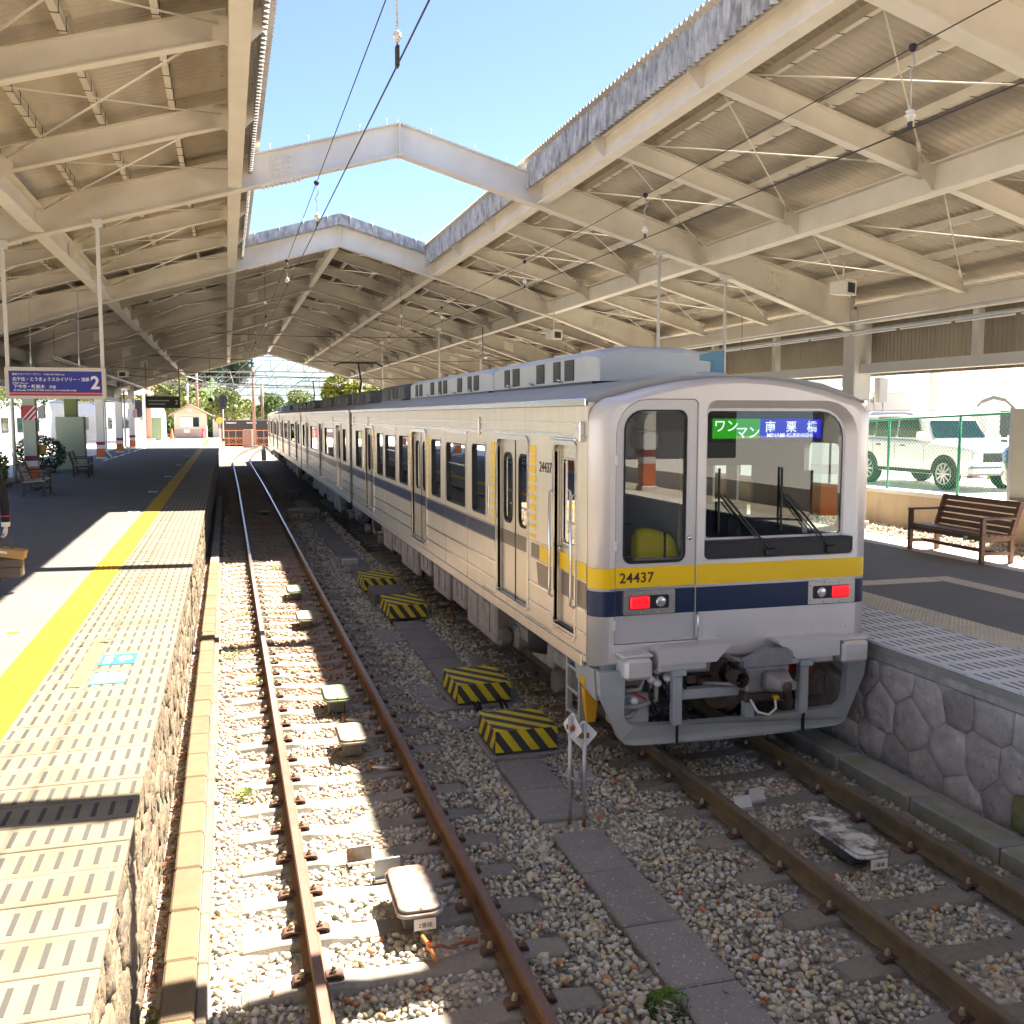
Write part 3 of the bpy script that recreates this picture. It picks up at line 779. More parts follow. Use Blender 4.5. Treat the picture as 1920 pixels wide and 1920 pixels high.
# ---- platform bodies
def stone_wall(name, parent, xface, nrm, y0, y1, z0, z1, size, m, seed, batter=0.0):
    """irregular rubble masonry: Voronoi cells, each stone a rounded lump proud of the mortar"""
    rnd = random.Random(seed); seeds = []
    ny = int((y1 - y0) / size); nz = max(2, int((z1 - z0) / size + .5))
    for i in range(-1, ny + 1):
        for j in range(-1, nz + 1):
            seeds.append((y0 + (i + .5 + (j % 2) * .5 + rnd.uniform(-.3, .3)) * size, z0 + (j + .5 + rnd.uniform(-.3, .3)) * (z1 - z0) / nz))
    for (sy, sz) in seeds:
        poly = [(y0, z0), (y1, z0), (y1, z1), (y0, z1)]
        for (ty, tz) in seeds:
            if (ty, tz) == (sy, sz) or abs(ty - sy) > 3 * size or abs(tz - sz) > 3 * size: continue
            mx_, mz_ = (sy + ty) / 2, (sz + tz) / 2; nx_, nz_ = ty - sy, tz - sz
            out = []
            for k in range(len(poly)):
                p, q = poly[k], poly[(k + 1) % len(poly)]
                dp = (p[0] - mx_) * nx_ + (p[1] - mz_) * nz_; dq = (q[0] - mx_) * nx_ + (q[1] - mz_) * nz_
                if dp <= 0: out.append(p)
                if dp * dq < 0:
                    t = dp / (dp - dq); out.append((p[0] + (q[0] - p[0]) * t, p[1] + (q[1] - p[1]) * t))
            poly = out
            if len(poly) < 3: break
        if len(poly) < 3: continue
        cy_ = sum(p[0] for p in poly) / len(poly); cz_ = sum(p[1] for p in poly) / len(poly)
        ar = abs(sum(poly[k][0] * poly[(k + 1) % len(poly)][1] - poly[(k + 1) % len(poly)][0] * poly[k][1] for k in range(len(poly)))) / 2
        if ar < .25 * size * size * .3: continue
        # subdivide outline so it is not polygonal
        fine = []
        for k in range(len(poly)):
            p, q = poly[k], poly[(k + 1) % len(poly)]
            fine += [p, ((p[0] * 2 + q[0]) / 3, (p[1] * 2 + q[1]) / 3), ((p[0] + q[0] * 2) / 3, (p[1] + q[1] * 2) / 3)]
        # round the corners
        for _ in range(0):
            fine = [tuple((fine[k - 1][a] + 2 * fine[k][a] + fine[(k + 1) % len(fine)][a]) / 4 for a in (0, 1)) for k in range(len(fine))]
        bb = MB(); pro = rnd.uniform(.010, .028); loops = []
        jit = [rnd.uniform(-.006, .006) for _ in fine]
        for (sc_, dx) in ((.985, -.05), (.978, .25 * pro), (.93, .85 * pro), (.62, pro), (.30, pro)):
            loops.append([(nrm * (dx + (jit[k] + (rnd.uniform(-.008, .008) if sc_ < .95 else 0)) * (1 if dx > 0 else 0)) , (p[0] - cy_) * sc_, (p[1] - cz_) * sc_) for k, p in enumerate(fine)])
        if nrm > 0: loops = [list(l) for l in loops]
        else: loops = [list(reversed(l)) for l in loops]
        bb.loft(loops, 0, True, cap0=False)
        bb.build('stone', m if rnd.random() > .06 or cz_ > .15 or m != 'stone' else 'moss', parent, (xface + nrm * batter * (z1 - cz_), cy_, cz_))
# left
pl = thing('platform', 'long left platform with asphalt surface and rubble stone face', 'platform', (0, 0, 0), kind='structure')
b = MB(); b.box(-6.95, -1.845, -28, 75, .2, HP); b.box(-1.845, -.60, -28, 75, .2, HP - .012); b.box(-.80, -.585, -28, 75, -.33, .2); b.build('deck', 'asphalt', pl)
b = MB(); b.box(-30, -6.95, -28, 75, .2, HP - .002); b.build('paving', 'lot', pl)
b = MB(); b.box(-.585, -.572, 3, 75, -.33, HP - .06); b.build('wall_face', 'mortar', pl)
b = MB(); b.box(-1.84, -.60, 75, 100, .2, HP - .005); b.box(-16, -1.84, 75, 104, .2, HP - .001); b.build('deck', 'lot', pl)
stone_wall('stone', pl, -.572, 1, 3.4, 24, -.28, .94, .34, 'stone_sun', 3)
# right
pr = thing('platform', 'right platform behind the train with blue-white slotted edge tiles and rough stone face', 'platform', (0, 0, 0), kind='structure')
b = MB(); b.box(5.95, 10.45, -28, 78, .1, HP - .012); b.build('deck', 'asphalt_dark', pr)
b = MB(); b.box(10.45, 11.3, -28, 78, .1, HP - .004); b.build('paving', 'lot', pr)
b = MB(); b.box(5.95, 6.1, -28, 78, -.33, .1); b.box(5.925, 5.95, 2, 78, -.33, .80); b.build('wall_face', 'mortar', pr)
b = MB(); b.cbox(5.90, 6.2, 2, 40, .80, HP - .05, .015); b.build('coping', 'mortar', pr)
stone_wall('stone', pr, 5.925, -1, 3.3, 11.5, -.22, .80, .40, 'stone', 5, .0)
b = MB(); b.box(11.3, 12.6, -28, 78, .1, HP - .03); b.build('gravel_bed', 'earth', pr)
V, F = stones(11.32, 12.56, 8.5, 19, .075, .05, HP - .02, 9)
tag(place('gravel', np_mesh('gravel', V, F, 'ballast_stone')), 'sunlit pale gravel strip behind the brown bench', 'gravel', None, 'stuff')
# concourse behind the camera
b = MB(); b.box(-.6, 6.0, -28, 1.8, -.4, HP - .003); tag(b.build('concourse_floor', 'concrete'), kind='structure', label='concrete concourse floor at the end of the tracks', cat='floor')

# ---- platform tiles
def slot_tile(x0, x1, cols, m):
    bb = MB(); bb.cbox(x0, x1, .003, .297, -.03, .0, .004, 0)
    w = (x1 - x0) / cols
    for k in range(cols):
        xc = x0 + (k + .5) * w
        bb.box(xc - .012, xc + .012, .055, .245, -.001, .0016, 1)
    return bb.mesh('tile', m)
def dot_tile(w, m, n=5):
    bb = MB(); bb.cbox(0, w, .002, .298, -.03, .0, .003, 0)
    for i in range(n):
        for j in range(n):
            cx, cy_ = (i + .5) * w / n, (j + .5) * .3 / n; r0, r1 = .017, .010
            bb.add([(cx - r0, cy_ - r0, 0), (cx + r0, cy_ - r0, 0), (cx + r0, cy_ + r0, 0), (cx - r0, cy_ + r0, 0), (cx - r1, cy_ - r1, .006), (cx + r1, cy_ - r1, .006), (cx + r1, cy_ + r1, .006), (cx - r1, cy_ + r1, .006)],
                   [(4, 5, 6, 7), (0, 1, 5, 4), (1, 2, 6, 5), (2, 3, 7, 6), (3, 0, 4, 7)], 0)
    return bb.mesh('tile', m)
def bar_tile(w, m):
    bb = MB(); bb.cbox(0, w, .002, .298, -.03, .0, .003, 0)
    for i in range(4):
        cx = (i + .5) * w / 4
        bb.hexa([(cx - .016, .02, 0), (cx + .016, .02, 0), (cx + .016, .28, 0), (cx - .016, .28, 0), (cx - .008, .03, .006), (cx + .008, .03, .006), (cx + .008, .27, .006), (cx - .008, .27, .006)], 0)
    return bb.mesh('tile', m)
ST_L = slot_tile(-1.49, -.53, 11, ['tile_cream', 'tile_slot']); YT = dot_tile(.345, 'tactile_yellow')
pave = thing('edge_paving', 'cream slotted tiles along the left platform edge', 'paving', (0, 0, 0), kind='structure')
tact = thing('tactile_paving', 'bright yellow tactile strip on the left platform', 'tactile paving', (0, 0, 0), kind='structure')
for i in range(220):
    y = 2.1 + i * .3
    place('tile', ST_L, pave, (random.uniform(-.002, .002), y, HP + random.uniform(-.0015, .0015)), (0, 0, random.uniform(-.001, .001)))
    place('tile', YT, tact, (-1.843, y, HP + random.uniform(-.001, .001)))
b = MB(); b.cbox(-.60, -.545, 2.1, 68, HP - .06, HP - .034, .004); b.build('edge_strip', 'concrete', pave)
b = MB(); b.box(-1.84, -1.49, 75.1, 98, HP - .03, HP + .004); b.build('far_strip', 'tactile_yellow', tact)
ST_R = slot_tile(5.86, 6.88, 12, ['tile_white', 'tile_slot_blue']); DT = dot_tile(.26, 'tactile_cream', 5); BT = bar_tile(.3, 'tactile_cream')
pave2 = thing('edge_paving', 'blue-white slotted tiles along the right platform edge', 'paving', (0, 0, 0), kind='structure')
tact2 = thing('tactile_paving', 'cream dotted strip inside the blue-white edge tiles', 'tactile paving', (0, 0, 0), kind='structure')
tact3 = thing('tactile_paving', 'cream guiding strip turning a corner in front of the brown bench', 'tactile paving', (0, 0, 0), kind='structure')
for i in range(40):
    y = 2.1 + i * .3
    place('tile', ST_R, pave2, (0, y, HP + random.uniform(-.0015, .0015)))
    place('tile', DT, tact2, (6.885, y, HP)); place('tile', DT, tact2, (7.147, y, HP))
b = MB(); b.cbox(5.872, 5.90, 2.1, 14, HP - .10, HP - .032, .004); b.build('edge_strip', 'concrete', pave2)
for i in range(21): place('tile', BT if i < 19 else dot_tile(.3, 'tactile_cream') if i == 19 else DT, tact3, (8.92, 4.8 + i * .3, HP - .008)) if i < 20 else None
for i in range(5): place('tile', BT, tact3, (8.90 - i * .3, 10.5, HP - .008), (0, 0, math.pi / 2))
# stickers on the floor
def sticker(x, y, w, l, label, kind):
    t = thing('floor_sticker', label, 'sticker', (x, y, HP + .004), 0)
    if kind == 'marker':
        bb = MB(); bb.box(-w / 2, w / 2, -l / 2, l / 2, -.004, 0); bb.build('sheet', 'sign_white', t)
        bb = MB(); bb.box(-w * .12, w * .42, -l * .1, l * .3, 0, .0012); bb.build('patch', 'tactile_yellow', t)
        bb = MB(); bb.box(-w * .42, w * .35, -l * .34, -l * .18, 0, .0012); bb.build('bar', 'sticker_blue', t)
    return t
for k, (x, y, lb) in enumerate([(-2.11, 10.39, 'white boarding sticker with yellow patch at the frame edge'), (-2.03, 16.8, 'white boarding sticker with yellow patch in the sun beside the yellow strip'), (-2.05, 23.2, 'white boarding sticker just at the edge of the roof shade'), (-2.05, 29.2, 'second white boarding sticker inside the roof shade'), (-2.05, 36.5, 'third white boarding sticker inside the roof shade'), (-2.05, 45, 'fourth white boarding sticker inside the roof shade'), (-2.05, 55, 'farthest white boarding sticker inside the roof shade')]):
    sticker(x, y, .24, .42, lb, 'marker')
# slotted-tile stickers: blue one with a white figure, faded cyan one with two white glyphs
t = thing('floor_sticker', 'blue sticker with white pointing figure on the slotted tiles', 'sticker', (-.97, 9.04, HP + .004))
bb = MB(); bb.box(-.145, .145, -.19, .19, -.002, .0022); bb.build('sheet', 'sticker_blue', t)
bb = MB(); bb.prism(rrect(.0, .11, -.05, .09, .045), lambda a, c: (a, c, .0022), lambda a, c: (a, c, .0034)); bb.build('figure', 'sign_white', t)
bb = MB(); bb.prism([(.02, -.04), (.05, -.04), (.04, -.11), (.012, -.11)], lambda a, c: (a, c, .0024), lambda a, c: (a, c, .0036)); bb.build('figure', 'sign_white', t)
for q in range(4):
    bb = MB(); bb.box(-.115, -.055 + .012 * (q % 2), -.13 + q * .07, -.095 + q * .07, .0022, .0034); bb.build('glyph', 'sign_white', t)
t = thing('floor_sticker', 'faded cyan sticker with two white glyphs on the slotted tiles', 'sticker', (-.98, 8.40, HP + .004))
bb = MB(); bb.box(-.135, .135, -.18, .18, -.002, .0020); bb.build('sheet', 'sticker_cyan', t)
for x0, pts in ((-.10, [(0, .08, 0, .05), (0, .08, .16, .21), (.015, .035, 0, .20), (.05, .07, 0, .20)]), (.02, [(0, .10, .17, .21), (0, .025, .02, .2), (.075, .10, .02, .2), (.0, .10, .0, .045)])):
    for (a, c, d, e) in pts:
        bb = MB(); bb.box(x0 + a, x0 + c, -.105 + d, -.105 + e, .0021, .0032 + a * .001); bb.build('glyph', 'sign_white', t)
t = thing('floor_strip', 'orange tape strip on the slotted tiles beside the stickers', 'tape', (-1.215, 9.08, HP + .004))
bb = MB(); bb.box(-.05, .05, -.90, .0, -.002, .0022); bb.build('tape', 'tact_orange', t); bb = MB(); bb.box(-.05, .05, .006, .90, -.002, .0022); bb.build('tape', 'tact_orange', t)
# white painted line far along the platform
b = MB()
for k in range(9): b.box(-5.75 + .06 * k, -5.62 + .06 * k, 50 + k * 3.2, 52.6 + k * 3.2, HP + .0005, HP + .004)
tag(b.build('painted_line', 'sign_white'), 'broken white line along the far platform', 'marking', None, 'structure')
# ================================================================== PLATFORM CANOPY
RX, RZ, SL = 2.85, 7.40, .286                     # ridge x, rafter underside at the ridge, slope
FR = [-10.53, -1.53, 7.47, 16.47, 25.47, 34.47, 43.47, 52.47, 61.47, 69.6]
OPEN_END = 25.20                                  # the ridge is open to the sky up to here
zb = lambda x: RZ - SL * abs(x - RX)              # underside of the rafters
zs = lambda x: zb(x) + .66                        # mean plane of the roof sheets
can = thing('station_canopy', 'large gabled steel canopy with corrugated roof open along the ridge', 'canopy', (0, 0, 0))
XL, XR = -6.05, 11.75                             # column lines
GE_L, GM_L, GE_R, GM_R = .22, -2.66, 5.30, 8.45   # edge and middle girders

def ibeam2(bb, p0, d0, p1, d1, width, tf=.022, tw=.014, m=0):
    p0 = Vector(p0); p1 = Vector(p1); dr = (p1 - p0); sx = Vector((dr.y, -dr.x, 0)).normalized(); w = width / 2
    def prof(h): return [(-w, 0), (w, 0), (w, tf), (tw / 2, tf), (tw / 2, h - tf), (w, h - tf), (w, h), (-w, h), (-w, h - tf), (-tw / 2, h - tf), (-tw / 2, tf), (-w, tf)]
    bb.loft([[p0 + sx * a + Vector((0, 0, c)) for a, c in prof(d0)], [p1 + sx * a + Vector((0, 0, c)) for a, c in prof(d1)]], m, False)

def splice(bb, y, x, w=.34, h=.30, sg=-1):
    """bolted splice plate on the -Y face of a rafter's web"""
    z = zb(x) + .26; s = SL if x < RX else -SL
    bb.hexa([(x - w / 2, y - .020, z - h / 2 - s * w / 2), (x + w / 2, y - .020, z - h / 2 + s * w / 2), (x + w / 2, y - .008, z - h / 2 + s * w / 2), (x - w / 2, y - .008, z - h / 2 - s * w / 2),
             (x - w / 2, y - .020, z + h / 2 - s * w / 2), (x + w / 2, y - .020, z + h / 2 + s * w / 2), (x + w / 2, y - .008, z + h / 2 + s * w / 2), (x - w / 2, y - .008, z + h / 2 - s * w / 2)])
    for i in range(4):
        for j in range(4):
            u = (-.12, -.05, .05, .12)[i]; v = (-.11, -.037, .037, .11)[j]
            bb.lathe([(.024, -.020), (.024, -.042), (.0, -.044)], (x + u, y, z + v + s * u), 6, 0, 'y', smooth=False)
    # bolt rows under and over the flanges
    for k in range(9):
        u = -.28 + k * .07
        for q in (-.07, .07):
            bb.box(x + u - .015, x + u + .015, y + q - .015, y + q + .015, zb(x + u) - .03, zb(x + u) + .002)
    bb.hexa([(x - .34, y - .10, zb(x - .34) - .012), (x + .34, y - .10, zb(x + .34) - .012), (x + .34, y + .10, zb(x + .34) - .012), (x - .34, y + .10, zb(x - .34) - .012),
             (x - .34, y - .10, zb(x - .34) + .001), (x + .34, y - .10, zb(x + .34) + .001), (x + .34, y + .10, zb(x + .34) + .001), (x - .34, y + .10, zb(x - .34) + .001)])

for fi, y in enumerate(FR):
    for sg in (-1, 1):
        gm = GM_L if sg < 0 else GM_R; xc = XL if sg < 0 else XR
        bb = MB()
        ibeam2(bb, (RX, y, RZ), .52, (gm, y, zb(gm)), .52, .22)
        ibeam2(bb, (gm, y, zb(gm)), .52, (xc + sg * -.10, y, zb(xc) - .14), .70, .22)
        bb.build('rafter', 'paint_beam' if y < 30 else 'paint_beam_shade', can)
        bb = MB(); splice(bb, y, .95 if sg < 0 else 4.9 if False else (9.9)); 
        if sg < 0 or True: bb.build('splice_plate', 'paint_beam', can)
        if sg < 0:
            bb = MB(); splice(bb, y, -3.9); bb.build('splice_plate', 'paint_beam', can)
    bb = MB(); bb.box(RX - .014, RX + .014, y - .115, y + .115, RZ - .02, RZ + .56); bb.build('ridge_plate', 'paint_beam', can)
    if y < OPEN_END:
        for k in range(7):
            x = .8 + k * .65 + random.uniform(-.1, .1)
            bb = MB(); bb.tube((x, y, zb(x) + .5), (x + random.uniform(-.03, .03), y, zb(x) + .64), .008, 5); bb.build('stub_bolt', 'galv', can)
    # columns with painted bands
    for sg, xc in ((-1, XL), (1, XR)):
        w = .19
        bb = MB(); bb.cbox(xc - w, xc + w, y - w, y + w, HP - .05, zb(xc) + .30, .015)
        bb.cbox(xc - w - .05, xc + w + .05, y - w - .05, y + w + .05, HP - .05, HP + .10, .02)
        bb.build('column', ('col_green' if (sg < 0 and fi == 5) else 'paint_beam_grey'), can)
        if 3 < fi:
            for z0, z1, m in ((HP + .10, HP + .52, 'col_orange'), (HP + .52, HP + .70, 'paint_white'), (HP + .70, HP + .86, 'col_red')):
                bb = MB(); bb.box(xc - w - .004, xc + w + .004, y - w - .004, y + w + .004, z0, z1); bb.build('band', m, can)
        elif fi <= 2:
            for z0, z1, m in ((HP + .10, HP + .75, 'col_orange'), (HP + .75, HP + .95, 'paint_white'), (HP + .95, HP + 1.15, 'col_red')):
                bb = MB(); bb.box(xc - w - .004, xc + w + .004, y - w - .004, y + w + .004, z0, z1); bb.build('band', m, can)

# longitudinal girders, secondary rafters, purlins, bracing
for fi in range(len(FR) - 1):
    y0, y1 = FR[fi], FR[fi + 1]; L_ = y1 - y0; s1, s2 = y0 + L_ / 3, y0 + 2 * L_ / 3
    for x, d, w in ((GE_L, .34, .20), (GM_L, .36, .22), (GE_R, .34, .20), (GM_R, .36, .22), (XL, .34, .18), (XR - .12, .36, .20)):
        bb = MB(); zz = zb(x) + (.05 if x not in (XL, XR - .12) else -.02)
        bb.ibeam((x, y0 + .12, zz), (x, y1 - .12, zz), d, w)
        if x in (GE_L, GM_L, GE_R, GM_R):
            for sy in (s1, s2):                      # gusset plates
                for sd in (-1, 1):
                    q = [(x + sd * .02, zz + .02), (x + sd * .26, zb(x + sd * .26) + .24), (x + sd * .26, zb(x + sd * .26) + .46), (x + sd * .02, zz + .34)]
                    if sd < 0: q.reverse()
                    bb.prism(q, lambda u, v: (u, sy - .082, v), lambda u, v: (u, sy - .072, v))
        bb.build('girder', 'paint_beam' if y0 < 25 else 'paint_beam_shade', can)
    if y0 >= 25:
        bb = MB(); bb.ibeam((RX, y0 + .12, RZ + .08), (RX, y1 - .12, RZ + .08), .3, .16); bb.build('girder', 'paint_beam', can)
    spans = [(GE_L - .12, GM_L + .12), (GM_L - .12, XL + .1), (GE_R + .12, GM_R - .12), (GM_R + .12, XR - .2)]
    if y0 >= 25: spans += [(RX - .08, GE_L + .12), (RX + .08, GE_R - .12)]
    for xa, xb in spans:
        for sy in (s1, s2):
            bb = MB(); ibeam2(bb, (xa, sy, zb(xa) + .21), .30, (xb, sy, zb(xb) + .21), .30, .14, .016, .010); bb.build('secondary_rafter', 'paint_beam' if y0 < 25 else 'paint_beam_shade', can)
        if y0 > 5 and y0 < 45:
            for ya, yb in ((y0 + .12, s1), (s1, s2), (s2, y1 - .12)):
                for (pa, pb) in (((xa, ya), (xb, yb)), ((xa, yb), (xb, ya))):
                    p = Vector((pa[0], pa[1], zb(pa[0]) + .36)); q = Vector((pb[0], pb[1], zb(pb[0]) + .36 + .02 * (pa[1] > pb[1])))
                    bb = MB(); bb.tube(p, q, .010, 6); bb.tube(p.lerp(q, .84), p.lerp(q, .90), .022, 6); bb.build('brace_rod', 'paint_beam', can)
    pur = [-.55, -1.38, -2.10, -3.4, -4.25, -5.1, 6.1, 6.95, 7.75, 9.25, 10.1, 10.95]
    if y0 >= 25: pur += [1.2, 2.1, 3.6, 4.5]
    for x in pur:
        bb = MB(); z = zb(x) + .525
        bb.box(x - .035, x + .035, y0 + .01, y1 - .01, z, z + .008); bb.box(x - .035, x - .027, y0 + .01, y1 - .01, z + .008, z + .10); bb.box(x - .035, x + .035, y0 + .01, y1 - .01, z + .10, z + .108)
        if y0 < 20:
            for k in range(int(L_ / .44)):              # J-bolts that hold the sheets, as thin dark hooks
                yy = y0 + .2 + k * .44; bb.box(x - .042, x + .042, yy, yy + .008, z - .006, z + .004, 1); bb.box(x + .037, x + .043, yy, yy + .008, z, z + .125, 1)
        bb.build('purlin', ['paint_beam', 'dark_metal'], can)

# corrugated sheets
NW = 23; UL = 3.0; PW = UL / NW; AMP = .030
def corr(pts, y0, y1, n, smooth=True):
    """surface swept along a profile pts[(x, z, nx, nz)], waves run along Y"""
    ny = n * 6 + 1; ys = np.linspace(y0, y1, ny); ph = np.sin(np.arange(ny) * (2 * np.pi / 6)) * AMP
    V = []
    for (x, z, nx, nz) in pts:
        for k in range(ny): V.append((x + nx * ph[k], ys[k], z + nz * ph[k]))
    F = []
    for i in range(len(pts) - 1):
        for k in range(ny - 1): F.append((i * ny + k, i * ny + k + 1, (i + 1) * ny + k + 1, (i + 1) * ny + k))
    return np.array(V), np.array(F)
nl = Vector((-SL, 0, 1)).normalized(); nr = Vector((SL, 0, 1)).normalized()
def sheet(xa, xb, lift=0.0):
    n = nl if xa < RX else nr
    if (xa + xb) / 2 < RX: n = Vector((-SL, 0, 1)).normalized()
    else: n = Vector((SL, 0, 1)).normalized()
    return [(xa, zs(xa) + lift, n.x, n.z), ((xa + xb) / 2, zs((xa + xb) / 2) + lift * .5, n.x, n.z), (xb, zs(xb), n.x, n.z)]
rows = [(.62, -1.30), (-1.22, -3.10), (-3.02, -4.95), (-4.87, -7.0), (4.98, 6.98), (6.90, 8.85), (8.77, 10.7), (10.62, 12.75)]
SH = {}
for r in rows + [(.54, 2.85), (2.85, 5.06)]:
    V, F = corr(sheet(*r, .03), 0, UL + .02, NW); SH[r] = np_mesh('roof_sheet', V, F, 'sheet_under', True); SH[r, 1] = np_mesh('roof_sheet', V, F, 'sheet_shade', True)
for k in range(27):
    y = -10.5 + k * UL
    if y > 69: continue
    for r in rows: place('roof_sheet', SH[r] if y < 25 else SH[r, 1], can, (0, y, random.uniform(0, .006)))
    if y > OPEN_END - .5:
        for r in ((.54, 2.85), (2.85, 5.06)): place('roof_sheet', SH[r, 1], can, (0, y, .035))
# bent hood sheets along both edges of the opening
def hood(side):
    x0 = 5.06 if side > 0 else .46
    P = []
    for u, v, nx, nz in ((.42, -.08, 0, 1), (.20, .05, 0, 1), (.10, .075, -.3, .95), (.03, .055, -.7, .7), (0, -.01, -1, 0), (-.005, -.22, -1, 0), (-.01, -.43, -1, 0)):
        P.append((x0 + side * u, zs(x0) + v + (.0), nx * side, nz))
    return P
HD = {}
for s in (-1, 1):
    V, F = corr(hood(s), 0, UL - .004, NW); HD[s] = np_mesh('hood_sheet', V, F, 'sheet_hood', True)
for k in range(13):
    y = -10.5 + k * UL
    if y + UL > OPEN_END + 1: continue
    for s in (-1, 1): place('hood_sheet', HD[s], can, (0, y + random.uniform(-.01, .01), random.uniform(-.012, .012)))
# fascia boards behind the hoods
for x in (.50, 5.02 + .02):
    for fi in range(4):
        bb = MB(); s = 1 if x > RX else -1
        bb.box(x + .03 * s, x + .05 * s, FR[fi] + .12, min(FR[fi + 1], OPEN_END) - .12, zs(x) - .36, zs(x) - .04); bb.build('fascia', 'paint_beam', can)
# barge strip over the first closed frame and at the far end
for yb, x0, x1 in ((OPEN_END - .03, .50, 5.05), (70.0, -7.0, 12.7)):
    for xa, xb in ((x0, RX), (RX, x1)):
        n = 4
        for k in range(n):
            a = xa + (xb - xa) * k / n; c = xa + (xb - xa) * (k + 1) / n
            bb = MB(); bb.hexa([(a, yb - .05, zs(a) - .16), (c, yb - .05, zs(c) - .16), (c, yb + .3, zs(c) - .16), (a, yb + .3, zs(a) - .16), (a, yb - .05, zs(a) + .10), (c, yb - .05, zs(c) + .10), (c, yb + .3, zs(c) + .10), (a, yb + .3, zs(a) + .10)])
            bb.build('barge_sheet', 'sheet_hood', can)
            if yb < 30:
                bb = MB(); q = (a + c) / 2; bb.tube((q, yb - .07, zs(q) - .18), (q - .03, yb - .07, zs(q) + .16), .012, 5); bb.build('hook_bolt', 'galv', can)
# end fascia at the far gable
for xa, xb in ((-7.0, RX), (RX, 12.7)):
    bb = MB(); bb.hexa([(xa, 69.95, zb(xa) - .06), (xb, 69.95, zb(xb) - .06), (xb, 70.0, zb(xb) - .06), (xa, 70.0, zb(xa) - .06), (xa, 69.95, zs(xa) - .17), (xb, 69.95, zs(xb) - .17), (xb, 70.0, zs(xb) - .17), (xa, 70.0, zs(xa) - .17)]); bb.build('end_fascia', 'paint_beam', can)
# right side wall: rails and corrugated cladding
for fi in range(1, len(FR) - 1):
    y0, y1 = FR[fi] + .2, FR[fi + 1] - .2
    bb = MB(); bb.cbox(XR - .08, XR + .10, y0, y1, 3.93, 4.12, .01); bb.build('wall_rail', 'paint_beam_grey', can)
    bb = MB(); bb.cbox(XL - .10, XL + .10, y0, y1, 3.95, 4.15, .01); bb.build('wall_rail', 'paint_white', can)
    for t in (1 / 3, 2 / 3):
        yy = y0 + (y1 - y0) * t
        bb = MB(); bb.cbox(XR + .02, XR + .16, yy - .07, yy + .07, 4.12, 4.9, .01); bb.build('wall_post', 'paint_beam_grey', can)
def clad():
    ny = 9 * 6 + 1; ys = np.linspace(0, .93, ny); ph = np.sin(np.arange(ny) * (2 * np.pi / 6)) * .012
    V = [(ph[k], ys[k], z) for z in (3.90, 5.35) for k in range(ny)]
    F = [(k, k + 1, ny + k + 1, ny + k) for k in range(ny - 1)]
    return np_mesh('cladding_panel', np.array(V), np.array(F), 'cladding', True)
CL = clad()
for k in range(72):
    place('cladding_panel', CL, can, (12.15 + (k % 2) * .006, 3.0 + k * .9, 0))
for k in range(66): place('cladding_panel', CL, can, (-6.62 - (k % 2) * .006, 10 + k * .9, .25), scale=None)
# ================================================================== TRAIN
CX = 4.42; HW = 1.40; CARL = 17.0
ZB, ZG, ZT = .94, 3.25, 3.475           # body bottom, gutter, roof crown
SIDE = lambda u, v, w: (-HW + w, u, v)  # left side wall: u along the car, v height, w inward
# openings along the side (rear car): doors, narrow and wide windows
DOORS = [(1.93, 3.13), (7.42, 8.62), (13.25, 14.45)]
NARROW = [(3.66, 4.34), (6.28, 6.94), (9.02, 9.88), (11.86, 12.64), (15.10, 16.15)]
WIDE = [(4.72, 5.88), (10.32, 11.52)]
CABDOOR = (.46, 1.06)
DTOP, DBOT = 2.87, 1.10

def side_openings(kind):
    H = [rrect(a, b, DBOT, DTOP, (.02, .02, .09, .09)) for a, b in DOORS]
    if kind == 'rear':
        H += [rrect(a, b, 1.92, 2.78, .07) for a, b in NARROW] + [rrect(a, b, 1.92, 2.76, .07) for a, b in WIDE]
        H += [rrect(CABDOOR[0], CABDOOR[1], 1.13, 2.86, (.02, .02, .07, .07))]
    else:
        H += [rrect(a, b, 1.92, 2.78, .07) for a, b in ((.75, 1.45), (15.1, 16.1))] + [rrect(a, b, 1.92, 2.76, .07) for a, b in ((4.0, 6.6), (9.4, 12.2))]
    return H

def ring(bb, loop_o, loop_i, fmap, t0, t1, m=0):
    """frame between two loops with the same number of points"""
    n = len(loop_o)
    V = [fmap(u, v, t0) for u, v in loop_o] + [fmap(u, v, t1) for u, v in loop_o] + [fmap(u, v, t0) for u, v in loop_i] + [fmap(u, v, t1) for u, v in loop_i]
    F = []
    for i in range(n):
        j = (i + 1) % n
        F += [(n + i, n + j, 3 * n + j, 3 * n + i), (i, j, n + j, n + i), (2 * n + j, 2 * n + i, 3 * n + i, 3 * n + j), (j, i, 2 * n + i, 2 * n + j)]
    bb.add(V, F, m)

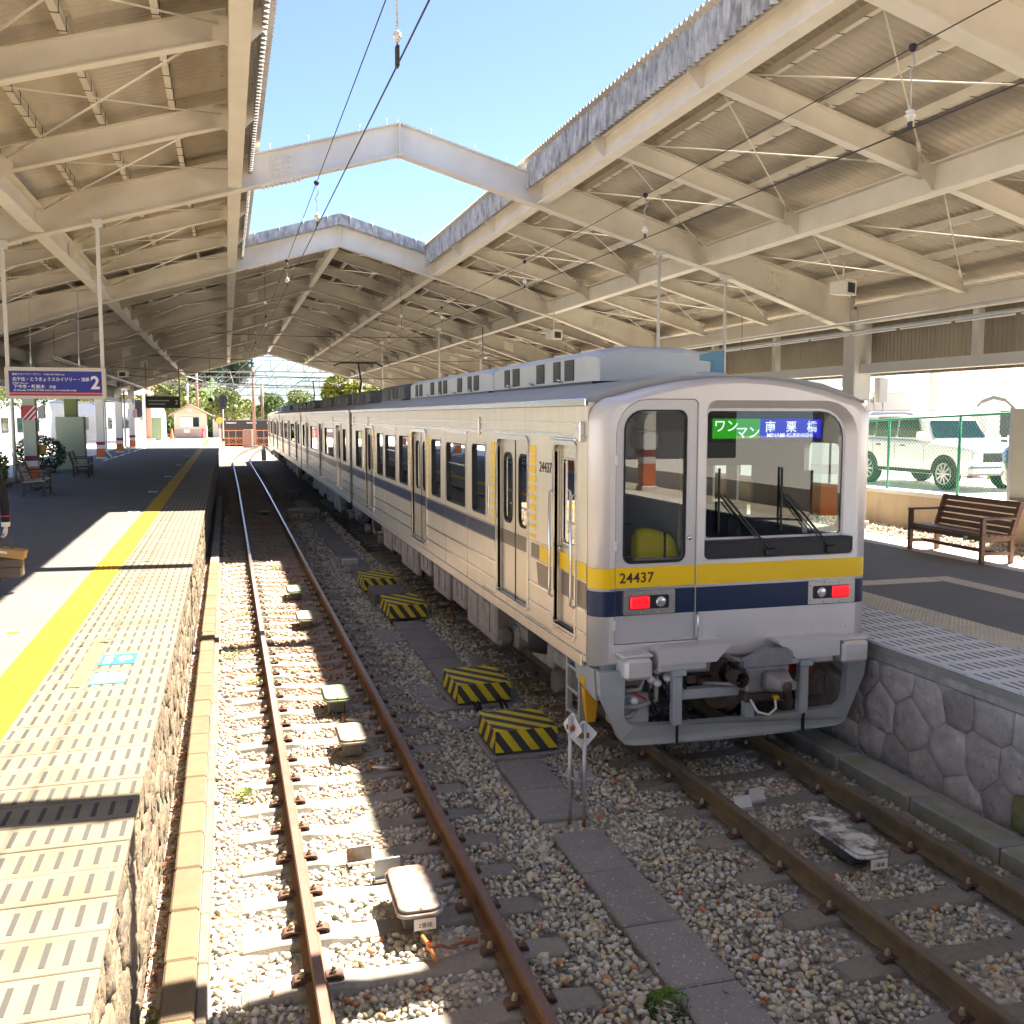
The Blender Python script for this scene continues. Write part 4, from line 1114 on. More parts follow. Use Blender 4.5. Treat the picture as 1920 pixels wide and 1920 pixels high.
def build_car(name, label, y, kind, z=0.0):
    car = thing(name, label, 'train car', (CX, y, 0), 0, 'cars of the silver train')
    rear = kind == 'rear'
    y0 = .16 if rear else .02
    holes = side_openings(kind)
    # ---- side walls
    bb = MB(); bb.plate([(y0, ZB), (CARL, ZB), (CARL, ZG), (y0, ZG)], holes, SIDE, .06); bb.build('side_wall', 'steel_side', car)
    bb = MB(); bb.plate([(y0, ZB), (CARL, ZB), (CARL, ZG), (y0, ZG)], holes, lambda u, v, w: (HW - w, u, v), .06); bb.build('side_wall', 'steel_side', car)
    # ---- roof
    prof = []
    for k in range(13):
        t = k / 12; x = -HW + 2 * HW * t; q = abs(2 * t - 1)
        prof.append((x, ZG + .02 + (ZT - ZG) * (1 - q ** 3.2)))
    prof2 = prof + [(HW, ZG - .03), (HW - .06, ZG - .05), (-HW + .06, ZG - .05), (-HW, ZG - .03)]
    bb = MB(); bb.loft([[(x, yy, zz) for x, zz in prof2] for yy in (y0 + .02, CARL)], 0, False); bb.build('roof', 'roof_grey', car)
    for s in (-1, 1):
        bb = MB(); bb.cbox(s * HW - .012, s * HW + .03 * s, y0, CARL, ZG - .035, ZG + .035, .008); bb.build('gutter', 'steel_trim', car)
        bb = MB(); bb.cbox(s * (HW - .03), s * (HW + .014), y0 + .1, CARL, ZB - .06, ZB + .06, .008); bb.build('sill_beam', 'steel_side', car)
    # ---- floor, ends, ceiling
    bb = MB(); bb.box(-HW + .05, HW - .05, y0 + .15, CARL - .02, 1.02, 1.10); bb.build('floor', 'floor_in', car)
    bb = MB(); bb.box(-HW + .07, HW - .07, 1.7 if rear else .1, CARL - .1, 3.12, 3.16); bb.build('ceiling', 'cab_light', car)
    bb = MB(); bb.plate([(-HW, ZB), (HW, ZB), (HW, ZG - .06), (-HW, ZG - .06)], [rrect(-.42, .42, 1.15, 2.95, .05)], lambda u, v, w: (u, CARL - .05 + w, v), .05); bb.build('end_wall', 'steel_side', car)
    if not rear:
        bb = MB(); bb.plate([(-HW, ZB), (HW, ZB), (HW, ZG - .06), (-HW, ZG - .06)], [rrect(-.42, .42, 1.15, 2.95, .05)], lambda u, v, w: (u, .02 + w, v), .05); bb.build('end_wall', 'steel_side', car)
    bb = MB(); bb.box(-.5, .5, CARL, CARL + .44, 1.05, 3.05); bb.build('gangway', 'rubber', car)
    bb = MB(); bb.cbox(-HW + .02, -HW + .07, CARL + .02, CARL + .09, .95, 3.1, .01); bb.build('end_post', 'steel_trim', car)
    # seats along both walls
    for (a, c) in ((3.4, 7.2), (8.9, 13.0), (14.7, 16.6)):
        for s in (-1, 1):
            bb = MB(); bb.cbox(s * .92, s * 1.33, a, c, 1.36, 1.50, .03); bb.cbox(s * 1.24, s * 1.33, a, c, 1.50, 1.95, .03); bb.build('seat', 'seat_red', car)
    for yy in np.arange(3.3, 16.5, 1.4):
        bb = MB(); bb.tube((-.85, yy, 1.1), (-.85, yy, 3.1), .016, 6); bb.build('grab_pole', 'steel_trim', car)
    # ---- beads, colour band, warning blocks on the visible side
    op = sorted(DOORS + ([CABDOOR] if rear else []))
    free = []; cur = y0 + .02
    for a, c in op: free.append((cur, a - .06)); cur = c + .06
    free.append((cur, CARL - .02))
    for zz, w in ((1.40, .012), (1.19, .012), (2.945, .010)):
        for a, c in free:
            if zz > 2.9 and a > y0 + .05: continue
            bb = MB(); a2, c2 = (a, c) if zz < 2.9 else (y0 + .03, CARL - .02)
            bb.box(-HW - .010, -HW - .0005, a2, c2, zz - w, zz + w); bb.build('bead', 'steel_trim', car)
    for zz in (3.065, 2.945 + .0):
        bb = MB(); bb.box(-HW - .012, -HW - .001, y0 + .05, CARL - .02, zz - .006 + .02 * (zz < 3), zz + .006 + .02 * (zz < 3)); bb.build('bead', 'steel_trim', car)
    for a, c in free:
        if rear and c < 1.95: continue
        bb = MB(); bb.box(-HW - .004, -HW - .001, a + .01, c - .01, 1.665, 1.825); bb.build('blue_band', 'band_blue', car)
        for zz in (1.655, 1.84):
            bb = MB(); bb.box(-HW - .009, -HW - .001, a + .005, c - .005, zz - .006, zz + .006); bb.build('bead', 'steel_trim', car)
    for a, c in DOORS:
        for (u0, u1) in ((a - .28, a - .09), (c + .12, c + .30)):
            bb = MB(); zt = 2.83
            for k in range(10):
                h = .088 - .0058 * k; bb.box(-HW - .0035, -HW - .001, u0, u1, zt - h, zt); zt -= .102
            bb.build('warning_stripe', 'band_yellow', car)
    # ---- windows
    def window(a, c, z0, z1, wide):
        w = thing_part('window', car)
        bb = MB(); o = rrect(a - .022, c + .022, z0 - .022, z1 + .022, .085); i = rrect(a, c, z0, z1, .068)
        ring(bb, o, i, SIDE, .02, -.010); bb.build('window_frame', 'steel_door', w)
        bb = MB(); ring(bb, rrect(a - .001, c + .001, z0 - .001, z1 + .001, .065), rrect(a + .016, c - .016, z0 + .016, z1 - .016, .05), SIDE, .03, -.012); bb.build('gasket', 'rubber', w)
        bb = MB(); bb.plate(rrect(a, c, z0, z1, .06), [], SIDE, .006)
        o2 = bb.build('pane', 'glass_side', w); o2.location.x = .022
        if wide:
            bb = MB(); bb.cbox(-HW + .014, -HW + .045, a, c, z1 - .30, z1 - .275, .004); bb.build('sash_bar', 'steel_trim', w)
            for q in ((a + .34,) if c - a < 2 else (a + .5, (a + c) / 2, c - .5)):
                bb = MB(); bb.cbox(-HW + .03, -HW + .05, q - .02, q + .02, z0, z1, .004); bb.build('sash_bar', 'steel_trim', w)
            # pressed panel around the opening window
            bb = MB(); bb.box(-HW - .006, -HW - .001, a - .09, a - .075, 1.0, 2.93); bb.box(-HW - .006, -HW - .001, c + .075, c + .09, 1.0, 2.93); bb.box(-HW - .010, -HW - .001, a - .09, c + .09, 2.90, 2.93); bb.build('panel_seam', 'steel_trim', car)
            bb = MB(); bb.box(-HW + .20, -HW + .205, a + .36, c, z0 + .3, z1); bb.build('blind', 'cab_light', w)
    def thing_part(nm, par):
        e = bpy.data.objects.new(nm, None); C.objects.link(e); e.parent = par; e.empty_display_size = .1; return e
    if rear:
        for a, c in NARROW: window(a, c, 1.92, 2.78, False)
        for a, c in WIDE: window(a, c, 1.92, 2.76, True)
    else:
        for a, c in ((.75, 1.45), (15.1, 16.1)): window(a, c, 1.92, 2.78, False)
        for a, c in ((4.0, 6.6), (9.4, 12.2)): window(a, c, 1.92, 2.76, True)
    # ---- passenger doors: two leaves each, recessed
    for a, c in DOORS:
        mid = (a + c) / 2
        for (u0, u1) in ((a + .01, mid - .004), (mid + .004, c - .01)):
            leaf = thing_part('door_leaf', car)
            wl = rrect(u0 + .13, u1 - .13, 1.93, 2.71, .10)
            bb = MB(); bb.plate([(u0, DBOT + .01), (u1, DBOT + .01), (u1, DTOP + .02), (u0, DTOP + .02)], [wl], lambda u, v, w: (-HW + .042 + w, u, v), .035); bb.build('panel', 'steel_door', leaf)
            bb = MB(); ring(bb, rrect(u0 + .118, u1 - .118, 1.918, 2.722, .11), rrect(u0 + .142, u1 - .142, 1.942, 2.698, .09), lambda u, v, w: (-HW + .042 + w, u, v), .01, -.006); bb.build('gasket', 'rubber', leaf)
            bb = MB(); bb.plate(wl, [], lambda u, v, w: (-HW + .052 + w, u, v), .006); bb.build('pane', 'glass_side', leaf)
            bb = MB(); bb.box(-HW + .0375, -HW + .041, u0 + .02, u1 - .01, 1.665, 1.825); bb.build('band', 'band_brown' if rear and a < 3 else 'band_blue', leaf)
        bb = MB(); bb.box(-HW + .036, -HW + .06, mid - .008, mid + .008, DBOT, DTOP); bb.build('door_seal', 'rubber', car)
        o = rrect(a - .05, c + .05, DBOT - .02, DTOP + .05, (.02, .02, .12, .12)); i = rrect(a, c, DBOT, DTOP, (.02, .02, .09, .09))
        bb = MB(); ring(bb, o, i, SIDE, .03, -.016); bb.build('door_frame', 'steel_trim', car)
        bb = MB(); bb.cbox(-HW - .03, -HW + .05, a + .005, c - .005, DBOT - .035, DBOT + .005, .006); bb.build('door_step', 'steel_trim', car)
        bb = MB(); bb.plate([(a - .1, DBOT), (c + .1, DBOT), (c + .1, DTOP + .02), (a - .1, DTOP + .02)], [rrect(a + .14, mid - .13, 1.93, 2.71, .1), rrect(mid + .13, c - .14, 1.93, 2.71, .1)], lambda u, v, w: (HW - .09 + w, u, v), .03); bb.build('far_door', 'steel_door', car)
    for a, c in ((3.5, 3.56), (9.0 - .1, 9.0 - .04), (14.78, 14.84)):
        bb = MB(); bb.cbox(-HW - .012, -HW - .001, a, c, 1.95, 2.3, .004); bb.build('door_control', 'steel_trim', car)
    # small fittings: brackets at the gutter line
    for u in (3.95, 14.0, 16.5):
        bb = MB(); bb.cbox(-HW - .03, -HW - .001, u - .02, u + .02, 2.90, 3.12, .006); bb.build('bracket', 'steel_side', car)
    # ---- underframe equipment, bogies
    eq = [(3.6, 5.1, .30), (5.25, 6.0, .42), (6.3, 7.4, .36), (7.7, 8.5, .5), (8.8, 10.4, .34), (10.6, 11.4, .46), (11.7, 12.6, .4)]
    for a, c, zl in eq:
        e = thing_part('equipment_box', car)
        bb = MB(); bb.cbox(-1.30, 1.30, a, c, zl, .90, .03); bb.build('case', 'under_grey', e)
        for k in range(2):
            u = a + (c - a) * (.3 + .4 * k)
            bb = MB(); bb.box(-1.315, -1.301, u - (c - a) * .13, u + (c - a) * .13, zl + .12, .78); bb.build('cover', 'under_grey', e)
        bb = MB(); bb.tube((-1.31, a + .1, .86), (-1.31, c - .05, .86), .015, 6); bb.build('pipe', 'under_grey', e)
    for u in (5.15, 6.15, 7.55, 8.65, 10.5, 11.55):
        bb = MB(); bb.tube((-1.24, u, .92), (-1.22, u + .02, .35), .03, 6); bb.build('hose', 'rubber', car)
    for yb in (2.45, 14.55):
        bog = thing_part('bogie', car)
        for s in (-1, 1):
            bb = MB(); bb.cbox(s * .92, s * 1.05, yb - 1.45, yb + 1.45, .42, .60, .03); bb.cbox(s * .90, s * 1.08, yb - .35, yb + .35, .34, .70, .04); bb.build('side_frame', 'under_grey', bog)
            for wy in (-1.05, 1.05):
                bb = MB(); bb.lathe([(0, -.065), (.20, -.065), (.24, -.04), (.385, -.04), (.40, -.065), (.425, -.06), (.43, .045), (.455, .055), (.455, .07), (.38, .075), (.0, .075)], (s * .565, yb + wy, .43), 28, 0, 'x'); bb.build('wheel', 'under_grey', bog)
                bb = MB(); bb.cbox(s * .88, s * 1.12, yb + wy - .16, yb + wy + .16, .28, .56, .05); bb.lathe([(0, .15), (.10, .15), (.12, .10), (.12, .0)], (s * .98 + (.0 if s > 0 else -.30), yb + wy, .43), 12, 0, 'x'); bb.build('axle_box', 'under_grey', bog)
            bb = MB(); bb.lathe([(.0, .50), (.24, .50), (.26, .62), (.26, .78), (.22, .88), (0, .88)], (s * .97, yb, 0), 16); bb.build('air_spring', 'rubber', bog)
        for wy in (-1.05, 1.05):
            bb = MB(); bb.tube((-.6, yb + wy, .43), (.6, yb + wy, .43), .08, 10); bb.build('axle', 'under_grey', bog)
        bb = MB(); bb.cbox(-.95, .95, yb - .25, yb + .25, .45, .80, .04); bb.build('bolster', 'under_grey', bog)
    # ---- rooftop
    def ac(u0, u1, m, grille, h=.38):
        a = thing_part('roof_unit', car); z0 = ZT - .03
        sec = [(-.72, 0), (-.72, .27), (-.64, .33), (-.36, h), (.36, h), (.64, .33), (.72, .27), (.72, 0)]
        bb = MB(); L = []
        for yy, s, dz in ((u0, .93, .0), (u0 + .02, .96, -.03), (u0 + .30, 1.0, 0), (u1 - .30, 1.0, 0), (u1 - .02, .96, -.03), (u1, .93, 0)):
            L.append([(x * s, yy, z0 + .05 + zz * (.80 if yy in (u0, u1) else .9 if dz else 1)) for x, zz in sec])
        bb.loft(L, 0, False); bb.build('casing', m, a)
        n = max(2, int((u1 - u0) / 1.15))
        for k in range(n):
            v = u0 + .5 + (u1 - u0 - 1.0) * (k + .15) / n
            for dv, wd in ((0, .30), (.46, .24)):
                if dv and k % 2: continue
                bb = MB(); bb.hexa([(-.730, v + dv, z0 + .075), (-.718, v + dv, z0 + .075), (-.718, v + dv + wd, z0 + .075), (-.730, v + dv + wd, z0 + .075), (-.730, v + dv, z0 + .305), (-.718, v + dv, z0 + .305), (-.718, v + dv + wd, z0 + .305), (-.730, v + dv + wd, z0 + .305)]); [bb.box(-.736, -.731, v + dv + .01, v + dv + wd - .01, z0 + .09 + q * .026, z0 + .099 + q * .026, 1) for q in range(8)]; bb.build('grille', [grille, 'ac_dark'], a)
            bb = MB(); bb.path([(-.75, v + .3, z0 + .06), (-.80, v + .3, z0 + .09), (-.80, v + .38, z0 + .09), (-.75, v + .38, z0 + .06)], .009, 5); bb.build('handle', 'steel_trim', a)
        bb = MB(); bb.box(-.72, .72, u0 + .1, u1 - .1, z0 - .03, z0 + .052); bb.build('mount', 'band_blue' if rear else 'dark_metal', a)
    if rear:
        ac(1.75, 5.9, 'ac_blue_grey', 'ac_grille'); ac(6.0, 12.6, 'ac_blue_grey', 'ac_grille'); ac(13.4, 16.6, 'ac_dark', 'ac_grille', .36)
    else:
        ac(1.2, 5.2, 'ac_dark', 'ac_grille', .34); ac(6.2, 10.4, 'ac_dark', 'ac_grille', .34); ac(11.4, 15.4, 'ac_dark', 'ac_grille', .34)
    return car, thing_part

car1, tpart = build_car('train_car', 'rear silver train car with yellow and blue bands, cab end facing the buffer', 7.85, 'rear')
for k in range(3):
    if k == 0: car2, _ = build_car('train_car', 'second silver train car, coupled just ahead of the rear car', 7.85 + 17.48, 'mid')
    else:
        c = copy_tree(car2, None, (CX, 7.85 + 17.48 * (k + 1), 0))
        c['label'] = ['third silver train car counted from the cab end', 'farthest silver train car near the track curve'][k - 1]
for k, y in ((1, 34.0), (2, 52.5)):       # raised pantographs on the middle cars
    p = thing('pantograph', ['single-arm pantograph raised over the second car', 'single-arm pantograph raised over the third car'][k - 1], 'pantograph', (CX, y, ZT + .05))
    b = MB(); b.cbox(-.5, .5, -.5, .5, 0, .12, .03); b.build('base', 'dark_metal', p)
    b = MB(); b.tube((0, .4, .12), (0, -.5, .75), .04, 6); b.build('lower_arm', 'dark_metal', p)
    b = MB(); b.tube((0, -.5, .75), (0, .25, 1.42), .03, 6); b.build('upper_arm', 'dark_metal', p)
    b = MB(); b.path([(-.85, .25, 1.32), (-.6, .25, 1.43), (.6, .25, 1.43), (.85, .25, 1.32)], .025, 6); b.build('head', 'dark_metal', p)

# ---- cab end of the rear car ------------------------------------------------
def front_outline(inset, n=6):
    """outline of the cab end (x, z), ccw seen from the camera side (-Y)"""
    h = HW - inset; zt = ZT + .005 - inset * .4; zs_ = 3.02
    pts = [(-h, ZB - .02 + inset * .3)] + [(h, ZB - .02 + inset * .3)]
    rad = .22 - inset * .35
    # right corner
    zc = 3.30 - inset * .4 - rad
    for k in range(n + 1):
        a = R(90 * k / n); pts.append((h - rad + rad * math.cos(a), zc + rad * math.sin(a)))
    for k in range(1, 8):
        t = k / 8; x = (h - rad) * (1 - 2 * t); pts.append((x, zc + rad + (zt - zc - rad) * (1 - (2 * t - 1) ** 2)))
    for k in range(n + 1):
        a = R(90 + 90 * k / n); pts.append((-h + rad + rad * math.cos(a), zc + rad * math.sin(a)))
    return pts
rr_ = .15
L = []
for k in range(6):
    a = R(90 * k / 5); L.append([(x, rr_ - rr_ * math.sin(a), z) for x, z in front_outline(rr_ * (1 - math.cos(a)))])
bb = MB(); bb.loft([list(l) for l in L], 0, True, cap0=False, cap1=False)
bb.build('corner_moulding', 'front_silver', car1)
FRM = lambda u, v, w: (u, w, v)
WS = rrect(-.34, 1.22, 1.84, 3.27, (.05, .05, .34, .10))              # big opening incl. black sill
DR = (-1.20, -.42)                                                    # emergency door
DW = rrect(-1.11, -.54, 1.85, 3.17, (.07, .07, .07, .17))
outl = front_outline(rr_)
doorhole = rrect(DR[0], DR[1], 1.12, 3.28, (.01, .01, .05, .30))
bb = MB(); bb.plate(outl, [WS, doorhole], FRM, .03); bb.build('front_panel', 'front_silver', car1)
# emergency door set 6 mm back
bb = MB(); bb.plate(rrect(DR[0] + .006, DR[1] - .006, 1.126, 3.274, (.01, .01, .045, .295)), [DW], lambda u, v, w: (u, .007 + w, v), .03); bb.build('emergency_door', 'front_door_grey', car1)
bb = MB(); bb.plate(doorhole, [], lambda u, v, w: (u, .045 + w, v), .002); 
bb = MB(); ring(bb, rrect(-1.125, -.525, 1.835, 3.185, (.08, .08, .08, .18)), DW, FRM, .02, .001); bb.build('window_gasket', 'rubber', car1)
bb = MB(); bb.plate(DW, [], lambda u, v, w: (u, .022 + w, v), .006); bb.build('door_pane', 'glass_front', car1)
# windscreen recess: sloping reveal, then glass and black wiper sill
WI = rrect(-.30, 1.14, 1.88, 3.19, (.04, .04, .27, .06))
rl = []
for t, dy in ((0, 0.0), (.5, .045), (1, .10)):
    rl.append([(a[0] + (c[0] - a[0]) * t, dy, a[1] + (c[1] - a[1]) * t) for a, c in zip(WS, WI)])
bb = MB(); bb.loft([list(reversed(l)) for l in rl], 0, True, cap0=False, cap1=False); bb.build('windscreen_reveal', 'front_silver', car1)
WG = rrect(-.285, 1.125, 2.03, 3.175, (.03, .03, .25, .04))
bb = MB(); ring(bb, rrect(-.31, 1.15, 2.005, 3.20, (.05, .05, .28, .06)), WG, lambda u, v, w: (u, .10 + w, v), .02, -.012); bb.build('windscreen_gasket', 'front_door_grey', car1)
bb = MB(); bb.plate(WG, [], lambda u, v, w: (u, .100 + w, v), .008); bb.build('windscreen', 'glass_screen', car1)
bb = MB(); bb.prism([(-.33, 1.845), (1.21, 1.845), (1.225, 1.87), (1.225, 1.985), (1.20, 2.004), (-.33, 2.004), (-.345, 1.985), (-.345, 1.87)], lambda u, v: (u, .012, v), lambda u, v: (u, .118, v)); bb.cbox(-.30, 1.19, .000, .09, 1.985, 2.008, .004); bb.build('wiper_sill', 'black', car1)
# wipers
for x0, x1, z1 in ((.34, -.12, 2.42), (.98, .52, 2.42)):
    w = tpart('wiper', car1)
    bb = MB(); bb.bar((x0, .006, 1.895), (x1, .055, z1), .018, .018, (0, 1, 0)); bb.bar((x0 - .035, .01, 1.90), (x1 - .03, .06, z1 - .02), .010, .012, (0, 1, 0)); bb.cbox(x0 - .06, x0 + .035, -.02, .03, 1.86, 1.93, .012); bb.build('arm', 'black', w)
    bb = MB(); bb.bar((x1 - .045, .075, 2.08), (x1 - .045, .075, 2.66), .014, .02, (0, 1, 0)); bb.build('blade', 'black', w)
# destination display behind the glass
d = tpart('destination_display', car1)
bb = MB(); bb.box(-.178, .315 - .02, .175, .20, 2.925, 3.105); bb.build('green_panel', 'led_green', d)
bb = MB(); bb.box(.2955, .945, .175, .20, 2.925, 3.105); bb.build('blue_panel', 'led_blue', d)
bb = MB(); bb.box(-.21, .98, .201, .26, 2.89, 3.125); bb.build('case', 'black', d)
RF = (R(90), 0, 0)
text('lettering', 'ワン', .125, 'led_white', d, (-.178, .1735, 2.995), RF, .0008, bold=.0015)
text('lettering', 'マン', .125, 'led_white', d, (.045, .1735, 2.935), RF, .0008, bold=.0015)
text('lettering', '南', .112, 'led_white', d, (.345, .1735, 2.990), RF, .0008, bold=.0015)
text('lettering', '栗', .112, 'led_white', d, (.565, .1735, 2.990), RF, .0008, bold=.0015)
text('lettering', '橋', .112, 'led_white', d, (.785, .1735, 2.990), RF, .0008, bold=.0015)
text('lettering', 'MINAMI-KURIHASHI', .052, 'led_white', d, (.365, .1735, 2.936), RF, .0008, sx=1.05, bold=.0006)
# colour bands on the cab end, following the rounded corners round to the sides
def corner_band(bb, z0, z1, off, x_end=.30):
    pts = []
    pts.append((-HW - off, rr_ + .0))
    for k in range(7):
        a = R(90 * k / 6); pts.append((-HW + rr_ - (rr_ + off) * math.cos(a), rr_ - (rr_ + off) * math.sin(a)))
    n = len(pts)
    V = [(x, y, z) for z in (z0, z1) for x, y in pts]
    bb.add(V, [(i, i + 1, n + i + 1, n + i) for i in range(n - 1)], 0, True)
for z0, z1, m in ((1.625, 1.805, 'band_yellow'), (1.375, 1.600, 'band_blue')):
    nm = 'yellow_band' if 'yell' in m else 'blue_band'
    bb = MB(); corner_band(bb, z0, z1, .002); bb.build(nm, m, car1)
    bb = MB(); bb.box(-HW + rr_ + .001, DR[0] - .001, -.002, -.0005, z0, z1); bb.build(nm, m, car1)
    bb = MB(); bb.box(DR[0] + .007, DR[1] - .007, .0045, .0065, z0, z1); bb.build(nm, m, car1)
    bb = MB(); bb.box(DR[1] + .001, HW - rr_, -.002, -.0005, z0, z1); bb.build(nm, m, car1)
    bb = MB(); V = []
    for k in range(7):
        a = R(90 * k / 6); V.append((HW - rr_ + (rr_ + .002) * math.sin(a), rr_ - (rr_ + .002) * math.cos(a)))
    bb.add([(x, y, z) for z in (z0, z1) for x, y in V], [(i, i + 1, 8 + i, 7 + i) for i in range(6)], 0, True); bb.build(nm, m, car1)
bb = MB(); bb.box(-HW + rr_, HW - rr_, -.005, -.0005, 1.604, 1.620); 
bb.build('bead', 'steel_trim', car1)
text('number', '24437', .125, 'number_brown', car1, (-1.155, .0035, 1.670), RF, .0008, bold=.002, spacing=1.06)
# side bands next to the cab door
def sideband(u0, u1, z0, z1, m, x=-HW - .004, skew=0):
    bb = MB(); bb.hexa([(x, u0, z0), (x + .003, u0, z0), (x + .003, u1 - skew, z0), (x, u1 - skew, z0), (x, u0, z1), (x + .003, u0, z1), (x + .003, u1, z1), (x, u1, z1)]); bb.build({'band_yellow': 'yellow_band', 'band_brown': 'brown_band', 'band_blue': 'blue_band'}[m], m, car1)
sideband(.17, .40, 1.665, 1.825, 'band_yellow'); sideband(.17, .40, 1.42, 1.650, 'band_brown')
sideband(1.12, 1.52, 1.665, 1.825, 'band_yellow', skew=-.0); sideband(1.53, 1.80, 1.675, 1.82, 'band_brown')
sideband(1.12, 1.62, 1.42, 1.640, 'band_brown', skew=.06)
for z in (1.655, 1.84, 1.40):
    bb = MB(); bb.box(-HW - .009, -HW - .001, 1.12, 1.84, z - .006, z + .006); bb.build('bead', 'steel_trim', car1)
text('number', '24437', .145, 'number_brown', car1, (-HW - .0035, 1.535, 2.575), (R(90), 0, R(-90)), .0008, sx=1.08, bold=.001)
# cab side door
cd = tpart('cab_door', car1)
cw = rrect(CABDOOR[0] + .06, CABDOOR[1] - .12, 1.93, 2.72, .03)
bb = MB(); bb.plate([(CABDOOR[0] + .01, 1.14), (CABDOOR[1] - .01, 1.14), (CABDOOR[1] - .01, 2.86), (CABDOOR[0] + .01, 2.86)], [cw], lambda u, v, w: (-HW + .05 + w, u, v), .03); bb.build('panel', 'steel_door', cd)
bb = MB(); bb.plate(cw, [], lambda u, v, w: (-HW + .06 + w, u, v), .006); bb.build('pane', 'glass_side', cd)
bb = MB(); ring(bb, rrect(CABDOOR[0] + .04, CABDOOR[1] - .10, 1.91, 2.74, .03), cw, lambda u, v, w: (-HW + .05 + w, u, v), .01, -.008); bb.build('window_frame', 'steel_trim', cd)
bb = MB(); bb.box(-HW + .044, -HW + .049, CABDOOR[0] + .02, CABDOOR[1] - .03, 1.665, 1.825); bb.build('yellow_band', 'band_yellow', cd)
bb = MB(); bb.box(-HW + .044, -HW + .049, CABDOOR[0] + .02, CABDOOR[1] - .10, 1.42, 1.645); bb.build('brown_band', 'band_brown', cd)
bb = MB(); bb.path([(-HW + .05, CABDOOR[1] - .08, 1.88), (-HW + .01, CABDOOR[1] - .08, 1.88), (-HW + .0, CABDOOR[1] - .20, 1.875)], .012, 6); bb.build('handle', 'steel_trim', cd)
bb = MB(); ring(bb, rrect(CABDOOR[0] - .04, CABDOOR[1] + .04, 1.10, 2.90, (.02, .02, .09, .09)), rrect(CABDOOR[0], CABDOOR[1], 1.13, 2.86, (.02, .02, .07, .07)), SIDE, .03, -.014); bb.build('cab_door_frame', 'steel_trim', car1)
for u in (CABDOOR[0] + .0, CABDOOR[1] + .015):
    bb = MB(); bb.path([(-HW - .01, u, 2.42), (-HW - .045, u, 2.40), (-HW - .045, u, 1.40), (-HW - .01, u, 1.38)], .014, 6); bb.build('grab_rail', 'steel_trim', car1)
bb = MB(); bb.cbox(-HW - .02, -HW + .05, CABDOOR[0], CABDOOR[1], 1.06, 1.11, .006); bb.build('cab_step', 'steel_trim', car1)
bb = MB(); bb.cbox(-HW - .03, -HW - .001, CABDOOR[0] - .04, CABDOOR[1] + .04, 2.905, 2.93, .006); bb.build('drip_rail', 'steel_trim', car1)
# side indicator lamp
sl = tpart('side_lamp', car1)
bb = MB(); bb.lathe([(0, -.06), (.045, -.06), (.062, -.035), (.066, 0)], (-HW, .31, 2.98), 14, 0, 'x'); bb.build('lens', 'cab_light', sl)
bb = MB(); bb.cbox(-HW - .05, -HW - .001, .24, .30, 2.90, 3.08, .008); bb.build('bracket', 'steel_trim', sl)
# rivets along the skirt
for u0, n, z in ((1.15, 14, 1.02), (.2, 4, 1.0), (3.3, 9, 1.02)):
    bb = MB()
    for k in range(n): bb.lathe([(.010, 0), (.008, -.006), (0, -.007)], (-HW - .0005, u0 + k * .062, z), 6, 0, 'x')
    bb.build('rivet_row', 'under_grey', car1)
# lamp clusters
for s, x0, x1 in ((-1, -1.125, -.63), (1, .725, 1.225)):
    lc = tpart('lamp_cluster', car1); yf = .0 if s < 0 else -.004
    bb = MB(); bb.prism(rrect(x0, x1, 1.385, 1.600, .012), lambda u, v: (u, -.022, v), lambda u, v: (u, .004, v)); bb.build('bezel', 'steel_trim', lc)
    xr0, xr1 = (x0 + .06, x0 + .25) if s < 0 else (x1 - .25, x1 - .06)
    bb = MB(); bb.prism(rrect(x0 + .05, x1 - .06, 1.435, 1.555, .02), lambda u, v: (u, -.026, v), lambda u, v: (u, -.0225, v)); bb.build('lamp_bed', 'black', lc)
    bb = MB(); L2 = []
    for ins, yy in ((0, -.0265), (.006, -.038), (.02, -.043)): L2.append([(u, yy, v) for u, v in rrect(xr0 + ins, xr1 - ins, 1.44 + ins, 1.55 - ins, .015)])
    bb.loft([list(reversed(l)) for l in L2][::-1], 0, True, cap0=True, cap1=False)
    bb.build('tail_lamp', 'lamp_red', lc)
    xh = x1 - .14 if s < 0 else x0 + .14
    bb = MB(); bb.lathe([(.048, -.0265), (.046, -.036), (.03, -.041), (0, -.042)], (xh, 0, 1.495), 14, 0, 'y'); bb.build('head_lamp', 'lamp_clear', lc)
    bb = MB()
    for (u, v) in ((x0 + .02, 1.42), (x0 + .02, 1.56), (x1 - .02, 1.42), (x1 - .02, 1.56), ((x0 * 2 + x1) / 3, 1.585), ((x0 + 2 * x1) / 3, 1.585), ((x0 * 2 + x1) / 3, 1.40), ((x0 + 2 * x1) / 3, 1.40)):
        bb.lathe([(.007, -.0225), (.006, -.027), (0, -.0275)], (u, 0, v), 6, 0, 'y')
    bb.build('screw_set', 'lamp_clear', lc)
# seam between door panel and right half
bb = MB(); bb.box(DR[1] - .003, DR[1] + .003, -.0035, .02, 1.12, 3.25); bb.build('seam', 'front_door_grey', car1)
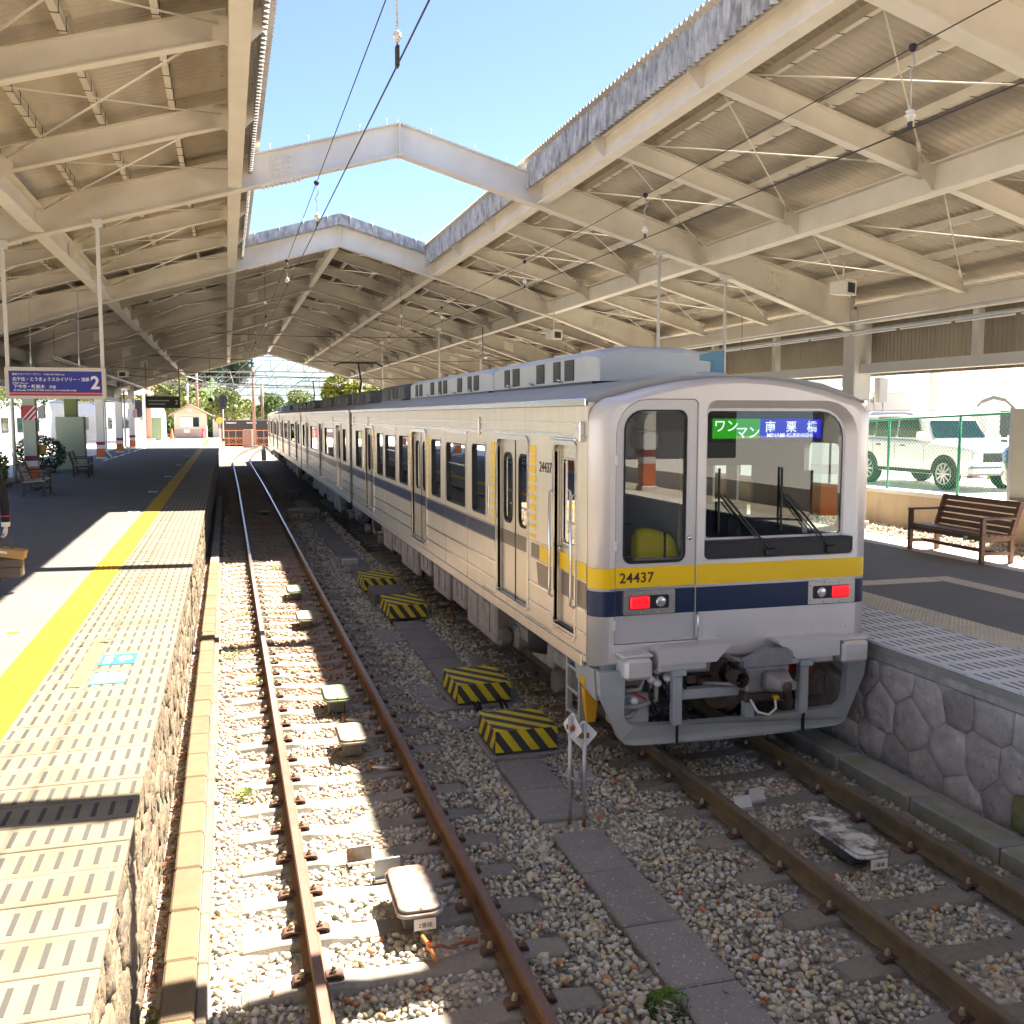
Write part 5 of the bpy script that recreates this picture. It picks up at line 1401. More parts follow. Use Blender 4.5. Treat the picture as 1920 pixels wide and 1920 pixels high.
# steps and boxes under the front
def chunk(nm, x0, x1, y0_, y1_, z0, z1, m, taper=0.0, bv=.015):
    bb = MB(); bb.cbox(x0, x1, y0_, y1_, z0, z1, bv); return bb.build(nm, m, car1)
chunk('jumper_box', -1.17, -.91, -.20, .05, .84, 1.03, 'front_silver', bv=.03); chunk('jumper_lid', -1.19, -.89, -.17, .05, 1.028, 1.06, 'front_silver')
bb = MB(); bb.prism([(-.86, .96), (-.30, .96), (-.18, 1.09), (-.18, 1.115), (-.86, 1.10)], lambda u, v: (u, -.20, v), lambda u, v: (u, .03, v)); bb.build('front_step', 'front_silver', car1)
chunk('step_bracket', -.84, -.36, -.14, .03, .88, .958, 'front_silver')
bb = MB(); bb.prism([(.50, .93), (.96, .93), (.96, 1.10), (.33, 1.10), (.33, 1.075)], lambda u, v: (u, -.20, v), lambda u, v: (u, .03, v)); bb.build('front_step', 'front_silver', car1)
chunk('step_bracket', .48, .94, -.14, .03, .86, .928, 'front_silver')
chunk('jumper_box', 1.0, 1.28, -.20, .05, .84, 1.05, 'front_silver', bv=.03); chunk('jumper_lid', .98, 1.30, -.17, .05, 1.048, 1.075, 'front_silver')
chunk('headstock', -1.30, 1.30, .05, .25, .80, .96, 'skirt_grey')
# obstacle deflector
SK = lambda u, v, w: (u, -.05 - .11 * (1 - (u / 1.3) ** 2) + w + (.55 - v) * .06, v)
o = [(-1.36, .90), (-1.34, .62), (-1.13, .155), (-1.09, .12), (-1.02, .105)] + [(-1.02 + 2.04 * k / 10, .105) for k in range(1, 10)] + [(1.02, .105), (1.09, .12), (1.13, .155), (1.34, .62), (1.36, .90), (1.16, .90), (1.16, .88)]
outer = [(-1.36, .90), (-1.34, .68), (-1.15, .27), (-1.11, .235), (-1.04, .22)] + [(-1.04 + 2.08 * k / 12, .22) for k in range(1, 12)] + [(1.04, .22), (1.11, .235), (1.15, .27), (1.34, .68), (1.36, .90), (1.13, .90), (1.13, .50), (1.10, .43), (1.03, .40)] + [(1.03 - 2.06 * k / 12, .40) for k in range(1, 12)] + [(-1.03, .40), (-1.10, .43), (-1.13, .50), (-1.13, .90)]
bb = MB(); bb.plate(outer, [], SK, .09); bb.build('obstacle_deflector', 'skirt_grey', car1)
for s in (-1, 1):
    bb = MB(); bb.hexa([(s * 1.35, .05, .62), (s * 1.30, .05, .62), (s * 1.30, .55, .70), (s * 1.35, .55, .70), (s * 1.37, .05, .90), (s * 1.32, .05, .90), (s * 1.32, .55, .90), (s * 1.37, .55, .90)][::1]); bb.build('deflector_side', 'skirt_grey', car1)
    x = s * .64
    bb = MB(); bb.cbox(x - .045, x + .045, -.14, -.05, .38, .88, .012); bb.cbox(x - .07, x + .07, -.17, .05, .84, .90, .01); bb.build('deflector_post', 'skirt_grey', car1)
    bb = MB(); bb.box(x - .003, x + .003, -.150, -.10, .225, .395); bb.build('deflector_joint', 'black', car1)
bb = MB(); bb.cbox(-.59, .59, -.10, .02, .60, .69, .012); bb.cbox(.05, .14, -.12, -.02, .38, .60, .01); bb.build('cross_bar', 'skirt_grey', car1)
# coupler
cp = tpart('coupler', car1)
bb = MB(); bb.tube((-.22, .55, .86), (.20, -.12, .80), .085, 12); bb.tube((-.25, .30, .93), (-.12, -.02, .86), .05, 10); bb.build('draw_bar', 'coupler_dark', cp)
bb = MB(); bb.cbox(-.03, .40, -.26, -.08, .66, .90, .02); bb.build('head', 'coupler', cp)
bb = MB(); bb.prism([(-.06, .90), (.43, .90), (.43, 1.01), (.38, 1.05), (.12, 1.05), (.05, 1.0), (-.06, .96)], lambda u, v: (u, -.26, v), lambda u, v: (u, -.18, v)); bb.build('guard_plate', 'coupler', cp)
bb = MB(); L3 = []
for yy, s in ((-.26, 1.0), (-.34, .9), (-.44, .62), (-.47, .45)): L3.append([(.24 + u * s, yy, .765 + v * s) for u, v in rrect(-.13, .13, -.085, .10, .05)])
bb.loft([list(reversed(l)) for l in L3], 0, True); bb.build('knuckle', 'coupler', cp)
bb = MB(); bb.lathe([(.05, -.472), (.045, -.478), (0, -.479)], (.25, 0, .755), 12, 0, 'y'); bb.build('socket', 'coupler_dark', cp)
bb = MB(); bb.cbox(-.02, .38, -.22, -.06, .56, .655, .02); bb.build('bracket', 'coupler_dark', cp)
bb = MB(); bb.path([(.02, -.24, .60), (.06, -.30, .50), (.16, -.32, .47), (.24, -.31, .52), (.24, -.29, .60)], .012, 6); bb.build('air_hose', 'white_paint', cp)
bb = MB(); bb.lathe([(0, -.33), (.025, -.33), (.028, -.30), (.02, -.27)], (.24, 0, .62), 8, 0, 'y'); bb.build('cock', 'bracket_yellow', cp)
bb = MB(); bb.cbox(.62, .80, -.02, .10, .70, .84, .02); bb.build('red_flag_box', 'red_paint', car1)
# pipes and cocks behind the deflector
bb = MB(); bb.cbox(-1.16, -.84, .02, .30, .34, .66, .02); bb.build('valve_box', 'skirt_grey', car1)
for k, pts in enumerate(([(-1.18, -.02, .56), (-.98, -.04, .56), (-.80, -.02, .60), (-.80, -.02, .84)], [(-1.10, 0, .86), (-.86, -.03, .84), (-.86, -.03, .72)], [(-1.16, .0, .70), (-.96, -.02, .71), (-.92, -.02, .82)], [(-.70, 0, .86), (-.70, -.02, .70)], [(-1.2, -.01, .47), (-1.05, -.02, .47), (-.98, .02, .52)])):
    bb = MB(); bb.path(pts, .024, 8); bb.build('brake_pipe', 'under_grey', car1)
for x, z in ((-.86, .80), (-.80, .76), (-1.02, .62), (-.80, .88), (-.70, .80)):
    bb = MB(); bb.lathe([(.0, -.08), (.03, -.07), (.038, -.03), (.03, .01), (0, .02)], (x, 0, z), 8, 0, 'y'); bb.build('pipe_cock', 'cab_light', car1)
bb = MB(); bb.tube((-1.04, -.06, .70), (-.93, -.09, .64), .012, 5); bb.build('red_handle', 'red_paint', car1)
# ladder and yellow bracket beside the bogie
bb = MB(); bb.cbox(-1.34, -1.28, .50, .54, .28, .92, .006); bb.cbox(-1.34, -1.28, .84, .88, .28, .92, .006)
for z in (.30, .52, .74): bb.cbox(-1.34, -1.28, .54, .84, z, z + .03, .006)
bb.build('ladder', 'skirt_grey', car1)
bb = MB(); bb.hexa([(-1.36, .30, .66), (-1.20, .30, .66), (-1.20, .44, .68), (-1.36, .44, .70), (-1.36, .30, .76), (-1.20, .30, .76), (-1.20, .44, .76), (-1.36, .44, .77)]); bb.hexa([(-1.33, .31, .34), (-1.25, .31, .34), (-1.25, .36, .34), (-1.33, .36, .34), (-1.36, .30, .658), (-1.22, .30, .658), (-1.22, .40, .658), (-1.36, .40, .658)]); bb.build('sander_bracket', 'bracket_yellow', car1)
# antenna and whistle cover
an = tpart('antenna', car1)
bb = MB(); bb.lathe([(.17, 0), (.17, .08), (.14, .10), (0, .10)], (.16, .9, ZT - .02), 16); bb.build('base', 'ac_blue_grey', an)
bb = MB(); bb.prism([(.0, .08), (.11, .08), (.11, .30), (-.02, .28), (-.12, .25), (-.12, .20), (.0, .19)], lambda u, v: (.17 + u, .85, ZT + v), lambda u, v: (.17 + u, .93, ZT + v)); bb.build('fin', 'antenna_blue', an)
# ---- cab interior
bb = MB(); bb.plate([(-HW + .07, 1.1), (HW - .07, 1.1), (HW - .07, 3.16), (-HW + .07, 3.16)], [rrect(-1.12, -.62, 1.95, 2.55, .03), rrect(.1, 1.1, 2.0, 2.6, .03)], lambda u, v, w: (u, 1.62 + w, v), .04); bb.build('cab_partition', 'cab_grey', car1)
bb = MB(); bb.box(-HW + .075, HW - .075, .12, 1.62, 3.165, 3.19); bb.build('cab_ceiling', 'cab_light', car1)
bb = MB(); bb.cbox(-.50, -.44, .20, 1.60, 1.1, 3.0, .01); bb.build('cab_bulkhead', 'cab_light', car1)
bb = MB(); bb.cbox(-1.20, -.76, 1.10, 1.58, 1.1, 1.98, .03); bb.cbox(-1.22, -.74, 1.3, 1.58, 2.02, 2.3, .02); bb.build('cab_cabinet', 'cab_grey', car1)
bb = MB(); bb.cbox(-1.0, -.62, .9, 1.5, 2.72, 3.10, .03); bb.cbox(-.72, -.56, .5, .8, 2.82, 2.98, .02); bb.build('cab_locker', 'cab_light', car1)
bb = MB(); bb.cbox(-.28, 1.1, .24, .62, 1.1, 1.98, .04); bb.cbox(.2, .9, .40, .6, 1.96, 2.18, .04); bb.build('driver_desk', 'cab_grey', car1)
bb = MB(); bb.cbox(.30, .76, .85, 1.2, 1.5, 1.62, .04); bb.cbox(.30, .76, 1.15, 1.25, 1.6, 2.25, .04); bb.build('driver_seat', 'cloth_navy', car1)
bb = MB(); bb.tube((-1.0, 1.0, 2.06), (-.62, 1.0, 2.07), .012, 6); bb.build('cab_rail', 'steel_trim', car1)
bb = MB(); bb.box(.62, .90, .22, .222, 2.20, 2.62); bb.build('notice_sheet', 'sign_white', car1)
# yellow cover lying behind the emergency door window
bag = thing('yellow_bag', 'crumpled yellow cloth bag behind the emergency door window', 'bag', (CX - .74, 7.85 + .20, 1.86))
L4 = []
for k, (x, h, d, z) in enumerate(((-.20, .20, .10, .0), (-.17, .255, .14, -.005), (-.08, .27, .16, .0), (.0, .245, .15, .0), (.06, .23, .16, .0), (.13, .205, .15, .0), (.18, .15, .12, .0), (.21, .08, .08, .0))):
    L4.append([(x + random.uniform(-.008, .008), -d / 2 + d * u, z + h * v + random.uniform(-.008, .008)) for u, v in ((0, 0), (1, 0), (1.05, .3), (1, .8), (.8, 1), (.2, 1), (-.04, .8), (-.06, .3))])
b = MB(); b.loft(L4, 0, True); b.build('cloth', 'bag_yellow', bag)
b = MB(); b.box(.055, .075, -.092, -.078, .0, .235); b.build('strap', 'black', bag)
b = MB(); b.box(-.24, .24, -.10, .14, -.012, -.001); b.build('shelf_sheet', 'cab_grey', bag)

# small fittings on the cab end: door hinges, lock, panel screws, jumper sockets
for z in (1.30, 2.0, 2.75):
    bb = MB(); bb.cbox(DR[0] - .012, DR[0] + .018, -.012, .004, z - .045, z + .045, .004); bb.build('hinge', 'front_silver', car1)
bb = MB(); bb.lathe([(.022, .006), (.02, -.006), (0, -.008)], (-.485, 0, 2.05), 10, 0, 'y'); bb.build('lock', 'steel_trim', car1)
for x in (-1.0, -.62, -.2, .3, .8, 1.15):
    bb = MB(); bb.lathe([(.008, 0), (.006, -.004), (0, -.0045)], (x, -.0005 if x > -.42 else .0065, 1.15), 6, 0, 'y'); bb.build('panel_screw', 'steel_trim', car1)
bb = MB(); bb.path([(-.405, -.004, 1.12), (-.405, -.03, 1.16), (-.405, -.03, 1.34), (-.405, -.004, 1.37)], .009, 6); bb.build('hand_hold', 'steel_trim', car1)
for k, (x0, x1) in enumerate(((-.9, -.55), (.30, .52))):
    for q in range(3):
        bb = MB(); u = x0 + (x1 - x0) * q / 2; bb.path([(u, .0, .80), (u + .02, -.05, .70), (u + .05, -.06, .58), (u + .10, .0, .50)], .014, 6); bb.build('jumper_hose', 'rubber', car1)
for s_ in (-1, 1):
    bb = MB(); bb.cbox(s_ * .45 - .05, s_ * .45 + .05, -.02, .10, .72, .80, .01); bb.build('hose_bracket', 'coupler_dark', car1)
bb = MB(); bb.lathe([(.07, -.30), (.07, -.12)], (-.10, 0, .80), 12, 0, 'y'); bb.lathe([(.10, -.12), (.10, .2)], (-.14, 0, .83), 12, 0, 'y'); bb.build('draft_gear', 'coupler_dark', cp)
bb = MB(); bb.bar((-.06, -.20, .74), (-.30, .05, .70), .03, .03); bb.bar((.0, -.2, .93), (-.20, .1, .98), .025, .025); bb.build('release_rod', 'coupler', cp)
# ================================================================== TRACKSIDE THINGS
# ---- yellow and black striped hoods over cable joints
def hood_box(label, x0, x1, y0, y1, z0, z1, base=True):
    t = thing('striped_hood', label, 'cable hood', ((x0 + x1) / 2, (y0 + y1) / 2, z0), 0, 'striped hoods between the tracks')
    w, l, h = (x1 - x0) / 2, (y1 - y0) / 2, z1 - z0
    th = .006
    # shell: top + four skirts, open below at the front
    P = [(-w, -l, h * .12), (w, -l, h * .12), (w, l, h * .12), (-w, l, h * .12), (-w * .985, -l * .965, h), (w * .985, -l * .965, h), (w * .985, l * .965, h), (-w * .985, l * .965, h)]
    faces = [((4, 5, 6, 7), 'top'), ((0, 1, 5, 4), 'front'), ((1, 2, 6, 5), 'side'), ((2, 3, 7, 6), 'rear'), ((3, 0, 4, 7), 'side')]
    def strips(q, n, slant):
        """cut a quad into slanted stripes: list of polygons, alternating"""
        a, b_, c, d = [Vector(P[i]) for i in q]
        pt = lambda u, v: (a.lerp(b_, u)).lerp(d.lerp(c, u), v)
        out = []
        for k in range(-n, 2 * n):
            u0, u1 = k / n, (k + 1) / n
            poly = [(u0, 0), (u1, 0), (u1 + slant, 1), (u0 + slant, 1)]
            for lim, sgn in ((0, 1), (1, -1)):
                res = []
                for i in range(len(poly)):
                    p, r = poly[i], poly[(i + 1) % len(poly)]
                    dp, dr = (p[0] - lim) * sgn, (r[0] - lim) * sgn
                    if dp >= -1e-9: res.append(p)
                    if dp * dr < -1e-12:
                        s = dp / (dp - dr); res.append((p[0] + (r[0] - p[0]) * s, p[1] + (r[1] - p[1]) * s))
                poly = res
                if len(poly) < 3: break
            if len(poly) >= 3: out.append(([tuple(pt(u, v)) for u, v in poly], k % 2))
        return out
    bb = MB()
    for q, nm in faces:
        for poly, c in strips(q, 5 if nm in ('top',) else 7 if nm in ('front', 'rear') else 6, {'top': -.95, 'front': -.24, 'rear': .24, 'side': .24}[nm]):
            bb.add(poly, [tuple(range(len(poly)))], c)
    bb.build('hood', ['hazard_yellow', 'hazard_black'], t)
    bb = MB(); bb.box(-w * .97, w * .97, -l * .97, l * .97, .0, h * .10); bb.build('foot', 'hazard_black', t)
    if base:
        bb = MB(); bb.cbox(-w - .05, w + .03, -l - .04, l + .05, -.07, -.002, .012); bb.build('plinth', 'concrete_speck', t)
    return t
t = hood_box('nearest yellow and black striped hood beside the diamond markers', 2.41, 3.05, 8.86, 9.54, -.15, .085)
t = hood_box('striped hood second from the diamond markers, with cables under it', 2.43, 3.06, 10.56, 11.36, -.15, .085)
for k in range(4):
    x = -.14 + .05 * (k % 2) + .3 * (k // 2)
    b = MB(); b.path([(x, -.30, .06), (x + .01, -.40, .03), (x + .03, -.52, -.04)], .016, 6); b.build('cable', 'rubber', t)
hood_box('striped hood in front of the dark concrete box', 2.43, 3.05, 15.42, 16.45, -.15, .085, False)
hood_box('farthest striped hood just behind the dark concrete box', 2.38, 3.0, 18.1, 19.1, -.15, .085, False)
hb = thing('relay_box', 'small pale box standing behind the farthest striped hood', 'relay box', (2.42, 20.6, -.15))
b = MB(); b.cbox(-.16, .16, -.1, .1, .16, .28, .01); b.build('case', 'galv', hb); b = MB(); b.cbox(-.10, .0, -.06, .06, 0, .16, .01); b.build('stand', 'galv', hb)
lb = thing('low_bench_box', 'low concrete table-like box far along the shaded trackside', 'junction box', (2.25, 31.5, -.2))
b = MB(); b.cbox(-.5, .5, -.35, .35, .28, .40, .02); b.build('top', 'concrete', lb)
for s in (-1, 1): b = MB(); b.cbox(s * .38, s * .48, -.3, .3, 0, .28, .01); b.build('leg', 'concrete', lb)
lb = thing('relay_box', 'dark small box deep in the shade beside the third car', 'relay box', (2.4, 39.0, -.2))
b = MB(); b.cbox(-.25, .25, -.2, .2, .2, .42, .02); b.build('case', 'concrete_dark', lb); b = MB(); b.cbox(-.1, .1, -.1, .1, 0, .2, .01); b.build('stand', 'concrete_dark', lb)

# ---- beacons: enamelled trays on short posts between the rails
def tray(label, x0, x1, y0, y1, z, m, cat='track beacon', post=True, tagtxt=None, thick=.05):
    t = thing('track_beacon', label, cat, ((x0 + x1) / 2, (y0 + y1) / 2, -.20), random.uniform(-.02, .02), 'beacons between the rails')
    w, l, zz = (x1 - x0) / 2, (y1 - y0) / 2, z + .20
    bb = MB()
    for (ins, za, zc) in ((.0, zz - thick, zz - thick * .45), (.014, zz - thick * .45, zz)):
        L_ = []
        for e, zq in ((.010, za), (.0, za + .006), (.0, zc - .006), (.012, zc)):
            L_.append([(u, v, zq) for u, v in rrect(-w + ins + e, w - ins - e, -l + ins + e, l - ins - e, .065)])
        bb.loft(L_, 0, True)
    bb.build('tray', m, t)
    bb = MB(); bb.cbox(-.09, .09, -l * .5, l * .5, .02, zz - thick, .01); bb.build('mount', 'concrete_dark', t)
    for y in (-l + .005, l - .005):
        bb = MB(); bb.lathe([(0, .014), (.012, .012), (.014, 0)], (0, y * .93, zz - .012), 8); bb.build('bolt', 'rust', t)
    if tagtxt:
        bb = MB(); bb.box(-.05, .09, -l - .006, -l - .002, zz - thick - .075, zz - thick + .0); bb.build('label_plate', 'sign_white', t)
        text('lettering', tagtxt, .036, 'black', t, (-.022, -l - .0065, zz - thick - .055), (R(90), 0, 0), .0004)
    return t
tray('largest white tray beacon with rust stains and a number plate', .95, 1.25, 5.80, 6.46, .03, 'dirty_white', tagtxt='2番線', thick=.055)
tray('cream tray beacon second from the camera between the empty rails', .955, 1.245, 9.18, 9.76, .03, 'tray_cream')
tray('pale green tray beacon with white patches between the empty rails', .945, 1.25, 10.63, 11.22, .03, 'tray_green')
tray('small cream tray beacon near the sunlit end of the empty track', .965, 1.255, 15.2, 15.9, .0, 'tray_cream')
tray('small green tray beacon farthest along the sunlit track', .96, 1.25, 17.7, 18.4, .0, 'tray_green')
tray('mould-stained white tray beacon on the train track', 4.28, 4.58, 5.78, 6.52, -.02, 'mould_white', tagtxt='1番線', thick=.045)
tray('thin pale bar beacon in the deep shade of the empty track', .95, 1.35, 33.5, 33.9, -.05, 'tray_cream', thick=.04)
# little conduits below the beacons
for (x, y, m) in ((1.13, 10.35, 'galv'), (1.2, 8.85, 'galv')):
    t = thing('conduit_stub', 'short grey conduit elbow below the ' + ('green' if y > 10 else 'cream second') + ' tray beacon', 'conduit', (x, y, -.2))
    b = MB(); b.path([(0, .12, .02), (0, 0, .08), (.10, -.06, .07), (.2, -.05, .05)], .016, 6); b.build('tube', m, t); b = MB(); b.lathe([(.02, -.03), (.024, 0), (.02, .03)], (0, 0, .08), 8); b.build('clamp', 'rust', t)
t = thing('cable_joint', 'orange sleeve and rusty bond cable beside the largest white beacon', 'cable joint', (1.09, 5.62, -.15))
b = MB(); b.path([(.0, .14, .03), (.015, .05, .03), (.03, -.04, .01), (.035, -.10, 0)], .013, 8); b.build('sleeve', 'rod_orange', t)
b = MB(); b.path([(.02, .0, .03), (.08, .0, .035), (.14, -.01, .015), (.20, .0, .03), (.26, .0, .03)], .011, 8); b.build('bond_cable', 'cable_rust', t)
b = MB(); b.lathe([(.016, -.02), (.018, 0), (.016, .02)], (.018, .02, .03), 8); b.build('tie', 'rod_orange', t)
b = MB(); b.cbox(.24, .32, -.02, .02, .015, .05, .006); b.build('terminal', 'cable_rust', t)
# ---- small upright plates between the rails
def plate_marker(label, x, y, w, h, rz, tilt, m):
    t = thing('marker_plate', label, 'marker plate', (x, y, -.165), rz, 'small upright plates between the rails')
    bb = MB(); bb.box(-w / 2, w / 2, -.003, .003, .0, h); bb.box(-w / 2, w / 2, -.012, .012, h - .006, h + .001); o = bb.build('plate', m, t); o.rotation_euler = (tilt, 0, 0)
    bb = MB(); bb.box(-w / 2, w / 2, -.035, .035, -.02, .0); bb.build('foot', 'galv', t)
plate_marker('pinkish marker plate leaning on the sleeper', .86, 7.02, .185, .10, .05, -.25, 'dirty_white')
plate_marker('pale grey marker plate standing closest to the white beacon', 1.02, 6.71, .185, .13, .05, -.12, 'galv')
plate_marker('pale blue marker plate lying low on the train track', 4.11, 7.10, .15, .10, -.08, -.7, 'tile_white')
plate_marker('white marker plate standing behind the pale blue one', 4.30, 7.22, .15, .10, .05, -.1, 'sign_white')
# ---- diamond markers on pipes
def diamond(label, x, y, rz, h, low):
    t = thing('diamond_marker', label, 'marker', (x, y, -.2), rz, 'diamond markers between the tracks')
    bb = MB(); bb.tube((0, 0, 0), (0, 0, h), .016, 10); bb.build('pipe', 'galv', t)
    bb = MB(); bb.prism(rrect(-.09, .09, -.09, .09, .02, 3), lambda u, v: ((u - v) * .7071, .022, h - .10 + (u + v) * .7071), lambda u, v: ((u - v) * .7071, .026, h - .10 + (u + v) * .7071)); bb.build('diamond_plate', 'sign_white', t)
    bb = MB(); bb.cbox(-.04, .04, -.012, .022, h - .12, h - .08, .004); bb.build('clamp', 'rust', t)
    bb = MB(); bb.prism([(-.085, low + .02), (.085, low + .02), (.085, low + .055), (0, low + .15), (-.085, low + .055)], lambda u, v: (u, .018, v), lambda u, v: (u, .021, v)); bb.prism([(0, low - .10), (.085, low + .018), (-.085, low + .018)], lambda u, v: (u, .018, v), lambda u, v: (u, .021, v)); bb.build('lower_plate', 'galv', t)
    bb = MB(); bb.cbox(-.09, .09, .0, .018, low + .01, low + .035, .003); bb.build('lower_clamp', 'galv', t)
    bb = MB(); bb.tube((0, 0, 0), (0, 0, .07), .0168, 10); bb.build('rusty_foot', 'rust', t)
diamond('diamond marker facing the camera on a pipe in front of the train', 2.705, 7.20, .05, .86, .36)
diamond('diamond marker turned edge-on beside the other diamond', 2.60, 7.25, -1.25, .92, .38)

# ================================================================== OVERHEAD WIRES
def insul(parent, p, s=1.0):
    x, y, z = p
    bb = MB(); bb.lathe([(.0, -.05 * s), (.02 * s, -.045 * s), (.028 * s, -.02 * s), (.045 * s, -.01 * s), (.045 * s, 0), (.025 * s, .015 * s), (.04 * s, .03 * s), (.02 * s, .045 * s), (0, .05 * s)], (x, y, z), 12); bb.build('insulator', 'porcelain', parent)
def ball(parent, p, r=.03):
    bb = MB(); bb.lathe([(0, -r), (r * .7, -r * .7), (r, 0), (r * .7, r * .7), (0, r)], p, 10); bb.build('pulley', 'black', parent)
def wires(label, x, ys, zc0, zc1, zm0, zm1, drops, yend, roofdrop):
    t = thing('overhead_wire', label, 'overhead wire', (0, 0, 0))
    f = lambda y, a, c: a + (c - a) * min(1, max(0, (y - 4) / 24))
    P1 = [(x, y, f(y, zc0, zc1)) for y in np.linspace(-3, yend, 14)]; P2 = [(x, y, f(y, zm0, zm1)) for y in np.linspace(-3, yend, 14)]
    bb = MB(); bb.path(P1, .0058, 6); bb.build('contact_wire', 'wire', t)
    bb = MB(); bb.path(P2, .0045, 6); bb.build('messenger_wire', 'wire', t)
    for y in drops:
        zm, zc = f(y, zm0, zm1), f(y, zc0, zc1)
        ball(t, (x, y, zm))
        bb = MB(); bb.path([(x, y, zm - .02), (x + .02, y, zm - .10), (x - .012, y, zm - .16), (x, y, zm - .22), (x, y, zc + .14)], .005, 5); bb.build('dropper', 'galv', t)
        insul(t, (x, y, zc + .09), .85)
        bb = MB(); bb.cbox(x - .008, x + .008, y - .02, y + .02, zc - .005, zc + .05, .003); bb.build('clamp', 'dark_metal', t)
    for (y, zr) in roofdrop:
        zm = f(y, zm0, zm1)
        bb = MB(); bb.tube((x, y, zm), (x, y, zr), .005, 5); bb.build('hanger', 'dark_metal', t)
        insul(t, (x, y, zm + .35), .9)
    return t
wires('paired overhead wires above the empty track', 1.0, None, 5.13, 5.30, 5.66, 5.58, [6.2 + 4.8, 16.4, 25.3, 34.4], 110, [(25.47, 6.9), (34.47, 6.9), (43.47, 6.9), (52.47, 6.9), (61.47, 6.9)])
wires('paired overhead wires above the silver train', 4.42, None, 5.02, 5.15, 5.57, 5.33, [5.71, 10.02, 14.5, 20.5, 27.5, 34.5], 110, [(25.47, 6.95), (34.47, 6.95), (43.47, 6.95), (52.47, 6.95)])
t = thing('wire_hanger', 'thin hanger with white insulator against the open sky', 'wire hanger', (1.0, 5.8, 5.14))
b = MB(); b.tube((0, 0, .10), (0, 0, 1.2), .006, 6); b.build('rod', 'galv', t); insul(t, (0, 0, .16), .65); insul(t, (0, 0, .62), .5); b = MB(); b.cbox(-.01, .01, -.03, .03, -.01, .11, .004); b.build('clamp', 'dark_metal', t)

# ================================================================== HANGING SIGNS, POLES, SPEAKERS, LAMPS
YS = 16.22
sg = thing('platform_sign', 'blue hanging platform sign with white Japanese lettering and a large 2', 'sign', (-2.465, YS, 3.39))
b = MB(); ring(b, rrect(-.70, .70, 0, .47, .01), rrect(-.645, .645, .045, .415, .005), lambda u, v, w: (u, w, v), .10, -.008); b.build('frame', 'sign_frame', sg)
b = MB(); b.box(-.66, .66, .0, .095, .03, .43); b.build('face', 'sign_blue', sg)
for z0, z1, m in ((.045, .062, 'sign_red'), (.068, .092, 'sign_orange'), (.096, .101, 'sign_red')):
    b = MB(); b.box(-.645, .645, -.0035, -.0005, z0, z1); b.build('stripe', m, sg)
TR = (R(90), 0, 0)
for body, size, x, z, sx, bo in (('東武スカイツリーライン', .036, -.60, .352, 1.0, .0004), ('TOBU SKYTREE Line', .030, -.17, .354, 1.1, .0006), ('北千住・とうきょうスカイツリー・浅草', .064, -.60, .268, .93, .0012), ('日光線', .028, -.60, .222, 1, .0004), ('Nikko Line', .024, -.50, .223, 1.1, .0005),
                                 ('下今市・新栃木', .062, -.59, .158, 1.0, .0012), ('方面', .048, -.10, .160, 1.0, .0008), ('for Kita-senju, TOKYO SKYTREE, Asakusa, Shimo-imaichi, Shin-tochigi', .030, -.585, .118, 1.0, .0009), ('2', .27, .485, .155, .95, .008)):
    text('lettering', body, size, 'sign_white', sg, (x, -.0015, z), TR, .0006, sx=sx, bold=bo)
for x in (-.66, .66):
    b = MB(); b.cbox(x - .027, x + .027, .03, .075, .47, zb(-2.465 + x) - 3.39, .006); b.cbox(x - .07, x + .07, .0, .11, zb(-2.465 + x) - 3.39 - .10, zb(-2.465 + x) - 3.39 + .03, .01); b.build('hanger', 'paint_white', sg)
for x in (-.34, .33):
    b = MB(); b.path([(x, .05, .47), (x - .005, .05, .60), (x + .02, .05, 1.6)], .006, 5); b.lathe([(.012, .52), (.016, .55), (.016, .60), (.01, .63)], (x, .05, 0), 8); b.build('stay_wire', 'galv', sg)
# dark departure board farther along
lb = thing('departure_board', 'unlit black departure board with a white 2 hanging far down the platform', 'board', (-2.95, 50.5, 3.52))
b = MB(); b.cbox(-.78, .78, 0, .25, 0, .55, .02); b.build('case', 'board_black', lb)
b = MB(); ring(b, rrect(-.79, .79, -.01, .56, .02), rrect(-.74, .74, .04, .51, .02), lambda u, v, w: (u, w, v), .02, -.006); b.build('frame', 'dark_metal', lb)
text('lettering', '2', .30, 'sign_white', lb, (.55, -.004, .18), TR, .001)
for k in range(2):
    b = MB(); b.box(-.66, .30 - .2 * k, -.004, -.001, .32 - .16 * k, .38 - .16 * k); b.build('text_row', 'dim_white', lb)
for x in (-.76, .76): b = MB(); b.tube((x, .12, .55), (x, .12, 2.2), .03, 8); b.build('hanger', 'mast_red', lb)
sp = thing('station_speaker', 'small round speaker on a rod hanging over the far platform edge', 'speaker', (-.72, 49, 3.9))
b = MB(); b.lathe([(0, -.10), (.10, -.08), (.12, 0), (.06, .10), (0, .12)], (0, 0, 0), 12); b.build('horn', 'dark_metal', sp); b = MB(); b.tube((0, 0, .1), (0, 0, 2.4), .012, 6); b.build('rod', 'dark_metal', sp)
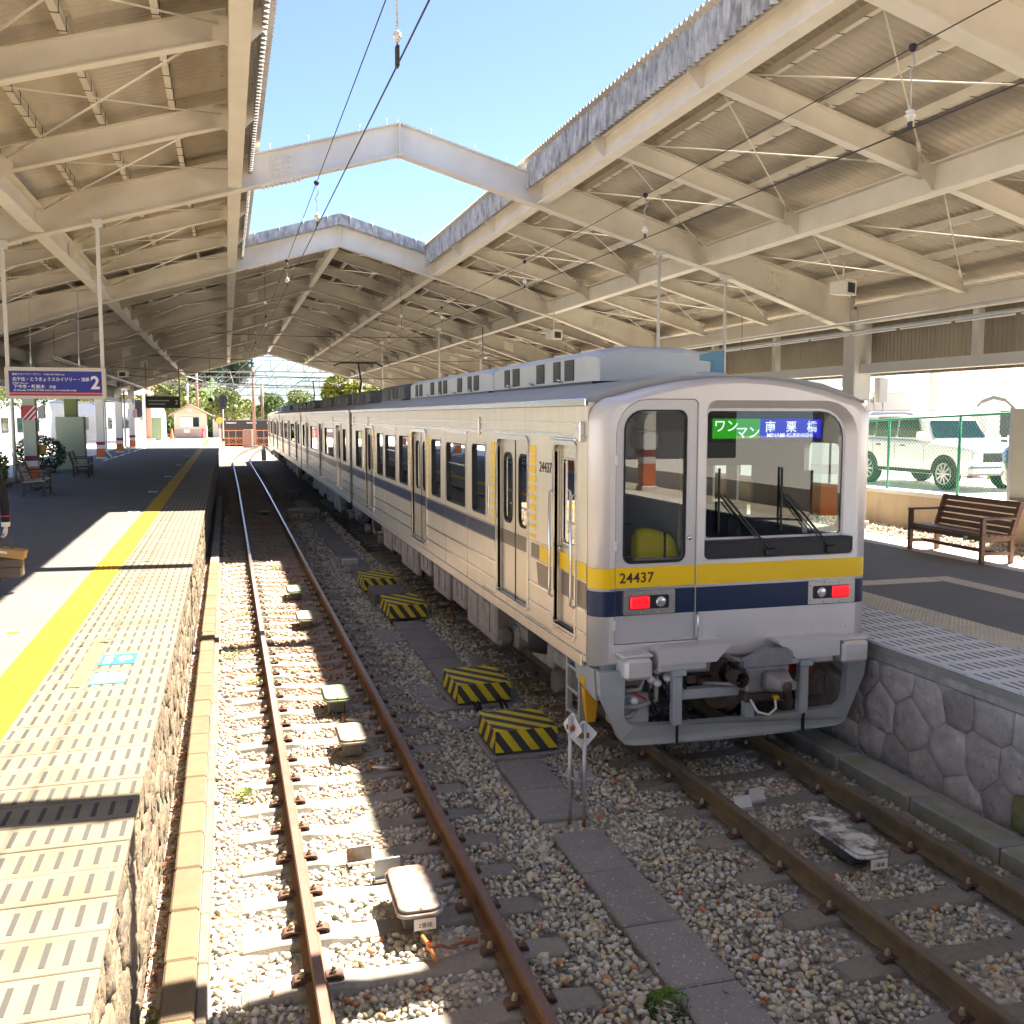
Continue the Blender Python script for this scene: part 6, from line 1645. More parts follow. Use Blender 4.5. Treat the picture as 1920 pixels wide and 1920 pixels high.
# white poles hanging from the first frame on the right
for (x, zl, lb_) in ((7.51, 3.2, 'white pole hanging from the first rafter behind the roof unit'), (8.84, 3.2, 'white pole hanging from the first rafter beside the blue antenna')):
    t = thing('hanging_pole', lb_, 'pole', (x, 16.38, zl), 0, 'poles hanging from the canopy')
    b = MB(); b.tube((0, 0, 0), (0, 0, zb(x) - zl - .04), .030, 10); b.build('pole', 'paint_white', t); b = MB(); b.cbox(-.10, .10, -.06, .06, zb(x) - zl - .08, zb(x) - zl + .01, .01); b.lathe([(.05, zb(x) - zl - .12), (.05, zb(x) - zl - .07)], (0, 0, 0), 10); b.build('flange', 'paint_white', t)
for k, (x, y, lb_) in enumerate(((7.2, 33.9, 'thin white pole hanging over the second car'), (8.7, 33.9, 'thin white pole hanging nearer the right columns'), (6.6, 43.0, 'thin white pole hanging over the third car'))):
    t = thing('hanging_pole', lb_, 'pole', (x, y, 3.6), 0, 'poles hanging from the canopy')
    b = MB(); b.tube((0, 0, 0), (0, 0, zb(x) - 3.6 + .02), .035, 8); b.build('pole', 'paint_white', t); b = MB(); b.cbox(-.08, .08, -.06, .06, zb(x) - 3.66, zb(x) - 3.56, .01); b.build('flange', 'paint_white', t)
def horn_speaker(label, x, y, z, rz, top):
    t = thing('station_speaker', label, 'speaker', (x, y, z), rz, 'box speakers under the canopy')
    b = MB(); b.prism([(-.17, -.13), (.17, -.13), (.20, .10), (.14, .13), (-.14, .13), (-.20, .10)], lambda u, v: (u, -.14, v), lambda u, v: (u * .8, .16, v * .8)); b.build('case', 'paint_beam', t)
    b = MB(); b.box(-.12, .12, -.148, -.141, -.09, .07); b.build('mesh', 'dark_metal', t)
    b = MB(); b.path([(0, 0, .13), (0, 0, top)], .014, 6); b.cbox(-.21, .21, -.02, .02, .02, .05, .004); b.build('bracket', 'paint_beam', t)
horn_speaker('beige box speaker hanging beside the first right column', 9.75, 14.1, 5.22, .5, .42)
horn_speaker('beige box speaker hanging above the rear car roof', 8.3, 24.6, 5.25, .5, .6)
t = horn_speaker('dark box speaker hanging over the left platform', -3.8, 41.0, 4.75, -.3, .7)
def clock_round(label, x, y, z, top):
    t = thing('round_lamp', label, 'lamp', (x, y, z))
    b = MB(); b.lathe([(0, -.05), (.14, -.04), (.16, 0), (.12, .06), (0, .08)], (0, 0, 0), 14); b.build('shade', 'galv', t); b = MB(); b.tube((0, 0, .06), (0, 0, top), .012, 6); b.build('rod', 'dark_metal', t)
clock_round('round grey lamp hanging above the second car roof', 7.9, 30.5, 5.0, .95)
def batten(label, x, y0, y1, z, top, tilt=0):
    t = thing('tube_light', label, 'lamp', (x, y0, z), 0, 'fluorescent battens under the canopy')
    L_ = y1 - y0
    b = MB(); b.cbox(-.05, .05, 0, L_, 0, .05, .008); b.build('batten', 'galv', t)
    n = max(1, int(L_ / 1.25))
    for k in range(n):
        b = MB(); b.tube((0, k * L_ / n + .06, -.025), (0, (k + 1) * L_ / n - .06, -.025), .016, 8); b.build('tube', 'sign_white', t)
    for yy in (.2, L_ / 2, L_ - .2):
        b = MB(); b.tube((0, yy, .05), (0, yy, top), .006, 5); b.build('rod', 'dark_metal', t)
batten('long row of tube lights along the right wall', 10.95, 9.0, 30.0, 4.62, .9)
batten('second row of tube lights farther along the right wall', 10.95, 31.0, 60.0, 4.62, .9)
batten('row of tube lights over the left platform', -4.6, 30.0, 60, 4.75, .8)
b = MB(); b.path([(10.75, 7, 4.78), (10.75, 60, 4.78)], .022, 6); tag(b.build('cable_conduit', 'galv'), 'grey conduit pipe running beside the right tube lights', 'conduit')
def box_fix(label, x, y, z, m, s=(.10, .10, .25)):
    t = thing('junction_box', label, 'junction box', (x, y, z))
    b = MB(); b.cbox(-s[0], s[0], -s[1], s[1], -s[2], s[2], .01); b.build('case', m, t)
    b = MB(); b.path([(-.02, -s[1] - .01, -s[2]), (-.02, -s[1] - .02, -s[2] - .16), (-.22, -s[1] - .02, -s[2] - .14), (-.24, -s[1] - .02, -s[2] + .1)], .012, 6); b.build('cable', 'galv', t)
box_fix('pale box with looping cable on the first right column', 12.12, 16.2, 3.62, 'paint_beam_grey', (.10, .08, .24))

# ================================================================== BENCHES
def bench(name, label, x, y, rz, L_, wood, frame, group):
    t = thing(name, label, 'bench', (x, y, HP), rz, group)
    # seat faces -x local; length along y
    for s in (-1, 1):
        yy = s * (L_ / 2 - .05)
        for nm, xa, z1 in (('leg', -.27, .64), ('leg', .22, .40)):
            bb = MB(); bb.cbox(xa - .035, xa + .035, yy - .03, yy + .03, 0, z1, .006); bb.build('leg', frame, t)
        bb = MB(); bb.bar((.20, yy, .36), (.36, yy, .88), .06, .07, (1, 0, 0)); bb.build('back_post', frame, t)
        bb = MB(); bb.cbox(-.31, .28, yy - .045, yy + .045, .64, .672, .006); bb.build('armrest', frame, t)
        bb = MB(); bb.cbox(-.27, .22, yy - .022, yy + .022, .33, .40, .005); bb.build('side_rail', frame, t)
        bb = MB(); bb.cbox(-.24, .20, yy - .02, yy + .02, .12, .17, .005); bb.build('foot_rail', frame, t)
    for k in range(5):
        bb = MB(); xa = -.29 + k * .105; bb.cbox(xa, xa + .094, -L_ / 2 + .01, L_ / 2 - .01, .405 - .006 * k, .432 - .006 * k, .005); bb.build('seat_slat', wood, t)
    for k in range(5):
        f = k / 4; bb = MB(); c = Vector((.215 + .125 * f + .015, 0, .46 + .38 * f)); bb.bar(c + Vector((0, -L_ / 2 + .08, 0)), c + Vector((0, L_ / 2 - .08, 0)), .078, .024, (1, 0, -.3)); bb.build('back_slat', wood, t)
    bb = MB(); bb.cbox(-.30, -.27, -L_ / 2 + .05, L_ / 2 - .05, .33, .40, .005); bb.build('apron', frame, t)
    bb = MB(); bb.cbox(-.03, .01, -L_ / 2 + .05, L_ / 2 - .05, .12, .17, .005); bb.build('stretcher', frame, t)
    return t
bt = bench('bench', 'dark brown slatted wooden bench on the right platform', 10.72, 12.32, -.05, 1.75, 'wood_brown', 'wood_brown', 'wooden benches')
b = MB(); b.box(-.304, -.3005, -.55, -.47, .345, .375); b.build('label_plate', 'sign_white', bt)
bench('bench', 'nearer weathered bench with grey slats beside the striped column', -5.0, 28.9, math.pi + .05, 1.5, 'wood_grey', 'wood_dark', 'wooden benches')
bench('bench', 'farther weathered bench with grey slats in front of the pale green panel', -5.0, 37.7, math.pi + .05, 1.5, 'wood_grey', 'wood_dark', 'wooden benches')

# ================================================================== RIGHT SIDE: WALL, FENCE, CAR PARK
b = MB(); b.hexa([(12.6, -28, .1), (13.0, -28, .1), (13.0, 70, .1), (12.6, 70, .1), (12.62, -28, 2.0), (13.0, -28, 2.0), (13.0, 70, .6), (12.62, 70, .6)][:0] or [(12.6, 2, .1), (13.0, 2, .1), (13.0, 40, .1), (12.6, 40, .1), (12.62, 2, 1.72), (13.0, 2, 1.72), (13.0, 40, 1.40), (12.62, 40, 1.40)]); tag(b.build('retaining_wall', 'wall_tan'), 'tan concrete retaining wall below the green fence', 'wall')
b = MB(); b.hexa([(12.58, 2, 1.723), (13.04, 2, 1.723), (13.04, 40, 1.403), (12.58, 40, 1.403), (12.58, 2, 1.80), (13.04, 2, 1.80), (13.04, 40, 1.48), (12.58, 40, 1.48)]); tag(b.build('wall_coping', 'lot'), 'pale coping along the top of the tan retaining wall', 'coping')
LOTZ = 1.42
b = MB(); b.box(13.02, 160, -60, 140, .2, LOTZ); tag(b.build('car_park', 'lot'), kind='structure', label='bright sunlit car park surface behind the green fence', cat='car park')
fe = thing('chain_link_fence', 'green chain-link fence on the tan wall', 'fence', (0, 0, 0))
FX = 12.78; ft = lambda y: 3.05 + (17 - y) * .038; fb = lambda y: 1.60 + (17 - y) * .012
for y in np.arange(4.9, 36, 1.98):
    b = MB(); b.tube((FX, y, fb(y) - .1), (FX, y, ft(y)), .026, 8); b.build('post', 'fence_green', fe)
b = MB(); b.path([(FX, 4.9, ft(4.9)), (FX, 36, ft(36))], .022, 8); b.build('top_rail', 'fence_green', fe)
b = MB(); b.path([(FX, 4.9, fb(4.9) + .03), (FX, 36, fb(36) + .03)], .012, 6); b.build('bottom_wire', 'galv', fe)
def chain(y0, y1, pitch):
    bb = MB(); w = .0032
    span = y1 - y0
    k = -int(1.8 / pitch)
    n = int(span / pitch)
    for s in (1, -1):
        for i in range(k - 30, n + 30):
            ya = y0 + i * pitch
            # line from bottom going along +y (s=1) or -y (s=-1) at 45 degrees, clipped to the bay
            h0, h1 = 0.0, 1.5
            p = (ya, h0); q = (ya + s * (h1 - h0), h1)
            t0, t1 = 0.0, 1.0; d = q[0] - p[0]
            for lim, sg_ in ((y0, 1), (y1, -1)):
                a0 = (p[0] - lim) * sg_; a1 = (q[0] - lim) * sg_
                if a0 < 0 and a1 < 0: t1 = -1; break
                if a0 < 0: t0 = max(t0, a0 / (a0 - a1))
                if a1 < 0: t1 = min(t1, a0 / (a0 - a1))
            if t1 - t0 < .02: continue
            def pt(t):
                y = p[0] + d * t; f = (h0 + (h1 - h0) * t) / 1.5
                return Vector((FX - .03 + s * .003, y, fb(y) + .03 + f * (ft(y) - fb(y) - .03)))
            bb.path([pt(t0), pt(t1)], w, 3, caps=False)
    return bb
for y in np.arange(4.9, 30, 1.98)[3:10]:
    chain(y, y + 1.98, .085).build('mesh_panel', 'fence_green', fe)['kind'] = 'stuff'
t = thing('screen_panel', 'grey-beige flat panel fixed to the chain-link fence', 'panel', (FX - .06, 12.25, fb(12.2)))
b = MB(); b.cbox(-.015, .015, -1.3, 1.28, .05, 1.60, .006); b.build('sheet', 'panel_beige', t); b = MB(); b.cbox(-.022, -.014, 1.22, 1.30, .05, 1.62, .004); b.build('edge', 'galv', t)

# ---- boxy white off-road car, parked parallel to the track, nose towards the camera
def suv(name, label, x, y, z, rz, body, hatch_open=False):
    t = thing(name, label, 'car', (x, y, z), rz)
    # local: x across (near side = -.9), y from nose (-2.2) to tail (2.2)
    W = .90
    def sec(y, hw, z0, z1, zr=None, hwr=None): return (y, hw, z0, z1)
    # lower body by lofting cross-sections along y
    S = [(-2.22, .70, .48, .86), (-2.18, .80, .40, .98), (-2.0, .88, .36, 1.06), (-1.5, .90, .34, 1.10), (-.95, .90, .34, 1.14), (0, .90, .34, 1.16), (1.2, .90, .34, 1.17), (1.95, .90, .36, 1.17), (2.15, .86, .40, 1.12), (2.2, .80, .48, 1.0)]
    L_ = []
    for yy, hw, z0, z1 in S: L_.append([(-hw, yy, z0 + .10), (-hw + .06, yy, z0), (hw - .06, yy, z0), (hw, yy, z0 + .10), (hw, yy, z1 - .12), (hw - .07, yy, z1 - .02), (hw - .2, yy, z1), (-hw + .2, yy, z1), (-hw + .07, yy, z1 - .02), (-hw, yy, z1 - .12)])
    bb = MB(); bb.loft(L_, 0, True); bb.build('body', body, t)
    G = [(-.92, .80, 1.12, 1.14), (-.60, .78, 1.12, 1.62), (-.30, .76, 1.12, 1.76), (.3, .76, 1.12, 1.80), (1.6, .75, 1.12, 1.78), (1.95, .74, 1.12, 1.72), (2.10, .78, 1.12, 1.20)]
    L_ = []
    for yy, hw, z0, z1 in G: L_.append([(-hw - .06, yy, z0), (hw + .06, yy, z0), (hw - .02, yy, z1 - .07), (hw - .10, yy, z1), (-hw + .10, yy, z1), (-hw + .02, yy, z1 - .07)])
    bb = MB(); bb.loft(L_, 0, False); bb.build('cabin', body, t)
    # windows just proud of the cabin
    for s in (-1, 1):
        for (ya, yb_, za, zc) in ((-.58, .28, 1.19, 1.64), (.36, 1.15, 1.19, 1.66), (1.22, 1.86, 1.21, 1.62)):
            bb = MB(); xw = lambda z: s * (.868 - (z - 1.12) * .17)
            yt = ya + (.22 if ya < -.5 else 0)
            q = [(xw(za), ya, za), (xw(za), yb_, za), (xw(zc), yb_ - (.04 if ya > 1 else 0), zc), (xw(zc), yt, zc)]
            bb.add(q if s > 0 else q, [(0, 1, 2, 3) if s > 0 else (3, 2, 1, 0)]); bb.build('side_window', 'glass_car' if False else 'black_glass', t)
    bb = MB(); bb.add([(-.74, -.90, 1.19), (.74, -.90, 1.19), (.66, -.63, 1.60), (-.66, -.63, 1.60)], [(0, 1, 2, 3)]); bb.build('windscreen', 'black_glass', t)
    for s in (-1, 1):
        for yy in (-1.45, 1.38):
            bb = MB(); bb.lathe([(.0, -.09), (.22, -.085), (.25, -.11), (.345, -.11), (.37, -.08), (.37, .08), (.345, .11), (.0, .10)], (s * .80, yy, .37), 24, 0, 'x'); bb.build('tyre', 'rubber', t)
            bb = MB(); bb.lathe([(0, s * .118), (.06, s * .122), (.07, s * .112)], (s * .80, yy, .37), 12, 0, 'x')
            for k in range(10):
                a = k * math.pi / 5; bb.bar((s * .915, yy + .05 * math.cos(a), .37 + .05 * math.sin(a)), (s * .912, yy + .23 * math.cos(a), .37 + .23 * math.sin(a)), .035, .02, (1, 0, 0))
            bb.lathe([(.225, s * .10), (.25, s * .118), (.262, s * .10)], (s * .80, yy, .37), 20, 0, 'x'); bb.build('rim', 'car_silver', t)
            # arch
            P = []
            for k in range(9):
                a = R(180 * k / 8); P.append((math.cos(a), math.sin(a)))
            bb = MB(); bb.add([(s * .904, yy + c * .40, .37 + q * .40) for c, q in P] + [(s * .904, yy + c * .455, .37 + q * .455) for c, q in P], [(i, i + 1, 10 + i, 9 + i) if s < 0 else (i, 9 + i, 10 + i, i + 1) for i in range(8)]); bb.add([(s * .903, yy + c * .40, .37 + q * .40) for c, q in P], [tuple(range(9)) if s > 0 else tuple(reversed(range(9)))], 1); bb.build('wheel_arch', ['rubber', 'black'], t)
        for yy in (.02, .95):
            bb = MB(); bb.cbox(s * .90 - .012, s * .90 + .025, yy - .09, yy + .09, .98, 1.01, .005); bb.build('door_handle', 'dark_metal', t)
        for yy in (-.75, .32, 1.18):
            bb = MB(); bb.box(s * .9005, s * .9025, yy - .004, yy + .004, .46, 1.06); bb.build('door_gap', 'black', t)
        bb = MB(); bb.cbox(s * .92, s * 1.08, -.78, -.66, 1.16, 1.34, .03); bb.build('mirror', body, t)
        bb = MB(); bb.box(s * .896, s * .906, -1.0, 1.0, .36, .44); bb.build('sill', 'rubber', t)
        bb = MB(); bb.path([(s * .62, -.15, 1.79), (s * .64, 0, 1.85), (s * .64, 1.6, 1.84), (s * .62, 1.75, 1.77)], .02, 6); bb.build('roof_rail', 'car_silver', t)
        bb = MB(); bb.cbox(s * .55, s * .78, -2.225, -2.17, .72, .88, .03); bb.build('headlight', 'lamp_clear', t)
    bb = MB(); bb.cbox(-.5, .5, -2.235, -2.19, .66, .88, .02); bb.build('grille', 'black', t)
    bb = MB(); bb.cbox(-.84, .84, -2.26, -2.1, .36, .58, .05); bb.build('bumper', 'car_silver', t)
    if hatch_open:
        bb = MB(); Lh = []
        for k, (yy, zz) in enumerate(((1.9, 1.80), (2.25, 2.02), (2.6, 2.08), (2.95, 2.00), (3.1, 1.90))): Lh.append([(-.78 + .03 * k, yy, zz - .04), (.78 - .03 * k, yy, zz - .04), (.78 - .03 * k, yy, zz + .03), (-.78 + .03 * k, yy, zz + .03)])
        bb.loft(Lh, 0, False); bb.build('open_tailgate', 'car_silver', t)
        bb = MB(); bb.add([(-.6, 2.1, 1.88), (.6, 2.1, 1.88), (.55, 2.55, 2.01), (-.55, 2.55, 2.01)], [(0, 3, 2, 1)]); bb.build('tailgate_window', 'black_glass', t)
    return t
mat('black_glass', (.012, .03, .03), .06, var=.02, spec=.7, coat=.5)
suv('parked_car', 'boxy white off-road car parked behind the green fence', 16.85, 20.4, LOTZ, 0, 'car_white')
suv('parked_car', 'dark car with its tailgate raised behind the beige fence panel', 15.25, 13.35, LOTZ, 0, 'car_dark', True)
t = thing('traffic_cone', 'red traffic cone in the car park behind the fence', 'cone', (19.94, 22.5, LOTZ))
b = MB(); b.lathe([(.17, .03), (.15, .06), (.04, .70), (.035, .72), (0, .72)], (0, 0, 0), 16); b.build('cone', 'cone_red', t); b = MB(); b.cbox(-.2, .2, -.2, .2, 0, .035, .01); b.build('foot', 'black', t)
t = thing('leaning_pole', 'yellow pole leaning beside the red cone', 'pole', (19.85, 21.8, LOTZ))
b = MB(); b.tube((0, 0, 0), (-.62, .35, 1.75), .035, 8); b.build('pole', 'pole_yellow', t); b = MB(); b.lathe([(.10, 0), (.08, .03), (0, .03)], (0, 0, 0), 10); b.build('foot', 'black', t)
t = thing('guard_fence', 'low white and grey guard fence along the far side of the car park', 'fence', (0, 0, LOTZ))
for k in range(40):
    b = MB(); b.cbox(24.0, 24.06, 12 + k * .4, 12.08 + k * .4, 0, 1.1, .01); b.build('picket', 'white_paint', t)
for z in (.25, .95): b = MB(); b.cbox(24.07, 24.11, 12, 28, z, z + .07, .01); b.build('rail', 'white_paint', t)
t = thing('utility_pole', 'grey concrete utility pole beyond the car park', 'utility pole', (24.7, 30, LOTZ))
b = MB(); b.tube((0, 0, 0), (0, 0, 9.5), .20, 14, r1=.14); b.build('shaft', 'util_pole', t)
for z in (7.6, 8.3): b = MB(); b.cbox(-1.0, 1.0, -.05, .05, z, z + .09, .01); b.build('cross_arm', 'galv', t)
for k in range(5): b = MB(); b.tube((-.22, 0, 2.2 + k * .7), (.22, 0, 2.2 + k * .7), .012, 5); b.build('step_bolt', 'galv', t)
for k, (z, dz, lb_) in enumerate(((7.0, .0, 'topmost'), (6.2, .3, 'second'), (5.4, .1, 'third'), (4.8, -.2, 'lowest'))):
    pts = [(24.7 - 30 * s_, 30 + 16 * s_, z - 6.0 * s_ * (1 - s_) * .5 - dz * s_) for s_ in np.linspace(0, 1, 12)]
    b = MB(); b.path(pts, .012, 5); tag(b.build('power_line', 'wire'), lb_ + ' of the thin wires running from the utility pole', 'wire')
b = MB(); b.path([(24.7, 30, 8.6), (30, 22, 7.4), (38, 10, 8.2)], .014, 5); tag(b.build('power_line', 'wire'), 'slack wire from the utility pole towards the right edge', 'wire')
def house(label, x, y, w, d, h, rh, m, rm):
    t = thing('house', label, 'house', (x, y, LOTZ))
    b = MB(); b.box(-w / 2, w / 2, -d / 2, d / 2, 0, h); b.build('wall', m, t)
    e = .5; b = MB(); b.add([(-w / 2 - e, -d / 2 - e, h), (w / 2 + e, -d / 2 - e, h), (w / 2 + e, d / 2 + e, h), (-w / 2 - e, d / 2 + e, h), (-w * .15, 0, h + rh), (w * .15, 0, h + rh)], [(0, 1, 5, 4), (1, 2, 5), (2, 3, 4, 5), (3, 0, 4), (3, 2, 1, 0)]); r_ = b.build('roof', rm, t)
    b = MB(); b.add([(-1.2, -d / 2 - .2, h + .1), (1.2, -d / 2 - .2, h + .1), (0, -d / 2 - .2, h + .9), (0, -d / 4, h + .9)], [(0, 1, 2), (1, 3, 2), (0, 2, 3)]); b.build('dormer', rm, r_)
    for k in range(3):
        w_ = tpart('window', t); b = MB(); b.box(-w / 2 + 1 + k * 2.2, -w / 2 + 2.2 + k * 2.2, -d / 2 - .04, -d / 2 - .005, 1.0, 2.1); b.build('frame', 'white_paint', w_); b = MB(); b.box(-w / 2 + 1.08 + k * 2.2, -w / 2 + 2.12 + k * 2.2, -d / 2 - .05, -d / 2 - .041, 1.08, 2.02); b.build('pane', 'black_glass', w_)
house('house with pinkish brown hipped roof beyond the car park', 47, 52, 11, 9, 3.2, 2.0, 'house_wall', 'roof_pink')
house('low pale house behind the white car', 40, 60, 9, 7, 2.6, 1.2, 'house_wall', 'house_wall')
t = thing('shed', 'long low white shed behind the guard fence', 'shed', (33, 33, LOTZ))
b = MB(); b.box(-5, 5, -2, 2, 0, 2.4); b.build('wall', 'house_wall', t); b = MB(); b.hexa([(-5.3, -2.4, 2.401), (5.3, -2.4, 2.401), (5.3, 2.4, 2.401), (-5.3, 2.4, 2.401), (-5.3, -2.4, 2.55), (5.3, -2.4, 2.55), (5.3, 2.4, 2.75), (-5.3, 2.4, 2.75)]); b.build('roof', 'white_paint', t)
for k in range(4): b = MB(); b.box(-4.4 + k * 2.3, -2.7 + k * 2.3, -2.02, -2.003, .1, 1.9); b.build('opening', 'leaf_dark' if k % 2 else 'wagon_dark', t)
# ================================================================== LEFT GARDEN, FAR END, BACKGROUND
def leaf_cloud(bb, c, rad, n, size, m=0, hollow=.35, rng=None, flat=.0, lumps=0):
    rng = rng or np.random.default_rng(int(abs(c[0] * 31 + c[1] * 7)) + n)
    if lumps:
        cen = rng.normal(size=(lumps, 3)); cen /= np.linalg.norm(cen, axis=1)[:, None]; cen *= rng.uniform(.35, .78, (lumps, 1))
        idx = rng.integers(0, lumps, n); d = rng.normal(size=(n, 3)); d /= np.linalg.norm(d, axis=1)[:, None]
        P = cen[idx] + d * (rng.uniform(.5, 1, (n, 1)) ** .5) * rng.uniform(.26, .42, lumps)[idx][:, None]
    else:
        d = rng.normal(size=(n, 3)); d /= np.linalg.norm(d, axis=1)[:, None]
        P = d * (hollow + (1 - hollow) * rng.uniform(0, 1, (n, 1)) ** .6)
    P = P * np.array(rad) + np.array(c)
    a = rng.normal(size=(n, 3)); a /= np.linalg.norm(a, axis=1)[:, None]
    t = rng.normal(size=(n, 3)); b2 = np.cross(a, t); b2 /= np.linalg.norm(b2, axis=1)[:, None]
    s = size * rng.uniform(.6, 1.4, (n, 1))
    V = np.stack([P - a * s, P - b2 * s * .55, P + a * s, P + b2 * s * .55], 1).reshape(-1, 3)
    F = np.arange(4 * n).reshape(-1, 4)
    return V, F
def tree(label, x, y, z, h, r, m, n=2600, size=.16, trunk=.16, group='trees beyond the station', cat='tree', name='tree', base=.35):
    t = thing(name, label, cat, (x, y, z), 0, group)
    V, F = leaf_cloud(None, (0, 0, h * (base + (1 - base) / 2)), (r, r, h * (1 - base) / 2 * 1.12), n, size, lumps=16)
    place('crown', np_mesh('crown', V, F, m), t)
    b = MB(); b.path([(0, 0, -.3), (.1, .05, h * .3), (-.05, 0, h * .6), (0, .1, h * .85)], trunk, 7, radii=[trunk, trunk * .8, trunk * .5, trunk * .15])
    for k in range(5):
        a = k * 1.3; z0 = h * (.35 + .1 * k); b.path([(0, 0, z0), (math.cos(a) * r * .35, math.sin(a) * r * .35, z0 + h * .10), (math.cos(a) * r * .65, math.sin(a) * r * .65, z0 + h * .2)], trunk * .4, 5, radii=[trunk * .4, trunk * .25, trunk * .08])
    b.build('trunk', 'bark', t)
    return t
# garden at the left edge
tree('leafy bright tree at the left edge of the platform garden', -9.6, 38.5, .9, 4.2, 1.7, 'leaf_mid', 3800, .085, .10, 'plants in the platform garden', base=.28)
tree('small slanting tree with thin sunlit foliage behind the hanging sign', -8.3, 46, .9, 4.4, 1.6, 'leaf_light', 1500, .07, .06, 'plants in the platform garden', base=.5)
def bush(label, x, y, z, r, h, m, n, size):
    t = thing('bush', label, 'bush', (x, y, z), 0, 'plants in the platform garden')
    V, F = leaf_cloud(None, (0, 0, h * .5), (r, r, h * .55), n, size, hollow=.6); place('foliage', np_mesh('foliage', V, F, m), t)
    b = MB()
    for k in range(5): b.tube((0, 0, 0), (r * .5 * math.cos(k * 1.3), r * .5 * math.sin(k * 1.3), h * .6), .02, 5)
    b.build('stem', 'bark', t)
bush('dark round clipped bush right of the striped column', -6.9, 40.8, 1.0, .95, 1.35, 'leaf_dark', 3600, .05)
bush('green spreading bush left of the striped column', -8.2, 36.4, 1.0, 1.1, 1.1, 'leaf_mid', 3200, .055)
bush('bright green low shrub at the left frame edge', -7.0, 31.6, 1.0, .8, .85, 'leaf_light', 2600, .05)
bush('yellowish shrub behind the nearer weathered bench', -7.6, 34.0, 1.0, .9, .8, 'leaf_light', 2000, .055)
g = thing('garden_border', 'rounded stones edging the platform garden', 'border', (0, 0, HP))
for k in range(16):
    b = MB(); b.rock((0, 0, .08), .20, 0, (1, 1, .7)); b.build('stone', 'concrete', g, (-6.5 + random.uniform(-.1, .1), 29 + k * .8, 0))
# extra column furniture on the left
t = thing('striped_board', 'red and white diagonal striped board on the nearest left column', 'board', (-6.05, 34.26, 3.0))
b = MB(); b.box(-.22, .22, -.02, .0, 0, .46); b.build('board', 'stripe_red', t)
for k in range(3):
    b = MB(); u = -.22 + k * .15; b.hexa([(u, -.024, 0), (u + .045, -.024, 0), (u + .045, -.0205, 0), (u, -.0205, 0), (min(u + .40, .22) - .045 * 0 - .0, -.024, min(.46, (.22 - u) * 1.15)), (min(u + .445, .22), -.024, min(.46, (.175 - u) * 1.15 + .0)), (min(u + .445, .22), -.0205, min(.46, (.175 - u) * 1.15)), (min(u + .40, .22), -.0205, min(.46, (.22 - u) * 1.15))]); b.build('stripe', 'sign_white', t)
t = thing('notice_box', 'small grey notice box beside the striped board', 'box', (-5.68, 34.3, 3.05)); b = MB(); b.cbox(-.10, .10, -.05, .12, 0, .38, .01); b.build('case', 'panel_beige', t)
t = thing('yellow_box', 'yellow box on the pipe behind the nearest left column', 'box', (-5.75, 34.6, 1.9)); b = MB(); b.cbox(-.10, .10, -.08, .12, 0, .30, .02); b.build('case', 'pole_yellow', t)
t = thing('downpipe', 'pale rain pipe standing left of the nearest striped column', 'pipe', (-6.45, 33.9, HP)); b = MB(); b.tube((0, 0, 0), (0, 0, 3.9), .06, 10); b.build('pipe', 'col_cream', t)
for z in (1.0, 2.6): b = MB(); b.lathe([(.066, z), (.07, z + .03), (.066, z + .06)], (0, 0, 0), 10); b.build('collar', 'galv', t)
t = thing('green_panel', 'tall pale green panel wrapped round the second left column', 'panel', (-6.05, 43.0, HP)); b = MB(); b.cbox(-.52, .52, -.35, .30, 0, 2.1, .01); b.build('panel', 'col_green', t)
b = MB(); b.box(-.23, .23, -.02, .42, 2.1, 3.2); b.build('wrap', 'col_olive', t)
for k, (x, y, l) in enumerate(((-5.75, 52.0, 'rain pipe with bent foot beside the third left column'), (-5.7, 61.0, 'white rain pipe beside the fourth left column'))):
    t = thing('downpipe', l, 'pipe', (x, y, HP)); b = MB(); b.path([(.25, 0, 0), (.22, 0, .15), (0, 0, .4), (0, 0, 3.6)], .05, 8); b.build('pipe', 'paint_white', t); b = MB(); b.lathe([(.056, 1.5), (.06, 1.53), (.056, 1.56)], (0, 0, 0), 8); b.build('collar', 'galv', t)
t = thing('notice_board', 'white notice board with red hatching on the far left column', 'board', (-5.7, 65.9, 3.0)); b = MB(); b.cbox(-.28, .28, -.05, .05, 0, .55, .01); b.build('board', 'sign_white', t)
for k in range(3): b = MB(); b.hexa([(.02 + k * .08, -.055, .05), (.06 + k * .08, -.055, .05), (.06 + k * .08, -.051, .05), (.02 + k * .08, -.051, .05), (.06 + k * .08, -.055, .5), (.10 + k * .08, -.055, .5), (.10 + k * .08, -.051, .5), (.06 + k * .08, -.051, .5)]); b.build('hatch', 'stripe_red', t)

